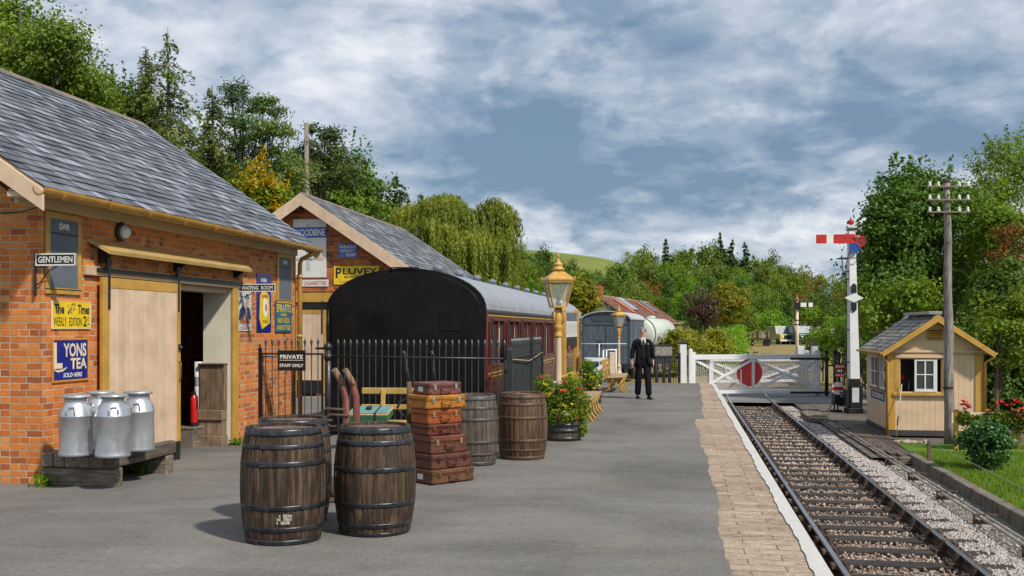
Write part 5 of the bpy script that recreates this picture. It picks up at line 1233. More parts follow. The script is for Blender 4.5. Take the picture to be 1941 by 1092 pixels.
flower_plant('flowering_plant', 'mass of red, orange and yellow bedding flowers in the near tub', (p.x, p.y+.1, .31), None,
             [(-.05, -.08, .08, .34, .30, .20, 1500), (-.10, 0, .34, .30, .25, .24, 1100), (-.3, 0, .55, .17, .15, .18, 380), (.1, .05, .48, .22, .2, .24, 600), (.27, 0, .22, .20, .2, .26, 650), (.30, -.05, -.06, .10, .12, .2, 250)], F1, 4)
p = at(1118, 24.0)
flower_tub('second flower tub half hidden behind the near bench', (p.x, p.y, 0), .30, .32, OAKGREY)
cl = lambda px, py, D: (lambda w_: (w_.x-p.x, w_.y-p.y))(at(px, D))+(zat(py, D)-.32,)
F2 = {'yellow': [cl(x, y, 23.8)+(s,) for x, y, s in ((1112, 712, .07), (1123, 718, .08), (1131, 722, .06), (1107, 722, .06), (1118, 731, .08), (1136, 733, .06), (1125, 738, .07), (1110, 738, .05))]}
flower_plant('flowering_plant', 'yellow flowering plant in the tub behind the near bench', (p.x, p.y, .32), None, [(0, 0, .25, .33, .28, .28, 1300), (-.08, 0, .52, .22, .2, .2, 600)], F2, 6)
p = at(1080, 21.3); flower_plant('flowering_plant', 'green and yellow plant at the foot of the yellow nameboard post', (p.x, p.y, .0), None, [(0, 0, .5, .3, .25, .35, 900), (-.05, 0, .82, .16, .15, .15, 250)], {'yellow': [(.05, -.2, .78, .08), (-.12, -.2, .7, .06)]}, 9)

# ------------------------------------------------------------------ the walking man
def skin(name, pts, edges, rad, mat, parent, sub=2, root=0):
    me = bpy.data.meshes.new(name); me.from_pydata([tuple(p) for p in pts], edges, [])
    o = bpy.data.objects.new(name+'_source', me); COL.objects.link(o)
    sk = o.modifiers.new('s', 'SKIN'); sk.use_smooth_shade = True; sv = me.skin_vertices[0].data
    for i, r in enumerate(rad): sv[i].radius = (r, r) if isinstance(r, (int, float)) else r
    sv[root].use_root = True
    ss = o.modifiers.new('u', 'SUBSURF'); ss.levels = ss.render_levels = sub
    dg = bpy.context.evaluated_depsgraph_get(); m2 = bpy.data.meshes.new_from_object(o.evaluated_get(dg)); bpy.data.objects.remove(o); bpy.data.meshes.remove(me)
    m2.materials.clear(); m2.materials.append(mat); m2.name = name
    for pl in m2.polygons: pl.use_smooth = True
    r = bpy.data.objects.new(name, m2); COL.objects.link(r); r.parent = parent; return r
def build_man():
    g = on_ground(1218, 757); t = thing('person', 'grey haired man in a dark three piece suit walking along the platform', 'person', (g.x, g.y, 0), YAW+.05)
    SKIN = paint('skin', (.60, .35, .26), .55, .08, 20, .03); SUIT = paint('suit_black', (.008, .0085, .011), .85, .3, 9, .15, spec=.15); WAIST = paint('waistcoat', (.011, .011, .014), .8, .3, 14, .15, spec=.15)
    TROU = paint('trouser_black', (.008, .0085, .011), .85, .3, 9, .15, spec=.15); SHOE = paint('shoe_leather', (.012, .011, .011), .28, .2, 9, .05); HAIR = paint('grey_hair', (.19, .165, .145), .7, .3, 40, .3, stretch=(3, 3, .6))
    # body: pelvis, spine, neck, head, arms to wrists, legs (one surface)
    P = [(0, 0, .96), (0, .0, 1.12), (0, .0, 1.30), (0, .01, 1.43), (0, .0, 1.51), (0, -.01, 1.56), (0, -.015, 1.655), (0, -.005, 1.73),
         (-.17, .01, 1.415), (-.225, .03, 1.17), (-.265, -.03, .955), (.17, .01, 1.415), (.235, .05, 1.17), (.275, .09, .96),
         (-.09, 0, .90), (-.095, .02, .50), (-.10, .10, .10), (.09, 0, .90), (.11, -.10, .50), (.13, -.15, .09)]
    E = [(0, 1), (1, 2), (2, 3), (3, 4), (4, 5), (5, 6), (6, 7), (3, 8), (8, 9), (9, 10), (3, 11), (11, 12), (12, 13), (0, 14), (14, 15), (15, 16), (0, 17), (17, 18), (18, 19)]
    Rr = [.10, .09, .10, .08, .052, .05, (.078, .092), (.062, .075), .055, .042, .030, .055, .042, .030, .085, .058, .038, .085, .058, .038]
    body = skin('body', P, E, Rr, SKIN, t)
    # face
    mb = MB(); mb.add([(0, -.108, 1.675), (-.016, -.092, 1.635), (.016, -.092, 1.635), (0, -.128, 1.638)], [(0, 1, 3), (0, 3, 2), (1, 2, 3)]); mb.build('nose', SKIN, t)
    for sx in (-1, 1):
        mb = MB(); mb.ball((sx*.032, -.092, 1.68), .012, 8, 0); mb.build('eye', paint('eye_dark', (.03, .02, .015), .3, .1, 9, 0), t)
        mb = MB(); mb.ball((sx*.081, .0, 1.668), .03, 8, 0, (.35, .7, 1.1)); mb.build('ear', SKIN, t)
        mb = MB(); mb.cbox((sx*.033, -.098, 1.702), (.04, .012, .009), 0, (0, sx*-.15, 0)); mb.build('eyebrow', HAIR, t)
    mb = MB(); mb.cbox((0, -.098, 1.607), (.05, .012, .008)); mb.build('mouth', paint('lip', (.35, .12, .10), .5, .1, 9, 0), t)
    mb = MB(); mb.ball((0, .022, 1.708), .085, 16, 0, (1.0, 1.12, .80)); 
    mb.v = [(a, b_, c) for a, b_, c in mb.v]; mb.box((-.09, -.03, 1.64), (-.075, .05, 1.72)); mb.box((.075, -.03, 1.64), (.09, .05, 1.72)); mb.build('hair', HAIR, t, .0)
    # hands: palm and five fingers each, hanging and slightly curled
    for sx, w_, bend in ((-1, Vector((-.270, -.045, .93)), -.02), (1, Vector((.278, .095, .935)), .02)):
        pts = [w_+Vector((0, 0, .03)), w_+Vector((sx*.004, -.008, -.035)), w_+Vector((sx*.004, -.012, -.075))]; ed = [(0, 1), (1, 2)]; rd = [.024, (.020, .036), (.018, .038)]
        for k, (dy, ln) in enumerate(((-.033, .062), (-.011, .074), (.011, .070), (.032, .056))):
            b = len(pts); pts += [w_+Vector((sx*.004, -.012+dy, -.088)), w_+Vector((-sx*.004, -.016+dy, -.088-ln*.5)), w_+Vector((-sx*.020, -.018+dy, -.088-ln))]; ed += [(2, b), (b, b+1), (b+1, b+2)]; rd += [.0095, .0088, .0075]
        b = len(pts); pts += [w_+Vector((-sx*.004, -.042, -.045)), w_+Vector((-sx*.016, -.056, -.078))]; ed += [(1, b), (b, b+1)]; rd += [.011, .0085]
        skin('hand', pts, ed, rd, SKIN, t, 1)
    # trousers, shoes
    skin('trousers', [(0, .0, 1.10), (0, 0, .93), (-.095, 0, .86), (-.10, .015, .50), (-.105, .10, .09), (.095, 0, .86), (.112, -.105, .51), (.132, -.15, .08)], [(0, 1), (1, 2), (2, 3), (3, 4), (1, 5), (5, 6), (6, 7)], [(.155, .13), (.15, .125), .108, .088, .082, .108, .088, .082], TROU, t, 2, 1)
    for x, y, yaw, tip in ((-.105, .10, .10, .0), (.135, -.15, .28, .0)):
        mb = MB(); V = []
        for yy, wd, z1 in ((.07, .03, .06), (.04, .042, .09), (-.02, .042, .085), (-.09, .048, .06), (-.15, .045, .045), (-.19, .028, .03)):
            V += [(-wd, yy, 0), (wd, yy, 0), (wd*.8, yy, z1), (-wd*.8, yy, z1)]
        mb.add(V, [(4*i+j, 4*i+(j+1) % 4, 4*i+4+(j+1) % 4, 4*i+4+j) for i in range(5) for j in range(4)]+[(0, 1, 2, 3), (20, 23, 22, 21)], 0, True)
        o = mb.build('shoe', SHOE, t, .006); o.location = (x, y, .004); o.rotation_euler = (tip*.2, 0, yaw)
    # shirt, waistcoat, tie, jacket
    skin('shirt', [(0, -.035, 1.28), (0, -.048, 1.40), (0, -.02, 1.50)], [(0, 1), (1, 2)], [(.10, .085), (.095, .075), (.062, .062)], paint('shirt_white', (.62, .64, .68), .8, .05, 9, .05), t, 2)
    mb = MB(); mb.prism([(-.016, 1.475), (.016, 1.475), (.020, 1.45), (.027, 1.31), (-.027, 1.31), (-.020, 1.45)], -.137, -.125, 'y'); mb.build('tie', paint('tie_dark', (.03, .03, .05), .6, .3, 30, 0), t, .004)
    skin('waistcoat', [(0, -.010, .90), (0, -.018, 1.15), (0, -.02, 1.30), (0, -.0, 1.37)], [(0, 1), (1, 2), (2, 3)], [(.165, .150), (.155, .140), (.150, .128), (.13, .10)], WAIST, t, 2)
    jp = [(0, .035, .82), (0, .03, 1.0), (0, .035, 1.18), (0, .035, 1.33), (0, .028, 1.435), (-.185, .012, 1.415), (-.238, .03, 1.18), (-.268, -.03, .98), (.185, .012, 1.415), (.248, .05, 1.18), (.278, .085, .985)]
    skin('jacket', jp, [(0, 1), (1, 2), (2, 3), (3, 4), (4, 5), (5, 6), (6, 7), (4, 8), (8, 9), (9, 10)], [(.20, .125), (.185, .125), (.175, .125), (.18, .12), (.10, .075), .072, .064, .055, .072, .064, .055], SUIT, t, 2, 2)
    # jacket fronts hanging open each side of the waistcoat, with lapels
    for sx, xo in ((-1, -.03), (1, .055)):
        mb = MB(); rows = [(1.45, .085, .16, -.085), (1.34, .075, .18, -.128), (1.2, .07, .178, -.14), (1.05, .075, .185, -.145), (.92, .085, .20, -.14), (.80, .10+max(0, sx)*.03, .215+max(0, sx)*.05, -.12)]; V = []
        for z, xi, xo2, y in rows: V += [(sx*xi, y, z), (sx*(xi+xo2)/2, y-.008, z), (sx*xo2, y+.07, z), (sx*xo2, y+.085, z), (sx*(xi+xo2)/2, y+.008, z), (sx*xi, y+.012, z)]
        mb.add(V, [(6*i+j, 6*i+(j+1) % 6, 6*i+6+(j+1) % 6, 6*i+6+j) for i in range(5) for j in range(6)]+[tuple(range(6)), tuple(reversed(range(30, 36)))], 0, True); mb.build('jacket_front', SUIT, t)
        mb = MB(); mb.prism([(sx*.055, 1.485), (sx*.10, 1.46), (sx*.125, 1.385), (sx*.098, 1.37), (sx*.062, 1.20), (sx*.06, 1.34)], -.152, -.14, 'y'); mb.build('lapel', SUIT, t, .004)
    mb = MB(); mb.ball((.105, -.158, 1.36), .016, 8); mb.build('buttonhole_flower', PET['yellow'], t)
    mb = MB(); mb.prism([(-.062, 1.53), (-.012, 1.485), (-.05, 1.46)], -.128, -.11, 'y'); mb.prism([(.062, 1.53), (.05, 1.46), (.012, 1.485)], -.128, -.11, 'y'); mb.build('collar', MATS['shirt_white'], t, .003)
build_man()

# ------------------------------------------------------------------ crossing gates
GD = 40.3
def gp(px, D=GD): return at(px, D)
def gate_post(label, px, D, ptop, z0=-.96, wd=.21, cap=True, group='white crossing gate posts', round_=False):
    g = at(px, D); zt = zat(ptop, D); t = thing('gate_post', label, 'post', (g.x, g.y, z0), YAW, group); h = zt-z0
    mb = MB(); mb.box((-wd/2, -wd/2, 0), (wd/2, wd/2, h-(.0 if not round_ else wd*.4)))
    if round_: mb.prism([(wd/2*math.cos(PI*i/8), h-wd*.4+wd*.45*math.sin(PI*i/8)) for i in range(9)], -wd/2+.001, wd/2-.001, 'y')
    mb.build('shaft', WHITE, t, .012)
    if cap: mb = MB(); mb.lathe([(wd*.78, 0), (wd*.8, .04), (wd*.55, .09), (.06, .12), (.05, .18), (.001, .22)], 4, (0, 0, h), 0, False, PI/4); mb.build('cap', BLACK, t)
    return t
gate_post('tall white gate post with a black cap at the platform end', 1294, 39.6, 652, -.96, .26)
gate_post('short round topped white post beside the capped post', 1309, 40.0, 661, -.96, .15, False, round_=True)
gate_post('round topped white post holding the free end of the gate', 1548, 41.5, 664, -.96, .24, False, round_=True)
gate_post('white capped post of the far gate behind the signal', 1544, 47, 655, -.96, .26)
gate_post('white capped post of the far gate over the rails', 1517, 48, 656, -.96, .30, False)
gate_post('cream round topped post of the far gate', 1529, 47.5, 664, -.96, .2, False, round_=True)
def crossing_gate(label, a, b_, ztop, zbot, target=True, mesh=True):
    d = b_-a; L = d.length; t = thing('crossing_gate', label, 'gate', (a.x, a.y, zbot), math.atan2(d.y, d.x), 'white level crossing gates'); H = ztop-zbot
    mb = MB(); mb.box((0, -.06, H-.20), (L, .06, H)); mb.build('top_rail', WHITE, t, .01)
    mb = MB(); mb.box((0, -.05, 0), (L, .05, .13)); mb.build('bottom_rail', WHITE, t, .01)
    mb = MB(); mb.box((-.02, -.07, -.05), (.16, .07, H+.1)); mb.build('end_stile', WHITE, t, .01)
    mb = MB(); mb.box((L-.12, -.07, -.05), (L+.02, .07, H+.04)); mb.build('end_stile', WHITE, t, .01)
    mb = MB(); mb.box((L*.48-.055, -.045, .161), (L*.48+.055, .045, H-.201)); mb.build('centre_stile', WHITE, t, .008)
    for x0, z0, x1, z1 in ((.16, H-.21, L*.46, .17), (.35, .17, L*.47, H-.21), (L*.49, H-.21, L-.16, .17), (L*.5, .17, L-.13, H-.3)):
        mb = MB(); mb.bar((x0, .02 if z0 > z1 else -.02, z0), (x1, .02 if z0 > z1 else -.02, z1), .035, .10); mb.build('brace', WHITE, t)
    mb = MB(); mb.box((.75, -.02, .16), (.80, .02, H*.75)); mb.box((2.05, -.02, .16), (2.09, .02, H*.62)); mb.build('stay', WHITE, t)
    if mesh:
        mb = MB(); wt_ = .011
        k = int(L/.085)
        for i in range(k): x = .16+(L-.3)*i/k; mb.bar((x, .055, .16), (x, .055, H-.2), wt_, wt_)
        k = int(H/.075)
        for i in range(k): z = .17+(H-.38)*i/k; mb.bar((.16, .06, z), (L-.12, .06, z), wt_, wt_, 0, (0, 1, 0))
        mb.build('wire_mesh', paint('galvanised_wire', (.55, .55, .53), .5, .1, 9, 0, metal=.3), t)
    if target:
        mb = MB(); r = .54; cz = H*.53; n = 36; mb.prism([(L*.455+r*math.cos(2*PI*i/n), cz+r*1.0*math.sin(2*PI*i/n)) for i in range(n)], .042, .053, 'y'); mb.build('red_target', paint('target_red', (.62, .045, .045), .55, .12, 5, .15, .2, stretch=(.3, 1, 4)), t)
        mb = MB(); mb.tube([(L*.44, 0, H), (L*.44, 0, H+.08), (L*.40, 0, H+.1)], .02, 6); mb.tube([(L*.48, 0, H), (L*.48, 0, H+.08), (L*.52, 0, H+.08)], .02, 6); mb.build('lamp_bracket', BLACK, t)
    return t
a = gp(1310, 40.2); b_ = gp(1552, 41.2)
crossing_gate('near white crossing gate with a red disc target across the rails', a, b_, zat(672, 40.6), zat(746, 40.6))
crossing_gate('far white crossing gate seen through the near gate', gp(1345, 46.5), gp(1532, 47.5), zat(676, 47)-.03, zat(725, 47), False)
# black hinge straps reaching over the gate from the iron hanging post
t = thing('hanging_post', 'black iron hanging post with long gate straps by the signal', 'post', (*at(1567, 41.2)[:2], -.96), YAW)
mb = MB(); mb.tube([(0, 0, 0), (0, 0, zat(668, 41.2)+.96)], .07, 12); mb.lathe([(.09, 0), (.09, .06), (.001, .14)], 10, (0, 0, zat(668, 41.2)+.96)); mb.build('shaft', BLACK, t)
for py in (680, 744):
    z = zat(py, 41.0)+.96; mb = MB(); mb.box((-1.55, -.36, z-.045), (.0, -.33, z+.045)); mb.box((-.03, -.329, z-.045), (.03, -.05, z+.045)); mb.lathe([(.1, -.07), (.1, .07)], 12, (0, 0, z)); mb.build('strap', BLACK, t)
t = thing('iron_post', 'second black iron post beside the gate hanging post', 'post', (*at(1583, 40.2)[:2], -.96), YAW)
mb = MB(); mb.tube([(0, 0, 0), (0, 0, zat(668, 40.2)+.96)], .075, 12); mb.lathe([(.10, 0), (.10, .06), (.06, .1), (.001, .16)], 10, (0, 0, zat(668, 40.2)+.96)); mb.build('shaft', BLACK, t)
mb = MB(); z = zat(693, 40.2)+.96; mb.box((-.35, -.03, z-.03), (.0, .03, z+.03)); mb.build('stay', BLACK, t)
def bar_fence(label, a, b_, z0, h, n, m=BLACK, group='black iron bar fences', mid=True):
    a = Vector((a.x, a.y, z0)); d = Vector((b_.x-a.x, b_.y-a.y, 0)); L = d.length; t = thing('bar_fence', label, 'fence', a, math.atan2(d.y, d.x), group)
    mb = MB()
    for i in range(n): x = L*(i+.5)/n; mb.tube([(x, 0, 0), (x, 0, h)], .014, 5)
    mb.build('bars', m, t)
    mb = MB(); mb.box((0, -.015, h-.10), (L, .015, h-.06)); mb.box((0, -.015, .12), (L, .015, .16)); mb.build('rail', m, t)
    for x in (0, L): mb = MB(); mb.box((x-.04, -.04, 0), (x+.04, .04, h+.06)); mb.build('post', m, t)
bar_fence('black bar fence behind the walking man at the platform end', at(1232, 39.5), at(1288, 39.5), -.96, 1.7, 12)
bar_fence('black bar fence between signal and hut', at(1590, 39.6), at(1652, 38.8), -.96, 1.75, 13)
t = thing('warning_board', 'small red and white warning board on the black fence', 'sign', (*at(1592, 39.2)[:2], zat(703, 39.2)), YAW)
mb = MB(); mb.box((-.17, -.02, -.23), (.17, 0, .23)); mb.build('panel', RED, t); mb = MB(); mb.box((-.15, -.024, -.10), (.15, -.021, .10)); mb.build('black_panel', BLACK, t)
mb = MB()
for i in range(5): mb.box((-.16+.066*i, -.024, .13), (-.13+.066*i, -.021, .20)); mb.box((-.16+.066*i, -.024, -.2), (-.13+.066*i, -.021, -.13))
for i in range(3): mb.box((-.10+.07*i, -.028, -.05), (-.06+.07*i, -.0245, .05))
mb.build('printed_pattern', LETTERW, t)
# white handrails and hand gate beyond the platform end
def rail_gate():
    D = 38.5; a = at(1108, D); t = thing('white_hand_gate', 'white painted hand gate with a sloping brace beyond the far bench', 'gate', (a.x, a.y, -.6), YAW)
    X = lambda px: (px-1108)*D/FPX; Z = lambda py: zat(py, D)+.6
    mb = MB(); mb.bar((0, 0, Z(681)), (X(1152), 0, Z(682)), .06, .14); mb.build('top_rail', WHITE, t)
    mb = MB(); mb.bar((X(1112), -.05, Z(714)), (X(1153), -.05, Z(685)), .05, .13); mb.build('brace', WHITE, t)
    mb = MB(); mb.box((X(1155), -.09, 0), (X(1165), .09, Z(668))); mb.build('post', CREAM, t, .02)
    mb = MB()
    for px in (1144, 1150, 1168): mb.tube([(X(px), .1, 0), (X(px), .1, Z(664))], .03, 6)
    mb.tube([(X(1144), .1, Z(664)), (X(1170), .1, Z(663))], .03, 6); mb.tube([(X(1137), .3, 0), (X(1137), .3, Z(652))], .02, 6); mb.tube([(X(1100), .3, Z(652)), (X(1190), .3, Z(652))], .015, 6); mb.build('handrail', WHITE, t)
    mb = MB()
    for px in (1102, 1118, 1130): mb.tube([(X(px), -.3, 0), (X(px), -.3, Z(700))], .03, 6)
    mb.build('stanchion', WHITE, t)
rail_gate()

# ------------------------------------------------------------------ signals
def build_signal():
    D = 33.0; g = at(1618, D); z0 = -.97; t = thing('semaphore_signal', 'tall white semaphore signal with a red arm and blue spectacle', 'signal', (g.x, g.y, z0), YAW); Z = lambda py: zat(py, D)-z0; X = lambda px: (px-1618)*D/FPX
    h = Z(432); w0, w1 = .155, .10; zb = Z(718)
    mb = MB(); mb.add([(s*a, q*a, z) for z, a in ((zb, w0), (h, w1)) for s, q in ((-1, -1), (1, -1), (1, 1), (-1, 1))], [(0, 3, 2, 1), (4, 5, 6, 7)]+[(i, (i+1) % 4, (i+1) % 4+4, i+4) for i in range(4)])
    mb.v = [(a-.08*(z-zb)/(h-zb)*1.0, b_, z) for a, b_, z in mb.v]; mb.build('post', WHITE, t, .01)
    cx = lambda z: -.08*(z-zb)/(h-zb)
    mb = MB(); mb.box((-.16, -.16, 0), (.16, .16, zb-.001)); mb.box((-.24, -.24, 0), (.24, .24, .16)); mb.box((-.30, -.12, .2), (-.161, .12, .75)); mb.box((.161, -.1, .1), (.26, .1, .9)); mb.build('base', BLACK, t, .015)
    mb = MB(); mb.box((-.10, -.166, .35), (.12, -.161, zb-.28)); mb.build('base_plate', paint('pale_grey_paint', (.55, .57, .6), .5, .1, 5), t)
    mb = MB(); mb.box((cx(h)-.13, -.13, h), (cx(h)+.13, .13, h+.05)); mb.lathe([(.05, .05), (.03, .10), (.025, .2)], 10, (cx(h), 0, h)); mb.build('cap', WHITE, t)
    mb = MB(); mb.ball((cx(h), 0, Z(421)), .10, 12); mb.build('finial_ball', RED, t)
    mb = MB(); mb.lathe([(.035, 0), (.02, .1), (.004, .34)], 8, (cx(h), 0, Z(421)+.09)); mb.build('finial_spike', WHITE, t)
    # arm
    y = -.20; za = Z(454); xa = X(1616)
    def strip(x0, x1, m, nm, par): 
        k = lambda x: .0+(x-xa)/(X(1543)-xa); up = lambda x: za+.155-.02*k(x); lo = lambda x: za-.145+.0*k(x)
        mb = MB(); mb.prism([(x0, lo(x0)), (x1, lo(x1)), (x1, up(x1)), (x0, up(x0))], y-.012, y+.012, 'y'); return mb.build(nm, m, par)
    arm = strip(X(1576), X(1617), RED, 'arm', t); strip(X(1563), X(1576)-.001, LETTERW, 'white_band', arm); strip(X(1543.5), X(1563)-.001, RED, 'arm_tip', arm)
    mb = MB(); mb.tube([(xa, -.22, za), (xa, .12, za)], .03, 8); mb.build('pivot', IRON, arm)
    # spectacle: red and blue glasses in an iron plate
    for px, py, m, nm in ((1627, 459, glass_mat('red_glass', (.28, .01, .01), .92, .08), 'red_spectacle'), (1615, 471, glass_mat('blue_glass', (.01, .06, .30), .92, .08), 'blue_spectacle')):
        c = (X(px), y-.02, Z(py)); M = Matrix.Translation(c) @ Matrix.Rotation(PI/2, 4, 'X')
        mb = MB(); mb.lathe([(.145, -.02), (.168, -.02), (.168, .02), (.145, .02), (.145, -.02)], 24, (0, 0, 0), 0, True, 0, M, False); sp = mb.build('spectacle', RED if nm[0] == 'r' else MIDBLUE, arm)
        mb = MB(); mb.lathe([(.144, -.008), (.144, .008)], 24, (0, 0, 0), 0, False, 0, M); mb.build(nm, m, sp)
    mb = MB(); mb.bar((X(1612), y-.02, Z(452)), (X(1626), y-.02, Z(446)), .02, .06, 0, (0, 1, 0)); mb.build('spectacle_plate', RED, arm)
    # lamp hoop bracket, diamond, black lozenges, cleats and down rod
    mb = MB(); k = [(X(1590), -.25), (X(1624), -.25), (X(1624), .25), (X(1590), .25), (X(1590), -.25)]; mb.tube([(a, b_, Z(490)) for a, b_ in k], .018, 6); mb.tube([(X(1596), 0, Z(490)), (X(1598), 0, Z(520)), (X(1605), 0, Z(530))], .018, 6); mb.build('lamp_stage', IRON, t)
    zc = Z(565); c = cx(zc); mb = MB(); mb.prism([(c-.31, zc), (c, zc-.145), (c+.31, zc), (c, zc+.145)], -.185, -.165, 'y'); mb.build('white_diamond', WHITE, t)
    mb = MB(); z1, z2 = Z(556), Z(537); mb.prism([(c-.085, z1), (c+.085, z1), (c+.085, z2-.08), (c, z2), (c-.085, z2-.08)], -.172, -.150, 'y'); mb.build('black_lozenge', BLACK, t); mb = MB(); z1, z2 = Z(574), Z(592); mb.prism([(c-.085, z1), (c-.085, z2+.08), (c, z2), (c+.085, z2+.08), (c+.085, z1)], -.172, -.150, 'y'); mb.build('black_lozenge', BLACK, t)
    mb = MB(); mb.tube([(X(1603), -.05, .3), (X(1603), -.05, Z(500)), (X(1611), -.15, Z(462))], .012, 5)
    for py in (515, 530, 625, 686): mb.box((X(1600), -.07, Z(py)-.02), (X(1612), .0, Z(py)+.02))
    mb.build('signal_rod', IRON, t)
    mb = MB(); mb.box((cx(Z(436))-.12, -.125, Z(437)), (cx(Z(436))+.12, .125, Z(434))); mb.build('iron_band', IRON, t)
build_signal()
def build_disc():
    D = 33.4; g = at(1585, D); z0 = -.98; t = thing('ground_signal', 'low ground signal with a white disc and red bar', 'signal', (g.x, g.y, z0), YAW+.1); zc = zat(736, D)-z0; M = Matrix.Translation((0, -.12, zc)) @ Matrix.Rotation(PI/2, 4, 'X')
    mb = MB(); mb.lathe([(.205, -.01), (.205, .01)], 28, (0, 0, 0), 0, False, 0, M); d = mb.build('disc', LETTERW, t)
    mb = MB(); mb.box((-.20, -.138, zc-.055), (.20, -.1305, zc+.05)); mb.build('red_bar', RED, d)
    mb = MB(); mb.box((-.1, -.10, .25), (.1, .15, zc+.1)); mb.box((-.15, -.15, 0), (.15, .15, .08)); mb.tube([(-.06, 0, 0), (-.04, 0, zc-.1)], .025, 6); mb.tube([(.06, 0, 0), (.04, 0, zc-.1)], .025, 6); mb.tube([(-.3, 0, .04), (-.05, 0, .35)], .015, 5); mb.box((.1, -.08, .2), (.28, .1, .5)); mb.build('mechanism', BLACK, t)
    mb = MB(); mb.cbox((.1, -.14, zc-.13), (.09, .01, .05), 0, (0, .5, 0)); mb.build('balance_mark', BLACK, d)
build_disc()
def build_far_signal():
    D = 66; g = at(1511, D); z0 = -1.2; t = thing('backing_signal', 'distant cream signal post with a short white arm', 'signal', (g.x, g.y, z0), YAW); Z = lambda py: zat(py, D)-z0; X = lambda px: (px-1511)*D/FPX
    mb = MB(); mb.tube([(0, 0, 0), (0, 0, Z(572))], [.13, .09], 8); mb.build('post', CREAM, t)
    mb = MB(); mb.lathe([(.06, 0), (.13, .12), (.05, .25), (.01, .5)], 8, (0, 0, Z(572))); mb.build('finial', paint('finial_orange', (.4, .16, .06), .5, .1, 5), t)
    a = None
    for x0, x1, m, nm in ((1516, 1527, LETTERW, 'arm'), (1527, 1531, BLACK, 'black_band'), (1531, 1539, LETTERW, 'arm_tip')):
        mb = MB(); mb.box((X(x0), -.2, Z(582)), (X(x1)-.002, -.16, Z(574))); o = mb.build(nm, m, a or t); a = a or o
    mb = MB(); mb.box((X(1505), -.25, Z(586)), (X(1515), .1, Z(573))); mb.tube([(X(1515), 0, Z(610)), (X(1515), 0, Z(580))], .03, 5); mb.box((X(1506), -.1, Z(608)), (X(1517), .1, Z(606))); mb.box((X(1500), -.1, Z(616)), (X(1516), .1, Z(614))); mb.build('lamp', BLACK, t)
build_far_signal()
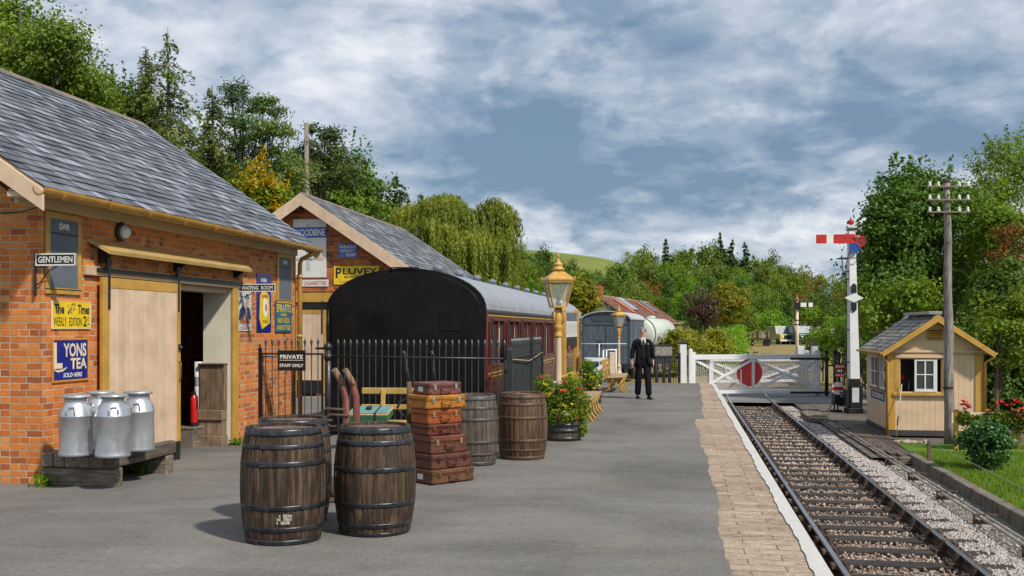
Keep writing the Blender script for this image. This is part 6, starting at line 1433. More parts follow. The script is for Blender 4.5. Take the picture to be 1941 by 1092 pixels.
# ------------------------------------------------------------------ crossing keeper's hut
HX, HY, HZ0 = 5.15, 27.0, -.95
def build_hut():
    HUTSLATE = slate_mat('hut_slate', (.155, .145, .13), (.20, .165, .11))
    t = thing('crossing_hut', 'small cream and ochre crossing hut with a slate roof', 'hut', (HX, HY, HZ0))
    fx = lambda px, py=700: on_y(px, py, HY)[0]-HX
    fz = lambda py, px=1775: on_y(px, py, HY)[1]-HZ0
    W = fx(1862); L = 3.1; xr = fx(1772); we = fz(664); zr = fz(601); zp = fz(816)
    HT = paint('hut_cream', (.68, .50, .325), .55, .08, 3, .1, .22, dcol=(.32, .22, .14)); HO = paint('hut_ochre', (.52, .30, .06), .45, .12, 4, .12, .2, dcol=(.25, .13, .02))
    x0, x1, z0, z1 = fx(1705), fx(1786), fz(743), fz(681)
    mb = MB(); th = .05
    # front boarded wall in vertical boards round the window opening
    x = 0; bw = W/16
    for i in range(16):
        a, b_ = x+.002, x+bw-.002
        def seg(zl, zh):
            if zh > zl+.01: mb.box((a, 0, zl), (b_, th, zh))
        mid = (a+b_)/2
        if x0 < mid < x1: seg(zp, z0); seg(z1, we)
        else: seg(zp, we)
        x += bw
    mb.prism([(0, we+.002), (W, we+.002), (xr, zr-.12)], .003, th, 'y'); mb.box((0, .02, zp), (x0, .06, we)); mb.box((x1, .02, zp), (W, .06, we)); mb.box((x0, .02, zp), (x1, .06, z0)); mb.box((x0, .02, z1), (x1, .06, we))
    # side walls with two window openings on the track side, back
    ya, za = on_x(1667, 735, HX); w1 = (on_x(1680, 700, HX)[0]-HY, on_x(1669, 700, HX)[0]-HY); w2 = (on_x(1665, 700, HX)[0]-HY, on_x(1652, 700, HX)[0]-HY)
    sz0, sz1 = on_x(1672, 737, HX)[1]-HZ0, on_x(1672, 675, HX)[1]-HZ0
    mb.box((0, .061, zp), (.05, L, sz0)); mb.box((0, .061, sz1), (.05, L, we)); mb.box((0, .061, sz0), (.05, w1[0], sz1)); mb.box((0, w1[1], sz0), (.05, w2[0], sz1)); mb.box((0, w2[1], sz0), (.05, L, sz1))
    mb.box((W-.05, .061, zp), (W, L, we))
    # back wall has a window too: daylight shows through the front opening
    q0, q1 = x0+.05, x0+.5
    mb.box((.051, L-.05, zp), (q0, L, we)); mb.box((q1, L-.05, zp), (W-.051, L, we)); mb.box((q0, L-.05, zp), (q1, L, z0+.12)); mb.box((q0, L-.05, z1), (q1, L, we)); mb.prism([(0, we), (W, we), (xr, zr-.12)], L-.05, L, 'y')
    mb.build('wall', HT, t)
    mb = MB(); mb.box((-.02, -.02, 0), (W+.02, L, zp-.001)); mb.build('plinth', paint('plinth_dark', (.05, .045, .045), .8, .25, 4, .3, .4), t, .01)
    mb = MB(); mb.box((-.025, -.028, zp), (.15, -.001, we)); mb.box((W-.17, -.028, zp), (W+.02, -.001, we)); mb.box((.151, -.022, z1+.12), (W-.171, -.001, we-.10)); mb.build('corner_board', HO, t, .005)
    mb = MB(); mb.box((-.06, -.05, we-.06), (W+.06, -.003, we-.0)); mb.box((x0-.12, -.06, z1+.03), (x1+.08, -.003, z1+.115)); mb.build('weather_board', HT, t, .006)
    mb = MB(); mb.box((x0-.12, -.035, z0-.02), (x0, -.002, z1+.029)); mb.box((x1, -.035, z0-.02), (x1+.14, -.002, z1+.029)); mb.build('window_surround', HO, t, .004)
    mb = MB(); mb.box((x0-.16, -.075, z0-.10), (x1+.16, -.002, z0-.021)); mb.build('sill', HO, t, .008)
    # white sliding sash in the right half of the opening
    s0, s1 = fx(1733), fx(1776)
    mb = MB(); f = .05
    mb.box((s0, -.03, z0), (s0+f, .012, z1)); mb.box((s1-f-.04, -.03, z0), (s1, .012, z1)); mb.box((s0+f, -.03, z0), (s1-f-.04, .012, z0+f+.02)); mb.box((s0+f, -.03, z1-f), (s1-f-.04, .012, z1))
    m_ = (s0+s1-.03)/2; mb.box((m_-.018, -.025, z0+f), (m_+.018, .01, z1-f)); zm = (z0+z1)/2+.02; mb.box((s0+f, -.024, zm-.012), (s1-f-.04, .009, zm+.012)); sh = mb.build('sash', WHITE, t, .004)
    mb = MB(); mb.box((s0+.02, -.008, z0+.03), (s1-.03, -.004, z1-.03)); mb.build('pane', GLASS, sh)
    # side sashes
    for a, b_ in (w1, w2):
        mb = MB(); f = .045
        mb.box((-.03, a, sz0), (.02, a+f, sz1)); mb.box((-.03, b_-f, sz0), (.02, b_, sz1)); mb.box((-.03, a+f, sz0), (.02, b_-f, sz0+f)); mb.box((-.03, a+f, sz1-f), (.02, b_-f, sz1)); mb.box((-.025, (a+b_)/2-.015, sz0), (.015, (a+b_)/2+.015, sz1)); mb.box((-.024, a, (sz0+sz1)/2-.012), (.014, b_, (sz0+sz1)/2+.012))
        wi = mb.build('side_window', WHITE, t, .004); mb = MB(); mb.box((-.004, a+.01, sz0+.01), (.0, b_-.01, sz1-.01)); mb.build('pane', GLASS, wi)
    mb = MB(); mb.box((-.05, w1[0]-.08, sz0-.06), (-.001, w2[1]+.08, sz0-.005)); mb.box((-.04, w1[0]-.09, sz0), (-.001, w1[0]-.005, sz1+.03)); mb.box((-.04, w1[1]+.005, sz0), (-.001, w2[0]-.005, sz1)); mb.build('side_sill', paint('brown_paint', (.20, .11, .05), .5, .15, 5, .1, .2), t, .004)
    # interior: dark lining, a shelf with a hanging red lamp
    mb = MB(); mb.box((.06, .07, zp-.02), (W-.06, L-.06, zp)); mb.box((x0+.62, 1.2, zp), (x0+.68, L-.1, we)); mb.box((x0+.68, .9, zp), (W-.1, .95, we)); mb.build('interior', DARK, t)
    mb = MB(); mb.lathe([(.05, 0), (.07, .05), (.06, .16), (.02, .2)], 10, (x0+.22, .8, z0+.22)); mb.tube([(x0+.22, .8, z0+.4), (x0+.22, .8, z1-.02)], .006, 5); mb.build('hand_lamp', RED, t)
    mb = MB(); mb.tube([(x0+.30, .5, z0-.2), (x0+.36, .55, z0+.30)], .012, 5); mb.tube([(x0+.16, .5, z0-.2), (x0+.16, .55, z0+.2)], .02, 5); mb.build('levers', STEEL, t)
    # louvre
    a, b_, c, d = fx(1757), fx(1788), fz(645), fz(624)
    mb = MB(); mb.box((a, -.03, c), (b_, -.001, c+.035)); mb.box((a, -.03, d-.03), (b_, -.001, d)); mb.box((a, -.03, c+.036), (a+.035, -.001, d-.031)); mb.box((b_-.035, -.03, c+.036), (b_, -.001, d-.031)); lv = mb.build('louvre', HO, t, .003)
    mb = MB(); mb.box((a+.036, -.006, c+.036), (b_-.036, -.0015, d-.031)); mb.build('louvre_back', DARK, lv)
    mb = MB()
    for i in range(3): z = c+.055+.06*i; mb.add([(a+.036, -.028, z), (b_-.036, -.028, z), (b_-.036, -.008, z+.035), (a+.036, -.008, z+.035), (a+.036, -.028, z+.012), (b_-.036, -.028, z+.012), (b_-.036, -.008, z+.047), (a+.036, -.008, z+.047)], [(0, 1, 5, 4), (4, 5, 6, 7), (0, 3, 2, 1), (2, 3, 7, 6)])
    mb.build('louvre_slats', HO, lv)
    ov = .17; sl = (zr-we)/(W/2); gable_roof(t, -ov, W+ov, xr, we-.02, zr+.05, -.30, L+.15, HUTSLATE, 23, .22, .15, ridge_mat=HUTSLATE)
    mb = MB()
    for s, xe in ((-1, -ov-.03), (1, W+ov+.03)): mb.prism([(xe, we-.03), (xe, we-.17), (xr, zr-.13), (xr, zr+.045)], -.335, -.302, 'y')
    mb.build('bargeboard', HO, t, .005)
    mb = MB(); mb.box((xr-.2, -.25, zr+.06), (xr+.12, L-.4, zr+.14)); mb.build('ridge_vent', HUTSLATE, t, .01)
    for xe, sg in ((-ov-.05, -1), (W+ov+.05, 1)):
        mb = MB(); n = 7; pr = [(xe+.05*math.cos(PI+PI*i/n), we-.05+.055*math.sin(PI+PI*i/n)) for i in range(n+1)]; mb.prism(pr, -.34, L+.2, 'y'); gu = mb.build('gutter', HO, t); mb = MB(); mb.tube([(xe, -.2, we-.10), (xe, -.2, we-.16), (.0-.05 if sg < 0 else W+.05, -.06, we-.30), (-.05 if sg < 0 else W+.05, -.06, .02)], .032, 8); mb.build('downpipe', HO, gu)
    # nameplate on the track side
    y0, y1 = on_x(1680, 748, HX)[0], on_x(1652, 748, HX)[0]; zA, zB = on_x(1666, 761, HX)[1], on_x(1666, 738, HX)[1]
    s = thing('name_plate', 'dark name plate with pale lettering on the track side of the hut', 'sign', (HX-.004, (y0+y1)/2, (zA+zB)/2), -PI/2); wd, h = abs(y1-y0), abs(zB-zA)
    mb = MB(); mb.box((-wd/2, -.02, -h/2), (wd/2, 0, h/2)); mb.build('panel', LETTERW, s, .004); mb = MB(); mb.box((-wd/2+.04, -.024, -h/2+.04), (wd/2-.04, -.0205, h/2-.04)); mb.build('dark_field', paint('sign_slateblue', (.03, .04, .06), .5, .2, 5), s)
    lettering(s, 'CROSSING', 0, 0, wd*.78, h*.4, LETTERW, -.026, .02)
build_hut()
# brown box hung on the pole side of the window
t = thing('broom', 'long pale broom handle leaning on the hut front', 'broom', (*(lambda q: (q[0], HY-.35))(on_y(1699, 825, HY-.35)), -.93)); mb = MB(); mb.tube([(0, 0, 0), (.18, .26, 1.28)], .012, 6); mb.build('pole', paint('broom_pole', (.5, .45, .38), .6, .1, 9), t); mb = MB(); mb.cbox((.05, .08, .38), (.03, .03, .22), 0, (-.2, .14, 0)); mb.build('grip', IRON, t)

# ------------------------------------------------------------------ telegraph pole
def build_pole():
    D = 23.9; g = at(1800, D); z0 = -.95; t = thing('telegraph_pole', 'grey timber telegraph pole with three insulator arms before the hut', 'telegraph pole', (g.x, g.y, z0), YAW); Z = lambda py: zat(py, D)-z0; h = Z(346)
    wm = wood_mat('pole_timber', (.20, .175, .155), (.36, .33, .295), 2, 5, .85, 0, .9, .45)
    mb = MB(); K = 14; mb.tube([(-.06*i/K+.012*math.sin(i*1.3), 0, h*i/K) for i in range(K+1)], [.125-.055*i/K+.004*math.sin(i*2.3) for i in range(K+1)], 14); mb.build('pole', wm, t)
    mb = MB(); mb.lathe([(.085, 0), (.09, .02), (.02, .05)], 12, (-.06, 0, h)); mb.bar((-.15, 0, h+.03), (.05, 0, h+.08), .16, .025); mb.build('cap', RUST, t)
    cer = paint('insulator_white', (.66, .65, .62), .25, .06, 9, 0, spec=.7)
    for py in (355, 380, 403):
        z = Z(py); xo = -.055; mb = MB(); mb.box((xo-.50, -.110, z-.016), (xo+.50, -.06, z+.018)); a = mb.build('crossarm', paint('arm_wood', (.22, .17, .13), .8, .2, 6, .3), t, .005)
        for x in (-.44, -.24, .24, .44):
            mb = MB(); mb.lathe([(.026, -.06), (.038, -.05), (.038, .0), (.027, .02), (.031, .045), (.02, .065), (.001, .07)], 12, (xo+x, -.085, z+.055)); mb.build('insulator', cer, a)
            mb = MB(); mb.tube([(xo+x, -.085, z-.09), (xo+x, -.085, z+.02)], .014, 6); mb.build('insulator_pin', RUST, a)
    mb = MB()
    for py in (370, 395, 425, 460): mb.lathe([(.018, 0), (.018, .02)], 8, (0, 0, 0), 0, True, 0, Matrix.Translation((-.055, -.075, Z(py))) @ Matrix.Rotation(PI/2, 4, 'X'))
    mb.lathe([(.118, -.03), (.118, .03)], 14, (-.025, 0, Z(735)), cap=False); mb.build('bolts', IRON, t)
build_pole()

# ------------------------------------------------------------------ walkway boards, rodding, stakes, stones
def build_walkway():
    m = wood_mat('walkway_board', (.075, .055, .045), (.15, .115, .095), 1, 5, .85, .35, .5, .4)
    t = thing('timber_walkway', 'brown timber walkway beside the hut and the point rods', 'walkway', (4.3, 22.6, -.99)); mb = MB(); n = 6
    for i in range(n):
        x = .0+.145*i; y0 = 0 if i > 1 else 1.0-.4*i; mb.box((x, y0, 0), (x+.138, 7.4, .05+R.uniform(-.004, .004)))
    mb.build('boards', m, t, .006)
    mb = MB(); mb.box((-.07, .9, -.05), (-.003, 7.4, .075)); mb.build('kerb_board', WOODGREY, t, .01)
    mb = MB(); mb.box((.2, -.1, -.10), (.95, -.003, .045)); mb.build('end_board', WOODGREYX, t, .01)
build_walkway()
PIPE = paint('rod_pipe', (.36, .33, .29), .5, .3, 3, .2, .7, metal=.4, dcol=(.20, .11, .06), stretch=(1, .25, 1))
for k, (x, z, lab) in enumerate(((4.22, -.955, 'rusty point rod nearer the rail'), (4.31, -.945, 'point rod nearer the lawn kerb wall'))):
    mb = MB(); mb.tube([(x, 5, z), (x, 14, z+.005), (x, 23, z), (x-.05, 31, z-.01), (x-.15, 38, z-.02)], .021, 8); tag(mb.build('point_rod', PIPE), lab, 'rod', 'point rodding beside the track')
y = 9.2
mb = MB(); mb.box((-.16, -.11, 0), (.22, .11, .06)); b0 = mb.mesh('roller_base', CONC, .012)
mb = MB(); mb.box((-.12, -.02, .06), (-.09, .02, .19)); mb.box((.12, -.02, .06), (.15, .02, .19)); mb.box((-.13, -.025, .191), (.22, .025, .21)); mb.tube([(-.1, 0, .10), (.14, 0, .10)], .03, 8); b1 = mb.mesh('roller', RUST, .003)
while y < 36:
    t = thing('rodding_stool', 'small rusty roller stool carrying the point rods on a concrete foot', 'rod stool', (4.26, y, -1.125), R.uniform(-.06, .06), 'rodding stools along the track')
    for nm, me in (('foot', b0), ('roller', b1)):
        o = bpy.data.objects.new(nm, me); COL.objects.link(o); o.parent = t
    y += 2.15
t = thing('lever_box', 'dark timber point mechanism cover beside the rods near the crossing', 'box', (4.05, 31.2, -1.03)); mb = MB(); mb.box((-.3, 0, 0), (.25, 2.6, .14)); mb.build('cover', WOODGREY, t, .02); mb = MB(); mb.box((-.36, .6, .141), (.3, .72, .18)); mb.build('batten', WOODGREYX, t, .01)
t = thing('wire_stake', 'short grey stake holding a thin wire along the lawn', 'stake', (*at(1761, 20.6)[:2], -.91)); mb = MB(); mb.box((-.03, -.03, 0), (.03, .03, .42)); mb.box((-.05, -.035, .30), (.05, .035, .36)); mb.build('stake', WOODGREY, t, .006)
mb = MB(); p = t.location; mb.tube([(p.x, p.y, p.z+.38), (p.x+.1, p.y-6, p.z+.28), (p.x+.15, p.y-12, p.z+.36)], .006, 5); mb.build('wire', paint('green_wire', (.22, .33, .28), .5, .1, 5, 0), t).matrix_parent_inverse = Matrix.Translation(-p)
def rock(mb, c, r, rr): 
    n = 7; prof = [(1e-4, -.3), (.8, -.3), (1.0, .1), (.75, .55), (.3, .75), (1e-4, .78)]; o = len(mb.v); mb.lathe([(a*r, b_*r) for a, b_ in prof], n, (0, 0, 0), 0, False, rr.uniform(0, 6), None, False)
    for i in range(o, len(mb.v)): v = mb.v[i]; k = rr.uniform(.8, 1.2); mb.v[i] = (c[0]+v[0]*k*1.2, c[1]+v[1]*k, c[2]+v[2]*k*rr.uniform(.9, 1.1))
stone = paint('border_stone', (.34, .27, .20), .9, .3, 7, .5, .5, dcol=(.14, .11, .08)); rr = random.Random(12)
for i in range(9):
    q = on_y(1697+i*7.5, 832, 25.3); mb = MB(); rock(mb, (0, 0, 0), rr.uniform(.06, .095), rr); o = mb.build('border_stone', stone, None, .01); o.location = (q[0], 25.2+rr.uniform(-.1, .1), -.92); tag(o, 'rough pale stone in the little border before the hut', 'stone', 'border stones before the hut')

# ------------------------------------------------------------------ rolling stock and buildings in the yard beyond
def build_van():
    D = 52; g = (at(1103, D)+at(1195, D))/2; w_ = 92*D/FPX; t = thing('goods_van', 'slate blue boarded goods van with a pale arched roof', 'wagon', (g.x, g.y, -1.0), -math.radians(5))
    zs, zp = zat(606, D)+1.0, zat(591, D)+1.0; hw = w_/2; L = 5.6; m = wood_mat('van_board', (.085, .115, .155), (.12, .155, .20), 2, 4, .6, .18, .2, .3); n = 14
    mb = MB(); k = 14
    for i in range(k): a = -hw+w_*i/k; mb.box((a+.004, -.03, .95), (a+w_/k-.004, .0, zs))
    mb.prism([(-hw, zs)]+[(hw*math.cos(PI-PI*i/n), zs+(zp-zs)*math.sin(PI*i/n)) for i in range(1, n)]+[(hw, zs)], -.02, .0, 'y'); mb.build('end_boards', m, t)
    mb = MB(); k = 34
    for i in range(k): y = L*i/k; mb.box((hw-.03, y+.004, .95), (hw, y+L/k-.004, zs)); mb.box((-hw, y+.004, .95), (-hw+.03, y+L/k-.004, zs))
    mb.box((-hw+.03, L-.03, .95), (hw-.03, L, zs)); mb.build('side_boards', m, t)
    mb = MB(); arc = [((hw+.06)*math.cos(PI*i/n), zs+.02+(zp-zs+.03)*math.sin(PI*i/n)) for i in range(n+1)]; mb.prism(arc+[(a*.97, b_-.05) for a, b_ in reversed(arc)], -.12, L+.1, 'y'); mb.build('roof', paint('van_roof', (.42, .44, .46), .6, .1, 2, .1, .3), t)
    ir = paint('van_iron', (.05, .065, .085), .5, .2, 5, .1); mb = MB()
    mb.box((-hw, -.055, zs-.28), (hw, -.031, zs-.22)); mb.box((hw-.08, -.06, .95), (hw+.01, -.031, zs)); mb.box((-hw-.01, -.06, .95), (-hw+.08, -.031, zs)); mb.box((-.04, -.05, .95), (.04, -.031, zs-.29)); mb.box((-.75, -.05, zs-.1), (.5, -.0305, zs+.18)); mb.cbox((-.3, -.06, 2.0), (.25, .03, .3)); mb.bar((hw+.02, 1.2, zs), (hw+.02, .3, .95), .05, .05)
    mb.build('strapping', ir, t)
    mb = MB(); mb.box((-hw, -.05, .70), (hw, L, .949)); mb.box((-1.25, -.35, .72), (-.7, -.051, .85)); mb.box((.7, -.35, .72), (1.25, -.051, .85))
    for y in (1.2, L-1.2):
        for sx in (-.75, .75): mb.lathe([(.45, -.06), (.48, -.05), (.45, .06)], 16, (0, 0, 0), 0, True, 0, Matrix.Translation((sx, y, .48)) @ Matrix.Rotation(PI/2, 4, 'Y'))
    mb.build('underframe', IRON, t)
build_van()
def build_tank():
    a = at(1211, 58.5); b_ = at(1254, 65.5); d = b_-a; L = d.length; zc = zat(633, 60)+1.0; t = thing('tank_wagon', 'pale green white tank wagon beyond the goods van', 'wagon', (a.x, a.y, -1.0), math.atan2(d.y, d.x)-PI/2); r = .93
    M = Matrix.Translation((0, 0, zc)) @ Matrix.Rotation(-PI/2, 4, 'X')
    m = paint('tank_paint', (.50, .55, .48), .4, .08, 2, .08, .3, dcol=(.30, .30, .24))
    mb = MB(); mb.lathe([(.001, -.16), (.4, -.13), (.75, -.05), (r, .06), (r, L), (.75, L+.2), (.4, L+.3), (.2, L+.32)], 36, (0, 0, 0), 0, True, 0, M); mb.build('tank', m, t)
    mb = MB(); mb.lathe([(r+.003, .05), (r+.045, .05), (r+.045, .12), (r+.003, .12)], 36, (0, 0, 0), 0, False, 0, M, False); mb.build('end_ring', paint('ring_grey', (.13, .14, .14), .5, .1, 5), t)
    mb = MB(); mb.lathe([(.25, L+.26), (.28, L+.40), (.22, L+.42)], 14, (0, 0, 0), 0, True, 0, M); mb.build('end_cap', m, t); mb = MB(); mb.lathe([(.3, 0), (.3, .12), (.2, .16), (.001, .18)], 16, (0, L*.5, zc+r-.03)); mb.build('filler_lid', m, t); mb = MB(); mb.tube([(r-.02, L*.3, zc-.2), (r+.1, L*.3, zc-.2), (r+.1, L*.3, zc-.7)], .03, 6); mb.box((r-.1, L*.12, zc-.15), (r+.12, L*.24, zc+.05)); mb.build('fitting', m, t)
    mb = MB(); mb.box((-1.1, -.3, .75), (1.1, L+.3, 1.0)); mb.box((-.8, .4, 1.0), (.8, .7, zc-.6)); mb.box((-.8, L-.7, 1.0), (.8, L-.4, zc-.6))
    for y in (1.2, L-1.2):
        for sx in (-.75, .75): mb.lathe([(.45, -.06), (.48, -.05), (.45, .06)], 16, (0, 0, 0), 0, True, 0, Matrix.Translation((sx, y, .48)) @ Matrix.Rotation(PI/2, 4, 'Y'))
    mb.build('underframe', IRON, t)
build_tank()
D = 50; g = at(1256, D); t = thing('water_tank', 'mottled grey box tank on black legs right of the walking man', 'water tank', (g.x, g.y, -1.15), YAW); Z = lambda py: zat(py, D)+1.15
mb = MB(); mb.box((-.42, -.3, Z(676)), (.42, .3, Z(656))); mb.build('tank', paint('mottled_grey', (.27, .26, .24), .9, .35, 9, .6, .6, dcol=(.12, .11, .10)), t, .02)
mb = MB(); mb.box((-.44, -.32, Z(656)), (.44, .32, Z(656)+.05)); mb.build('rim', IRON, t)
mb = MB(); mb.box((-.44, -.2, Z(684)), (.44, .2, Z(676)-.001)); mb.build('stand', IRON, t)
for x in (-.3, .05, .33): mb = MB(); mb.box((x-.06, -.1, 0), (x+.06, .1, Z(684)-.001)); mb.build('leg', IRON, t)
def build_cottage():
    A = at(1127, 68, 0); zr = zat(558, 68); Dn = (zr-1.75)*FPX/(HZ-573); B = at(1230, Dn, 0); d = (B-A); L = d.length; d.normalize(); z0 = -1.3
    t = thing('cottage', 'stone cottage with a mossy red tiled roof and roof windows', 'house', (A.x, A.y, z0), math.atan2(d.y, d.x)-PI/2)
    hw = 2.7; ze = zat(607, 66)-z0; zr -= z0; m = paint('roof_pantile', (.21, .075, .05), .85, .4, 4, .4, .6, dcol=(.17, .12, .08), island=.5); tile = m
    st = paint('rubble_stone', (.26, .24, .22), .9, .3, 5, .6, .5, dcol=(.12, .11, .10))
    mb = MB(); mb.prism([(-hw, 0), (hw-.3, 0), (hw-.3, ze), (0, zr-.15), (-hw, ze)], .1, .45, 'y'); mb.prism([(-hw, 0), (hw-.3, 0), (hw-.3, ze), (0, zr-.15), (-hw, ze)], L-.45, L-.1, 'y'); mb.box((hw-.6, .451, 0), (hw-.3, L-.451, ze)); mb.box((-hw, .451, 0), (-hw+.3, L-.451, ze)); mb.build('wall', st, t)
    gable_roof(t, -hw, hw, 0, ze-.1, zr, 0, L, m, 31, .32, .30, ridge_mat=paint('ridge_moss', (.30, .22, .14), .9, .4, 5, .4, .5, island=.4))
    U = Vector((-hw, 0, zr-ze+.1)); su = U.length; U.normalize(); N = Vector((U.z, 0, -U.x)) if U.z > 0 else Vector((0, 0, 1)); N = Vector((zr-ze+.1, 0, hw)).normalized()
    for y0, col in ((L*.27, (.38, .42, .50)), (L*.68, (.10, .14, .16))):
        P = lambda y, u, o: Vector((hw, y, ze-.1))+U*(su*u)+N*o
        mb = MB(); mb.add([P(y0, .45, .05), P(y0+1.9, .45, .05), P(y0+1.9, .93, .05), P(y0, .93, .05), P(y0, .45, .16), P(y0+1.9, .45, .16), P(y0+1.9, .93, .16), P(y0, .93, .16)], [(4, 5, 6, 7), (0, 1, 5, 4), (1, 2, 6, 5), (2, 3, 7, 6), (3, 0, 4, 7)]); mb.build('roof_window', paint('roof_glass_%d' % int(col[0]*100), col, .15, .05, 3, 0, spec=.8), t)
        mb = MB(); mb.add([P(y0-1.5, .35, .06), P(y0-.02, .35, .06), P(y0-.02, .9, .06), P(y0-1.5, .9, .06)], [(0, 1, 2, 3)]); mb.build('new_tiles', paint('new_tile_orange', (.42, .12, .035), .8, .15, 6, .2), t)
    mb = MB(); mb.box((-.4, .1, zr-.8), (.4, .9, zr+.55)); mb.build('chimney', BRICK2, t, .02)
build_cottage()
def build_vehicle(label, px, D, wd, body, hood_yellow):
    g = at(px, D); z0 = terrain_h(g.x, g.y); t = thing('four_wheel_drive', label, 'vehicle', (g.x, g.y, z0), YAW+.12)
    h = wd/2; bm_ = paint('body_'+body[0], body[1], .4, .1, 3, .05, .25)
    mb = MB(); mb.prism([(-.1, .55), (3.9, .55), (3.9, 1.15), (1.15, 1.2), (-.05, 1.12)], -h, h, 'x'); mb.build('body', bm_, t, .05, 2)
    mb = MB(); mb.prism([(1.1, 1.2), (3.85, 1.2), (3.75, 1.95), (1.45, 1.98)], -h*.93, h*.93, 'x'); mb.build('cab', bm_, t, .05, 2)
    mb = MB(); mb.add([(-h*.8, 1.14, 1.27), (h*.8, 1.14, 1.27), (h*.8, 1.41, 1.9), (-h*.8, 1.41, 1.9)], [(0, 1, 2, 3)]); 
    for s in (-1, 1): mb.add([(s*h*.945, 1.6, 1.3), (s*h*.945, 2.6, 1.3), (s*h*.945, 2.6, 1.85), (s*h*.945, 1.7, 1.85)], [(0, 1, 2, 3)])
    mb.v = [(a, b_-.012, c) for a, b_, c in mb.v]; mb.build('windscreen', paint('car_glass', (.20, .26, .30), .1, .05, 3, 0, spec=.9), t)
    mb = MB(); mb.box((-h*.5, -.13, .66), (h*.5, -.1, 1.05)); mb.build('grille', BLACK, t)
    if hood_yellow:
        for s in (-1, 1): mb = MB(); mb.box((s*h*.98 if s < 0 else h*.5, -.135, .70), (-h*.5 if s < 0 else h*.98, -.1, 1.1)); mb.build('front_wing', YELLOW, t, .02)
    mb = MB(); mb.box((-h*1.02, -.25, .42), (h*1.02, -.1, .6)); mb.build('bumper', WHITE if hood_yellow else IRON, t, .02)
    for s in (-1, 1):
        mb = MB(); mb.lathe([(.001, 0), (.09, .01), (.1, .03)], 12, (0, 0, 0), 0, True, 0, Matrix.Translation((s*h*.68, -.14, .92)) @ Matrix.Rotation(PI/2, 4, 'X')); mb.build('headlight', LETTERW, t)
        for y in (.6, 3.1): mb = MB(); mb.lathe([(.2, -.1), (.37, -.1), (.37, .1), (.2, .1)], 18, (0, 0, 0), 0, True, 0, Matrix.Translation((s*(h-.08), y, .37)) @ Matrix.Rotation(PI/2, 4, 'Y')); mb.build('wheel', BLACK, t)
build_vehicle('old four wheel drive with yellow front wings in the yard', 1493, 104, 1.7, ('khaki', (.38, .36, .20)), True)
build_vehicle('dark green four wheel drive parked behind the distant signal', 1531, 102, 1.8, ('dark_green', (.05, .10, .08)), False)
def build_flat():
    D = 94; g = at(1437, D); z0 = terrain_h(g.x, g.y); t = thing('flat_wagon', 'rusty flat wagon loaded with pallets in the yard', 'wagon', (g.x, g.y, z0), YAW-PI/2-.3+PI/2)
    mb = MB(); mb.box((-1.15, -.7, .62), (1.15, .9, .80)); mb.build('deck', RUST, t, .02)
    for x in (-.75, .75):
        mb = MB()
        for y in (-.5, .7): mb.lathe([(.3, -.05), (.34, -.05), (.3, .06)], 14, (0, 0, 0), 0, True, 0, Matrix.Translation((x, y, .34)) @ Matrix.Rotation(PI/2, 4, 'X'))
        mb.build('wheel', IRON, t)
    pm = wood_mat('pallet_wood', (.24, .16, .10), (.40, .29, .19), 0, 4)
    for k in range(4):
        p = thing('pallet', 'weathered pallet in the pile on the rusty flat wagon', 'pallet', (g.x, g.y, z0+.802+.15*k), YAW+R.uniform(-.08, .08), 'pallets piled on the flat wagon'); mb = MB()
        for i in range(6): y = -.5+.19*i; mb.box((-.95, y, .11), (.95, y+.13, .135))
        mb.build('slats', pm, p); mb = MB()
        for x in (-.9, -.05, .8): mb.box((x, -.5, 0), (x+.1, .58, .109))
        mb.build('bearers', pm, p)
build_flat()
t = thing('stone_wall', 'low grey wall far behind the yard vehicles', 'wall', (*at(1455, 140)[:2], terrain_h(*at(1455, 140)[:2])-.3), YAW-.02); mb = MB()
for i in range(12): mb.box((-1+1.4*i, 0, 0), (.395+1.4*i, .5, 2.6+R.uniform(-.08, .08)))
mb.build('masonry', CONC, t, .05); mb = MB(); mb.box((-1.05, -.05, 2.69), (15.9, .55, 2.85)); mb.build('coping', CONC, t, .03)
# ------------------------------------------------------------------ vegetation
L_OAK = leaf_mat('leaf_oak', [(0.038, 0.073, 0.012), (0.098, 0.158, 0.019), (0.183, 0.264, 0.032), (0.301, 0.352, 0.055)], .32, .3, bigscale=.45)
L_DARK = leaf_mat('leaf_dark', [(0.026, 0.062, 0.013), (0.063, 0.130, 0.022), (0.125, 0.214, 0.031), (0.209, 0.315, 0.055)], .3, .3, bigscale=.5)
L_MAPLE = leaf_mat('leaf_maple', [(0.024, 0.065, 0.011), (0.061, 0.137, 0.018), (0.115, 0.215, 0.024), (0.189, 0.305, 0.044)], .32, .34, bigscale=.6)
L_BRIGHT = leaf_mat('leaf_bright', [(0.038, 0.093, 0.010), (0.104, 0.200, 0.014), (0.195, 0.320, 0.025), (0.325, 0.426, 0.043)], .38, .3, bigscale=.6)
L_YELLOW = leaf_mat('leaf_yellowing', [(0.080, 0.126, 0.011), (0.182, 0.228, 0.016), (0.342, 0.329, 0.021), (0.512, 0.376, 0.023)], .36, .35, bigscale=.7)
L_GOLD = leaf_mat('leaf_gold', [(.22, .20, .01), (.46, .36, .012), (.62, .46, .015), (.62, .52, .03)], .36, .3, bigscale=.9)
L_RUST = leaf_mat('leaf_rusty', [(.05, .045, .012), (.15, .085, .018), (.27, .12, .025), (.30, .18, .05)], .32, .35, bigscale=.7)
L_PURPLE = leaf_mat('leaf_purple', [(0.028, 0.017, 0.014), (0.070, 0.039, 0.028), (0.112, 0.063, 0.035), (0.140, 0.098, 0.042)], .25, .3, bigscale=.7)
L_WILLOW = leaf_mat('leaf_willow', [(0.062, 0.108, 0.019), (0.157, 0.226, 0.032), (0.288, 0.347, 0.051), (0.437, 0.469, 0.089)], .38, .35, bigscale=.45)
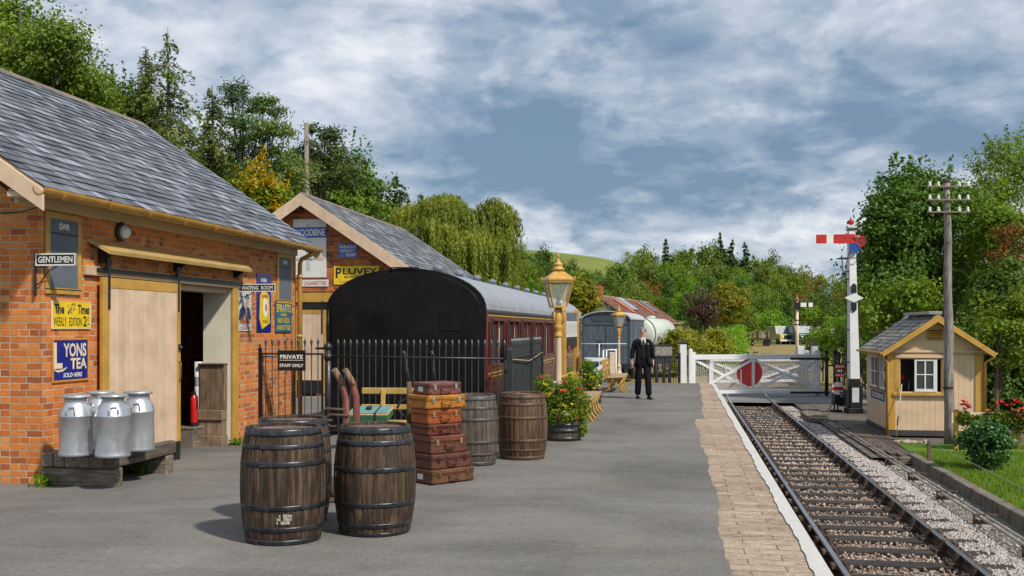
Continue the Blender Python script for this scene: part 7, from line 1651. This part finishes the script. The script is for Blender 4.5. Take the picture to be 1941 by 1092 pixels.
L_PINE = leaf_mat('needle_pine', [(0.019, 0.052, 0.016), (0.046, 0.097, 0.026), (0.090, 0.154, 0.036), (0.154, 0.210, 0.058)], .2, .3, bigscale=.5)
L_CEDAR = leaf_mat('needle_brownish', [(0.044, 0.081, 0.018), (0.102, 0.164, 0.029), (0.189, 0.241, 0.051), (0.277, 0.289, 0.091)], .25, .4, bigscale=.6)
BARK = wood_mat('tree_bark', (.075, .058, .045), (.15, .12, .09), 2, 3, .95, 0, .9, .4)
PALEBARK = wood_mat('pale_bark', (.20, .17, .14), (.32, .28, .23), 2, 3, .9, 0, .6, .3)
def oriented(C, N, size, asp, rng, axis=None):
    n = len(C); nn = N+rng.normal(size=(n, 3))*.55; nn /= np.maximum(np.linalg.norm(nn, axis=1)[:, None], 1e-6)
    d = rng.normal(size=(n, 3)) if axis is None else axis+rng.normal(size=(n, 3))*.25
    d = d-nn*(d*nn).sum(1)[:, None]; d /= np.maximum(np.linalg.norm(d, axis=1)[:, None], 1e-6); s = np.cross(nn, d)
    L = (size*(.65+.7*rng.random(n)))[:, None]; W = L*asp
    V = np.stack([C-d*L*.5, C+s*W*.5-d*L*.08, C+d*L*.5, C-s*W*.5-d*L*.08], 1).reshape(-1, 3)
    return V
def crown_leaves(blobs, rng, leaf, clump, asp=.62, per=55, shell=.5):
    """blobs: (centre xyz, radii xyz, leaves). Leaves gather in clumps near the outside of each limb's mass, with gaps between."""
    Cs, Ns, tips = [], [], []
    for (c, r, n) in blobs:
        c = np.array(c); r = np.array(r); m = max(4, n//per)
        d = rng.normal(size=(m, 3)); d /= np.linalg.norm(d, axis=1)[:, None]; q = shell+(1-shell)*rng.random((m, 1))**.6; q *= .82+.36*rng.random((m, 1))
        cc = c+d*r*q; tips += [tuple(x) for x in cc[:12]]
        k = rng.integers(0, m, n); szf = .6+.8*rng.random(m)
        off = rng.normal(size=(n, 3))*np.array([1, 1, .62])*clump*szf[k][:, None]*.62
        Cs.append(cc[k]+off); o = off/np.maximum(np.linalg.norm(off, axis=1)[:, None], 1e-6)
        Ns.append(d[k]*.45+o*.55+np.array([0, 0, .55]))
    C = np.concatenate(Cs); N = np.concatenate(Ns)
    return oriented(C, N, np.full(len(C), leaf), asp, rng), tips
def trunk_mb(base, h, r, tips, rr, lean=(0, 0), limbs=10):
    mb = MB(); K = 7; pts = [Vector((base[0]+lean[0]*(i/K)**1.3+.05*h*.1*math.sin(i*1.7), base[1]+lean[1]*(i/K), base[2]+h*i/K)) for i in range(K+1)]
    mb.tube(pts, [r*(1-.85*i/K) if i else r*1.35 for i in range(K+1)], 9)
    for i in range(limbs):
        if not tips: break
        tp = Vector(tips[rr.randrange(len(tips))]); k = rr.randint(2, K-1); s = pts[k]; mid = s.lerp(tp, .5)+Vector((0, 0, (tp-s).length*.08))
        rb = r*(1-.85*k/K)*.55; mb.tube([s, mid, tp], [rb, rb*.6, rb*.15], 6)
    return mb
def leaf_tree(name, label, base, blobs, leaf, clump, mat, seed, trunk_h=None, r=.25, group=None, bark=None, asp=.62, per=55, limbs=14, shell=.5, shoots=0, cat='tree', shoot_len=1.5):
    """base: world xyz; blobs in world xyz"""
    rng = np.random.default_rng(seed); rr = random.Random(seed); b0 = np.array(base)
    bl = [(np.array(c)-b0, q, n) for c, q, n in blobs]; V, tips = crown_leaves(bl, rng, leaf, clump, asp, per, shell)
    if shoots:   # young shoots that stick out past the crown
        SC = []
        for i in range(shoots):
            c, q, n = bl[i % len(bl)]; d = rng.normal(size=3); d[2] = abs(d[2])+.4; d /= np.linalg.norm(d); s = c+d*q*.85; e = s+(d*.7+np.array([0, 0, .5]))*shoot_len*(.5+rng.random())
            u = rng.random((26, 1)); SC.append(s+(e-s)*u+rng.normal(size=(26, 3))*.13*(1.1-u))
        SC = np.concatenate(SC); V = np.concatenate([V, oriented(SC, np.tile([0, 0, .6], (len(SC), 1)), np.full(len(SC), leaf), asp, rng)])
    t = thing(name, label, cat, tuple(base), 0, group)
    np_obj('crown', np_mesh('crown', V, np.arange(len(V)).reshape(-1, 4), mat), t)
    zc = max(c[2] for c, q, n in bl)
    trunk_mb((0, 0, 0), trunk_h or zc, r, tips, rr, limbs=limbs).build('trunk', bark or BARK, t)
    return t
def PB(px, py, rx, ry, D, n, dd=0, ky=1.0):
    """one mass of a crown, from its outline in the photograph at distance D (+dd)"""
    D2 = D+dd; k = D2/FPX; p = at(px, D2, zat(py, D2)); return ((p.x, p.y, p.z), (rx*k, rx*k*ky, ry*k), n)
def gb(px, D): p = at(px, D); return (p.x, p.y, terrain_h(p.x, p.y)-.05)
# --- left, behind the station roof
leaf_tree('broadleaf_tree', 'tall broadleaf tree over the near end of the station roof', gb(40, 36), [PB(60, 120, 95, 85, 36, 10500), PB(-10, 70, 80, 80, 36, 6500, 1), PB(120, 75, 42, 36, 36, 1500, -1), PB(150, 145, 40, 36, 36, 1700), PB(30, 30, 38, 30, 36, 1000, .5), PB(60, 200, 120, 70, 36, 6500, 1.5), PB(168, 190, 60, 45, 36, 3300, 1)], .135, .40, L_OAK, 21, r=.32, shoots=50, shoot_len=.9, shell=.35)
leaf_tree('broadleaf_tree', 'dark bushy tree between the tall broadleaf and the thin conifer', gb(215, 42), [PB(210, 215, 62, 55, 42, 4200), PB(250, 235, 50, 55, 42, 3000, 1), PB(180, 230, 60, 50, 42, 2500, -1), PB(330, 300, 90, 50, 42, 3500, 3)], .17, .4, L_DARK, 22, r=.25, shoots=30, shoot_len=.9)
def conifer(name, label, base, h, rbase, mat, seed, whorl=.42, droop=.35, dens=1.0, leaf=.16, bare=0.0, gaps=.15, group=None, irregular=.25, bark=None, flat=False, top_thin=1.0, ns=1.0):
    rng = np.random.default_rng(seed); rr = random.Random(seed); t = thing(name, label, 'tree', tuple(base), 0, group); C, N, A = [], [], []; mb = MB()
    mb.tube([(0, 0, 0), (.02*h*.3, 0, h*.5), (0, 0, h)], [h*.018+.05*ns, h*.011+.03*ns, .015*ns], 8)
    z = h*max(bare, .08)
    while z < h*.985:
        f = (z-h*.08)/(h*.92); r = rbase*(1-f)**top_thin; nb = rr.randint(4, 6)
        for i in range(nb):
            if rr.random() < gaps: continue
            a = rr.uniform(0, 6.283); ln = max(.12*ns, r*(1+rr.uniform(-irregular, irregular)*1.6)); k = max(4, int(ln*26*dens)); u = rng.random(k)**.7
            dirx = np.array([math.cos(a), math.sin(a), 0]); up = .25 if flat else .12
            pos = dirx*ln*u[:, None]; pos[:, 2] = z+up*ln*u-droop*ln*u*u
            side = np.array([-math.sin(a), math.cos(a), 0]); wv = (.30 if flat else .22)*ln*(1-u*.75)+.04*ns
            pos = pos+side*(rng.normal(size=k)*wv*.6)[:, None]; pos[:, 2] += (rng.normal(size=k)*(.04 if flat else .09)-np.abs(rng.normal(size=k))*(.0 if flat else .14))*ns
            C.append(pos); N.append(np.tile([dirx[0]*.3, dirx[1]*.3, .8], (k, 1))); A.append(np.tile(dirx+np.array([0, 0, -.5 if not flat else 0]), (k, 1)))
            mb.tube([(0, 0, z), (math.cos(a)*ln*.5, math.sin(a)*ln*.5, z+(up*.5-droop*.25)*ln), (math.cos(a)*ln*.9, math.sin(a)*ln*.9, z+(up*.9-droop*.81)*ln)], [(.012+.012*ln/ns)*ns, (.010+.006*ln/ns)*ns, .005*ns], 4, 0, False)
        z += whorl*(.7+.6*rr.random())
    C = np.concatenate(C); N = np.concatenate(N); A = np.concatenate(A); V = oriented(C, N, np.full(len(C), leaf), .42, rng, A)
    np_obj('crown', np_mesh('crown', V, np.arange(len(V)).reshape(-1, 4), mat), t); mb.build('trunk', bark or BARK, t); return t
def CF(px, D, top): b_ = gb(px, D); return b_, zat(top, D)-b_[2]
b_, h = CF(318, 42, 52); conifer('conifer_tree', 'tall thin sparse conifer with a pale trunk above the roof ridge', b_, h, 3.4, L_CEDAR, 31, .30, .55, 2.2, .17, .1, .20, bark=PALEBARK, irregular=.4, top_thin=.75)
b_, h = CF(276, 43, 88); conifer('conifer_tree', 'bushy conifer leaning against the tall sparse conifer', b_, h, 2.5, L_CEDAR, 32, .26, .5, 2.8, .16, .1, .10, top_thin=.7)
b_, h = CF(214, 44, 120); conifer('conifer_tree', 'thin pointed conifer tip between two bushy trees', b_, h, 1.4, L_PINE, 33, .26, .55, 2.4, .16, .1, .1)
b_, h = CF(402, 44, 160); conifer('conifer_tree', 'narrow conifer right of the tall sparse conifer', b_, h, 2.2, L_CEDAR, 34, .26, .6, 2.6, .16, .1, .10, top_thin=.6)
leaf_tree('pine_tree', 'dark layered pine with flat branch pads above the roof', gb(462, 46), [PB(448, 175, 27, 20, 46, 900), PB(470, 200, 50, 16, 46, 1100, 1), PB(445, 230, 42, 14, 46, 900, -1), PB(500, 240, 52, 14, 46, 1000, 1), PB(460, 265, 60, 16, 46, 1300), PB(440, 300, 62, 22, 46, 1500, 1), PB(480, 330, 55, 30, 46, 2500), PB(440, 350, 70, 40, 46, 3000, 1)], .16, .30, L_PINE, 35, r=.2, asp=.4, per=40, limbs=22, trunk_h=12.0, shell=.3)
leaf_tree('pine_tree', 'brownish layered cedar reaching right over the second gable', gb(500, 47), [PB(505, 190, 24, 10, 47, 500), PB(520, 212, 30, 9, 47, 500), PB(510, 245, 50, 12, 47, 800, -1), PB(540, 250, 26, 9, 47, 400), PB(500, 285, 62, 16, 47, 1100), PB(520, 318, 60, 20, 47, 1300, 1), PB(500, 355, 72, 30, 47, 2600), PB(560, 330, 50, 34, 48, 1800)], .16, .28, L_CEDAR, 36, r=.17, asp=.4, per=40, limbs=20, trunk_h=12.5, shell=.3)
leaf_tree('broadleaf_tree', 'golden topped tree behind the second brick gable', gb(490, 39), [PB(490, 375, 55, 38, 39, 3000), PB(455, 395, 40, 35, 39, 1400), PB(540, 395, 35, 30, 39, 1200)], .16, .34, L_BRIGHT, 37, r=.18)
leaf_tree('golden_shrub', 'bright golden leafy sprays rising over the slate roof', gb(492, 38.4), [PB(488, 350, 34, 15, 38.4, 420), PB(478, 360, 15, 25, 38.4, 200), PB(510, 362, 18, 22, 38.4, 220), PB(525, 385, 22, 18, 38.4, 200)], .15, .25, L_GOLD, 38, r=.1, shoots=14, shoot_len=.8, cat='shrub')
t = thing('dead_tree', 'bare broken grey trunk standing above the trees', 'tree', gb(581, 54)); h = zat(233, 54)-t.location.z; mb = MB(); mb.tube([(0, 0, 0), (.03, 0, h*.6), (0, 0, h)], [.25, .16, .11], 9); mb.build('trunk', PALEBARK, t); mb = MB(); mb.tube([(0, 0, h*.86), (.8, 0, h*.89), (1.5, 0, h*.84)], [.05, .035, .015], 5); mb.tube([(0, 0, h*.78), (1.1, .2, h*.80)], [.05, .02], 5); mb.build('branch', PALEBARK, t)
leaf_tree('pine_tree', 'wind swept pine beside the bare broken trunk', gb(605, 55), [PB(610, 250, 32, 14, 55, 800), PB(632, 258, 18, 10, 55, 350), PB(600, 285, 40, 18, 55, 900), PB(635, 290, 34, 20, 55, 900), PB(575, 330, 58, 36, 55, 2000), PB(640, 330, 48, 40, 55, 2000)], .20, .34, L_PINE, 39, r=.22, asp=.4, per=40, limbs=20, trunk_h=11.5, shell=.35)
leaf_tree('broadleaf_tree', 'dense dark green tree right of the second gable peak', gb(650, 62), [PB(630, 345, 52, 48, 62, 3500), PB(668, 335, 38, 45, 62, 2600), PB(610, 375, 60, 40, 62, 2600), PB(690, 375, 42, 40, 62, 2400), PB(560, 330, 50, 50, 62, 2500, 2)], .22, .5, L_DARK, 40, r=.3, shoots=24, shoot_len=1)
leaf_tree('broadleaf_tree', 'mid green tree low behind the farther slate roof', gb(590, 60), [PB(560, 380, 65, 45, 60, 2600), PB(620, 400, 65, 40, 60, 2600), PB(690, 410, 55, 35, 60, 2000)], .22, .5, L_OAK, 41, r=.3)
for px, top, rb, sd in ((718, 338, 3.0, 42), (752, 324, 2.6, 43), (797, 364, 1.6, 44), (700, 352, 2.2, 45), (775, 375, 2.4, 46)):
    b_, h = CF(px, 82, top); conifer('spruce_tree', {718: 'broad dark spruce behind the slate roof', 752: 'pointed dark spruce, tallest beside the willow', 797: 'small spruce tip showing above the willow', 700: 'spruce at the edge of the dense dark tree', 775: 'low spruce between the pointed spruce and the willow'}[px], b_, h, rb, L_PINE, sd, .45, .45, 2.0, .30, .1, .03, top_thin=.62)
# --- weeping willow
def build_willow():
    rng = np.random.default_rng(50); rr = random.Random(50); D = 56; b0 = np.array(gb(868, D)); domes = [PB(835, 405, 58, 32, D, 260), PB(790, 425, 52, 36, D, 260, 1), PB(755, 455, 34, 34, D, 150, .5), PB(870, 430, 46, 36, D, 220, -1), PB(820, 455, 60, 44, D, 300, -1.5), PB(905, 465, 40, 36, D, 190, -1), PB(950, 415, 26, 28, D, 130), PB(966, 440, 22, 44, D, 150, .5), PB(930, 450, 34, 40, D, 180), PB(880, 480, 70, 40, D, 300, -2), PB(780, 480, 50, 40, D, 220, -1.5), PB(850, 388, 30, 18, D, 90, 1), PB(918, 425, 36, 34, D, 170), PB(935, 400, 24, 24, D, 90, .5), PB(945, 490, 40, 40, D, 200, -1.5)]
    C, N, A, tips = [], [], [], []
    for c, r, ns in domes:
        c = np.array(c)-b0; r = np.array(r)
        for i in range(ns):
            a = rr.uniform(0, 6.283); u = rr.random()**.55; el = math.acos(u*.98)*1.0; d = np.array([math.cos(a)*u, math.sin(a)*u, math.sqrt(max(0, 1-u*u))])
            s = c+d*r*(.72+.42*rr.random()); ln = rr.choice((.6, 1.2, 2.0, 3.2))*rr.uniform(.7, 1.2)*(.6+.6*u); ln = min(ln, s[2]-.9); k = max(6, int(ln*15)); q = np.linspace(0, 1, k)
            out = np.array([d[0], d[1], 0])*.35; P = s+out*(q**.6)[:, None]*.8; P[:, 2] = s[2]+.12*np.sin(q*3)*(1-q)-ln*q; P = P+rng.normal(size=(k, 3))*.045+np.array([math.sin(a*3)*.1, math.cos(a*5)*.1, 0])*q[:, None]
            C.append(P); N.append(np.tile([d[0], d[1], .35], (k, 1))); A.append(np.tile([d[0]*.2, d[1]*.2, -1.0], (k, 1)))
            if i % 14 == 0: tips.append(tuple(s))
    C = np.concatenate(C); N = np.concatenate(N); A = np.concatenate(A)
    V = oriented(C, N, np.full(len(C), .25), .26, rng, A); t = thing('willow_tree', 'large weeping willow trailing over the carriage roof', 'tree', tuple(b0))
    np_obj('crown', np_mesh('crown', V, np.arange(len(V)).reshape(-1, 4), L_WILLOW), t); trunk_mb((0, 0, 0), 6.5, .42, tips, rr, limbs=34).build('trunk', BARK, t)
build_willow()
# --- right side
leaf_tree('broadleaf_tree', 'large dark leafed tree behind the signal and the hut', gb(1772, 38), [PB(1745, 400, 82, 58, 38, 6000), PB(1700, 470, 72, 60, 38, 5000), PB(1800, 440, 80, 85, 38, 5500, 1), PB(1690, 425, 38, 40, 38, 1400, -1), PB(1685, 545, 80, 50, 38, 3800, -.5), PB(1760, 540, 85, 60, 38, 5000, .5), PB(1840, 540, 70, 70, 38, 3500, 1.5), PB(1720, 615, 75, 50, 38, 2600, 2), PB(1655, 485, 26, 10, 38, 350, -.5), PB(1650, 465, 22, 8, 38, 250), PB(1662, 400, 18, 9, 38, 260, -1), PB(1672, 375, 14, 12, 38, 220, -1), PB(1648, 505, 20, 9, 38, 240), PB(1660, 440, 20, 9, 38, 260, -1), PB(1692, 352, 12, 26, 38, 420), PB(1722, 342, 13, 24, 38, 420), PB(1750, 345, 12, 20, 38, 320), PB(1780, 352, 14, 16, 38, 300), PB(1830, 640, 90, 60, 38, 3500, 2.5), PB(1850, 430, 60, 60, 39, 2500, 1)], .155, .42, L_MAPLE, 60, r=.3, shoots=60, shoot_len=.6, asp=.66)
leaf_tree('leafy_shrub', 'bright yellow green shrub low in the dark tree above the hut', gb(1700, 35.5), [PB(1700, 565, 52, 36, 35.5, 1700), PB(1745, 560, 40, 30, 35.5, 1100), PB(1655, 590, 38, 34, 35.5, 1000)], .15, .32, L_BRIGHT, 61, r=.1, cat='shrub')
leaf_tree('birch_tree', 'feathery light green tree at the right edge above the pole', gb(1905, 42), [PB(1895, 340, 58, 62, 42, 3200), PB(1930, 310, 46, 50, 42, 1900, 1), PB(1868, 400, 48, 50, 42, 1900), PB(1925, 400, 60, 60, 42, 2600)], .15, .45, L_OAK, 62, r=.2, asp=.4, shoots=70, shoot_len=.65, shell=.4)
leaf_tree('broadleaf_tree', 'sunlit yellow green tree at the right edge behind the rusty shrub', gb(1900, 36), [PB(1890, 440, 50, 50, 36, 2200), PB(1935, 450, 42, 55, 36, 1700), PB(1860, 500, 44, 60, 36, 1700, 1)], .15, .36, L_BRIGHT, 63, r=.2, shoots=20, shoot_len=1)
leaf_tree('rusty_tree', 'rust coloured autumn foliage at the right edge of the picture', gb(1915, 33), [PB(1915, 445, 32, 22, 33, 420), PB(1925, 495, 34, 30, 33, 360), PB(1893, 505, 18, 34, 33, 200), PB(1925, 555, 24, 26, 33, 160)], .12, .26, L_RUST, 64, r=.06, per=30, shell=.3)
leaf_tree('leafy_shrub', 'yellow green branches hanging low beside the hut roof', gb(1890, 27.5), [PB(1900, 620, 46, 30, 27.5, 1500), PB(1935, 600, 30, 36, 27.5, 900), PB(1930, 670, 40, 24, 27.5, 700)], .12, .26, L_BRIGHT, 65, r=.08, cat='shrub', shoots=14, shoot_len=.6)
leaf_tree('broadleaf_tree', 'shady dark undergrowth tree right of the hut', gb(1905, 30.5), [PB(1905, 570, 55, 70, 30.5, 5200), PB(1910, 680, 60, 60, 30.5, 5200), PB(1880, 740, 70, 45, 30.5, 4600), PB(1950, 740, 60, 60, 30.5, 4600), PB(1875, 650, 40, 60, 30.0, 2600), PB(1930, 620, 45, 50, 30.0, 2200)], .14, .34, L_MAPLE, 66, r=.12)
def bush(label, px, py, rx, ry, D, n, leaf, mat, seed, name='round_bush', z0=None, group=None, clump=.12, base_py=None):
    p = at(px, D); zb = z0 if z0 is not None else terrain_h(p.x, p.y); b_ = (p.x, p.y, zb)
    rr_ = random.Random(seed); bl = [PB(px, py, rx*.95, ry*.97, D, int(n*.66))]+[PB(px+rr_.uniform(-.55, .55)*rx, py+rr_.uniform(-.5, .45)*ry, rx*rr_.uniform(.32, .5), ry*rr_.uniform(.32, .5), D, int(n*.11)) for _ in range(5)]
    return leaf_tree(name, label, b_, bl, leaf, clump, mat, seed, r=.05, cat='shrub', per=26, shell=.6, limbs=16, group=group, trunk_h=max(.2, zat(py, D)-zb))
L_LAUREL = leaf_mat('leaf_laurel', [(.012, .04, .012), (.03, .085, .018), (.06, .14, .03), (.10, .20, .05)], .22, .25, .35, bigscale=2)
bush('round glossy dark green bush on the lawn', 1868, 842, 50, 42, 19.5, 4200, .075, L_LAUREL, 70, z0=-.93, clump=.10)
# --- geranium trough behind the bush
def build_trough():
    D = 22.6; a = at(1812, D); t = thing('flower_trough', 'yellow framed timber trough of red geraniums behind the bush', 'planter', (a.x, a.y, -.93), YAW+.02); X = lambda px: (px-1812)*D/FPX; Z = lambda py: zat(py, D)+.93; m = MATS['hut_ochre']
    for px in (1812, 1872, 1932): mb = MB(); mb.box((X(px)-.04, -.04, 0), (X(px)+.04, .04, Z(776))); mb.build('leg', m, t, .005)
    mb = MB(); mb.box((X(1812)+.041, -.03, Z(830)), (X(1932)-.041, .03, Z(820))); mb.bar((X(1875), -.045, Z(826)), (X(1930), -.045, Z(800)), .03, .06); mb.build('rail', m, t, .004)
    mb = MB()
    for k in range(3): mb.box((X(1812)+.041, -.045, Z(806)+.085*k), (X(1990), -.02, Z(806)+.08+.085*k))
    mb.box((X(1812)+.041, .3, Z(806)), (X(1990), .33, Z(784))); mb.box((X(1812)+.041, -.019, Z(806)), (X(1990), .299, Z(806)+.02)); mb.build('box', CREAM, t)
    c = lambda px, py, s=.10, dd=-.1: (X(px), dd, Z(py)-Z(788), s)
    fl = {'scarlet': [c(*q) for q in ((1888, 764), (1904, 768), (1918, 762), (1928, 775), (1934, 790), (1922, 790), (1936, 782), (1870, 778, .06), (1912, 778, .07), (1917, 760, .08), (1880, 770, .06))], 'pink': [c(*q) for q in ((1824, 762), (1829, 769), (1833, 773, .08), (1820, 768, .07), (1826, 776, .07))]}
    flower_plant('flowering_plant', 'red and pink geraniums spilling over the yellow framed trough', (a.x, a.y, -.93+Z(788)), None, [(X(1826), 0, -.05, .17, .2, .18, 500), (X(1850), 0, -.1, .3, .2, .14, 700), (X(1890), 0, -.06, .42, .22, .2, 1300), (X(1925), 0, -.1, .3, .2, .28, 900), (X(1960), 0, 0, .35, .2, .25, 700)], fl, 71, .07, mat=L_OAK)
build_trough()
# --- yard hedges and shrubs
def hedge(label, p0, p1, w_, h, n, mat, seed, leaf=.2):
    rng = np.random.default_rng(seed); p0 = np.array(p0); p1 = np.array(p1); d = p1-p0; L = np.linalg.norm(d[:2]); t = thing('hedge', label, 'hedge', tuple(p0)); u = rng.random(n)
    C = d*u[:, None]; s = np.array([-d[1], d[0], 0])/L; k = rng.normal(size=n)*.33; hh = h*(.86+.14*np.sin(u*L*1.1)+.08*np.sin(u*L*3.3)); f = rng.random(n)**.6
    C = C+s*(np.clip(k, -1, 1)*w_*(1-.35*f**3))[:, None]; C[:, 2] += hh*f; N = np.tile([0, 0, .7], (n, 1))+s*np.sign(k)[:, None]*.6
    V = oriented(C, N, np.full(n, leaf), .65, rng); np_obj('foliage', np_mesh('foliage', V, np.arange(len(V)).reshape(-1, 4), mat), t)
    mb = MB(); 
    for i in range(int(L/1.2)): q = d*(i+.5)/int(L/1.2); mb.tube([tuple(q), tuple(q+np.array([0, 0, h*.8]))], [.05, .02], 5)
    mb.build('stem', BARK, t)
A, B = gb(1268, 60), gb(1372, 66); hedge('yellowish clipped hedge behind the white crossing gate', A, B, 1.4, 2.9, 9500, L_YELLOW, 80)
A, B = gb(1372, 66), gb(1402, 84); hedge('green hedge running on from the yellowish hedge', A, B, 1.4, 2.9, 7500, L_BRIGHT, 81)
for i, (lab, px, py, rx, ry, D, n, m) in enumerate((('bright rounded shrub behind the pallet wagon', 1455, 612, 42, 20, 114, 1500, L_BRIGHT), ('green shrub between pallet wagon and hedge', 1412, 622, 26, 20, 112, 1000, L_OAK), ('dark purple brown shrub below the wooded hill', 1330, 585, 36, 38, 100, 2000, L_PURPLE), ('grey green shrub left of the yard vehicles', 1390, 600, 34, 34, 114, 1700, L_OAK),
        ('loose bright shrub behind the tall signal', 1600, 640, 58, 48, 52, 2600, L_BRIGHT), ('tall grassy shrub left of the signal base', 1560, 660, 36, 38, 56, 1700, L_OAK), ('leafy shrub between signal and hut roof', 1650, 600, 48, 50, 50, 2600, L_BRIGHT), ('pale shrub behind the hut ridge', 1625, 560, 40, 40, 60, 1800, L_YELLOW), ('dark tree behind the distant signal', 1590, 572, 52, 40, 120, 2400, L_DARK), ('yellow green bush by the distant signal arm', 1531, 598, 20, 18, 118, 700, L_BRIGHT), ('low scrub beyond the crossing right of the rails', 1640, 700, 50, 34, 47, 1600, L_OAK), ('green thicket under the red tiled roof', 1240, 640, 46, 28, 74, 1500, L_OAK))):
    bush(lab, px, py, rx, ry, D, n, .0016*D+.08, m, 90+i, 'shrub', clump=.005*D)
leaf_tree('broadleaf_tree', 'yellowing tree right of the near lamp lantern', gb(1088, 60), [PB(1095, 565, 34, 34, 60, 1900), PB(1115, 575, 26, 32, 60, 1100), PB(1075, 590, 34, 30, 60, 1100), PB(1098, 540, 18, 16, 60, 450)], .22, .4, L_YELLOW, 110, r=.15)
leaf_tree('cypress_tree', 'yellow green conical tree standing against the wooded hill', gb(1382, 108), [PB(1382, 590, 42, 30, 108, 2000), PB(1380, 565, 32, 22, 108, 1200), PB(1378, 548, 16, 14, 108, 400)], .3, .5, L_YELLOW, 111, r=.2)
# weeds at the station wall foot
for i, (x, y, s, lab) in enumerate(((-6.93, 10.35, .16, 'small weeds at the foot of the brick corner'), (-6.45, 11.55, .15, 'grass tuft growing under the timber stand'), (-6.93, 15.35, .13, 'weeds at the foot of the ochre door post'))):
    rng = np.random.default_rng(i+5); n = 130; a = rng.random(n)*6.28; r_ = rng.random(n)*s; C = np.stack([np.cos(a)*r_, np.sin(a)*r_, rng.random(n)*s*.8], -1); t = thing('weed_tuft', lab, 'weeds', (x, y, gz(x, y)))
    V = oriented(C, np.tile([0, 0, .3], (n, 1)), np.full(n, .07), .35, rng, np.tile([0, 0, 1.0], (n, 1))); np_obj('foliage', np_mesh('foliage', V, np.arange(len(V)).reshape(-1, 4), L_BRIGHT), t)
# --- wooded hillside: five kinds of tree, each copied with its parts
def far_proto(mat, seed, blobs, leaf, clump, cedar=False):
    return leaf_tree('woodland_tree', 'x', (0, 0, 0), blobs, leaf, clump, mat, seed, trunk_h=.75, r=.02, per=40, limbs=5)
KINDS = []
def kindly(mat, seed, shape, lab):
    rng = random.Random(seed); bl = []
    if shape == 'round': bl = [((0, 0, .62), (.36, .36, .30), 1000)]+[((rng.uniform(-.26, .26), rng.uniform(-.26, .26), rng.uniform(.4, .82)), (.20, .20, .17), 330) for _ in range(7)]
    elif shape == 'tall': bl = [((0, 0, .58), (.26, .26, .36), 1000)]+[((rng.uniform(-.18, .18), rng.uniform(-.18, .18), rng.uniform(.35, .86)), (.15, .15, .16), 300) for _ in range(7)]
    else: bl = [((0, 0, .52), (.42, .42, .26), 1100)]+[((rng.uniform(-.34, .34), rng.uniform(-.34, .34), rng.uniform(.35, .74)), (.22, .22, .18), 330) for _ in range(8)]
    t = far_proto(mat, seed, bl, .042, .085); t['group'] = 'trees of the wooded hillside'; t['label'] = lab; KINDS.append(t)
kindly(L_OAK, 201, 'round', 'round mid green tree in the wood beyond the crossing'); kindly(L_DARK, 202, 'tall', 'tall dark green tree in the wood beyond the crossing'); kindly(L_BRIGHT, 203, 'round', 'light green tree in the wood beyond the crossing')
kindly(L_DARK, 204, 'wide', 'wide dark tree in the wood beyond the crossing'); kindly(L_WILLOW, 205, 'round', 'olive tree turning yellow in the wood beyond the crossing'); kindly(L_RUST, 206, 'wide', 'brownish tree in the wood beyond the crossing'); kindly(L_OAK, 207, 'tall', 'tall mid green tree in the wood beyond the crossing')
t = conifer('woodland_conifer', 'dark conifer spire rising above the wooded hillside', (0, 0, 0), 1.0, .2, L_PINE, 208, .04, .35, 26, .034, .1, .04, 'conifers of the wooded hillside', ns=.07, top_thin=.75); KINDS.append(t)
PROF = [(940, 490), (985, 486), (1000, 474), (1045, 478), (1075, 500), (1110, 508), (1150, 503), (1172, 482), (1200, 478), (1225, 487), (1248, 478), (1300, 480), (1350, 470), (1400, 478), (1440, 488), (1480, 492), (1530, 508), (1570, 520), (1610, 522), (1660, 506), (1720, 500), (1850, 490), (1990, 490)]
def prof(px):
    for (a, ya), (b_, yb) in zip(PROF, PROF[1:]):
        if a <= px <= b_: return ya+(yb-ya)*(px-a)/(b_-a)
    return 500
TREE_CH = {}
for k in KINDS: TREE_CH[k.name] = kids(k)
rr = random.Random(77); used = [False]*len(KINDS)
def plant(kind, px, D, top, wide=1.0):
    p = at(px, D); zb = terrain_h(p.x, p.y)-.1; h = (zat(top, D)-zb)*1.08
    if h < 2: return
    k = KINDS[kind]
    if not used[kind]: o = k; used[kind] = True
    else: o = copy_tree(k, None, TREE_CH)
    o.location = (p.x, p.y, zb); s = wide*rr.uniform(.9, 1.15); o.scale = (h*s, h*s, h); o.rotation_euler = (0, 0, rr.uniform(0, 6.28))
for D, off, step, jit in ((235, 0, 27, 7), (195, 20, 29, 8), (160, 40, 31, 9), (130, 62, 36, 10), (108, 84, 46, 10)):
    px = 960+rr.uniform(0, step)
    while px < 1960:
        top = prof(px)+off+rr.uniform(-jit, jit)
        if D < 120 and (1385 < px < 1575 or px < 1290): px += step; continue
        if px < 1310 and D < 150 and px > 1120: top = max(top, 545+rr.uniform(-6, 6))
        if px > 1720 and D < 200: px += step*2; continue
        kind = rr.choices(range(7), (5, 4, 3, 3, 3, 1, 4))[0]
        plant(kind, px, D*rr.uniform(.96, 1.04), top, .62 if D > 180 else .58); px += step*rr.uniform(.8, 1.2)
for px, top in ((1262, 463), (1365, 451), (1388, 463), (1412, 468)): plant(7, px, 228, top, .9)
plant(0, 1222, 300, 475, .8)
for px, top in ((1005, 476), (1030, 473), (1052, 482), (1085, 505), (1120, 512)): plant(1 if px < 1040 else 3, px, 215, top, .75)
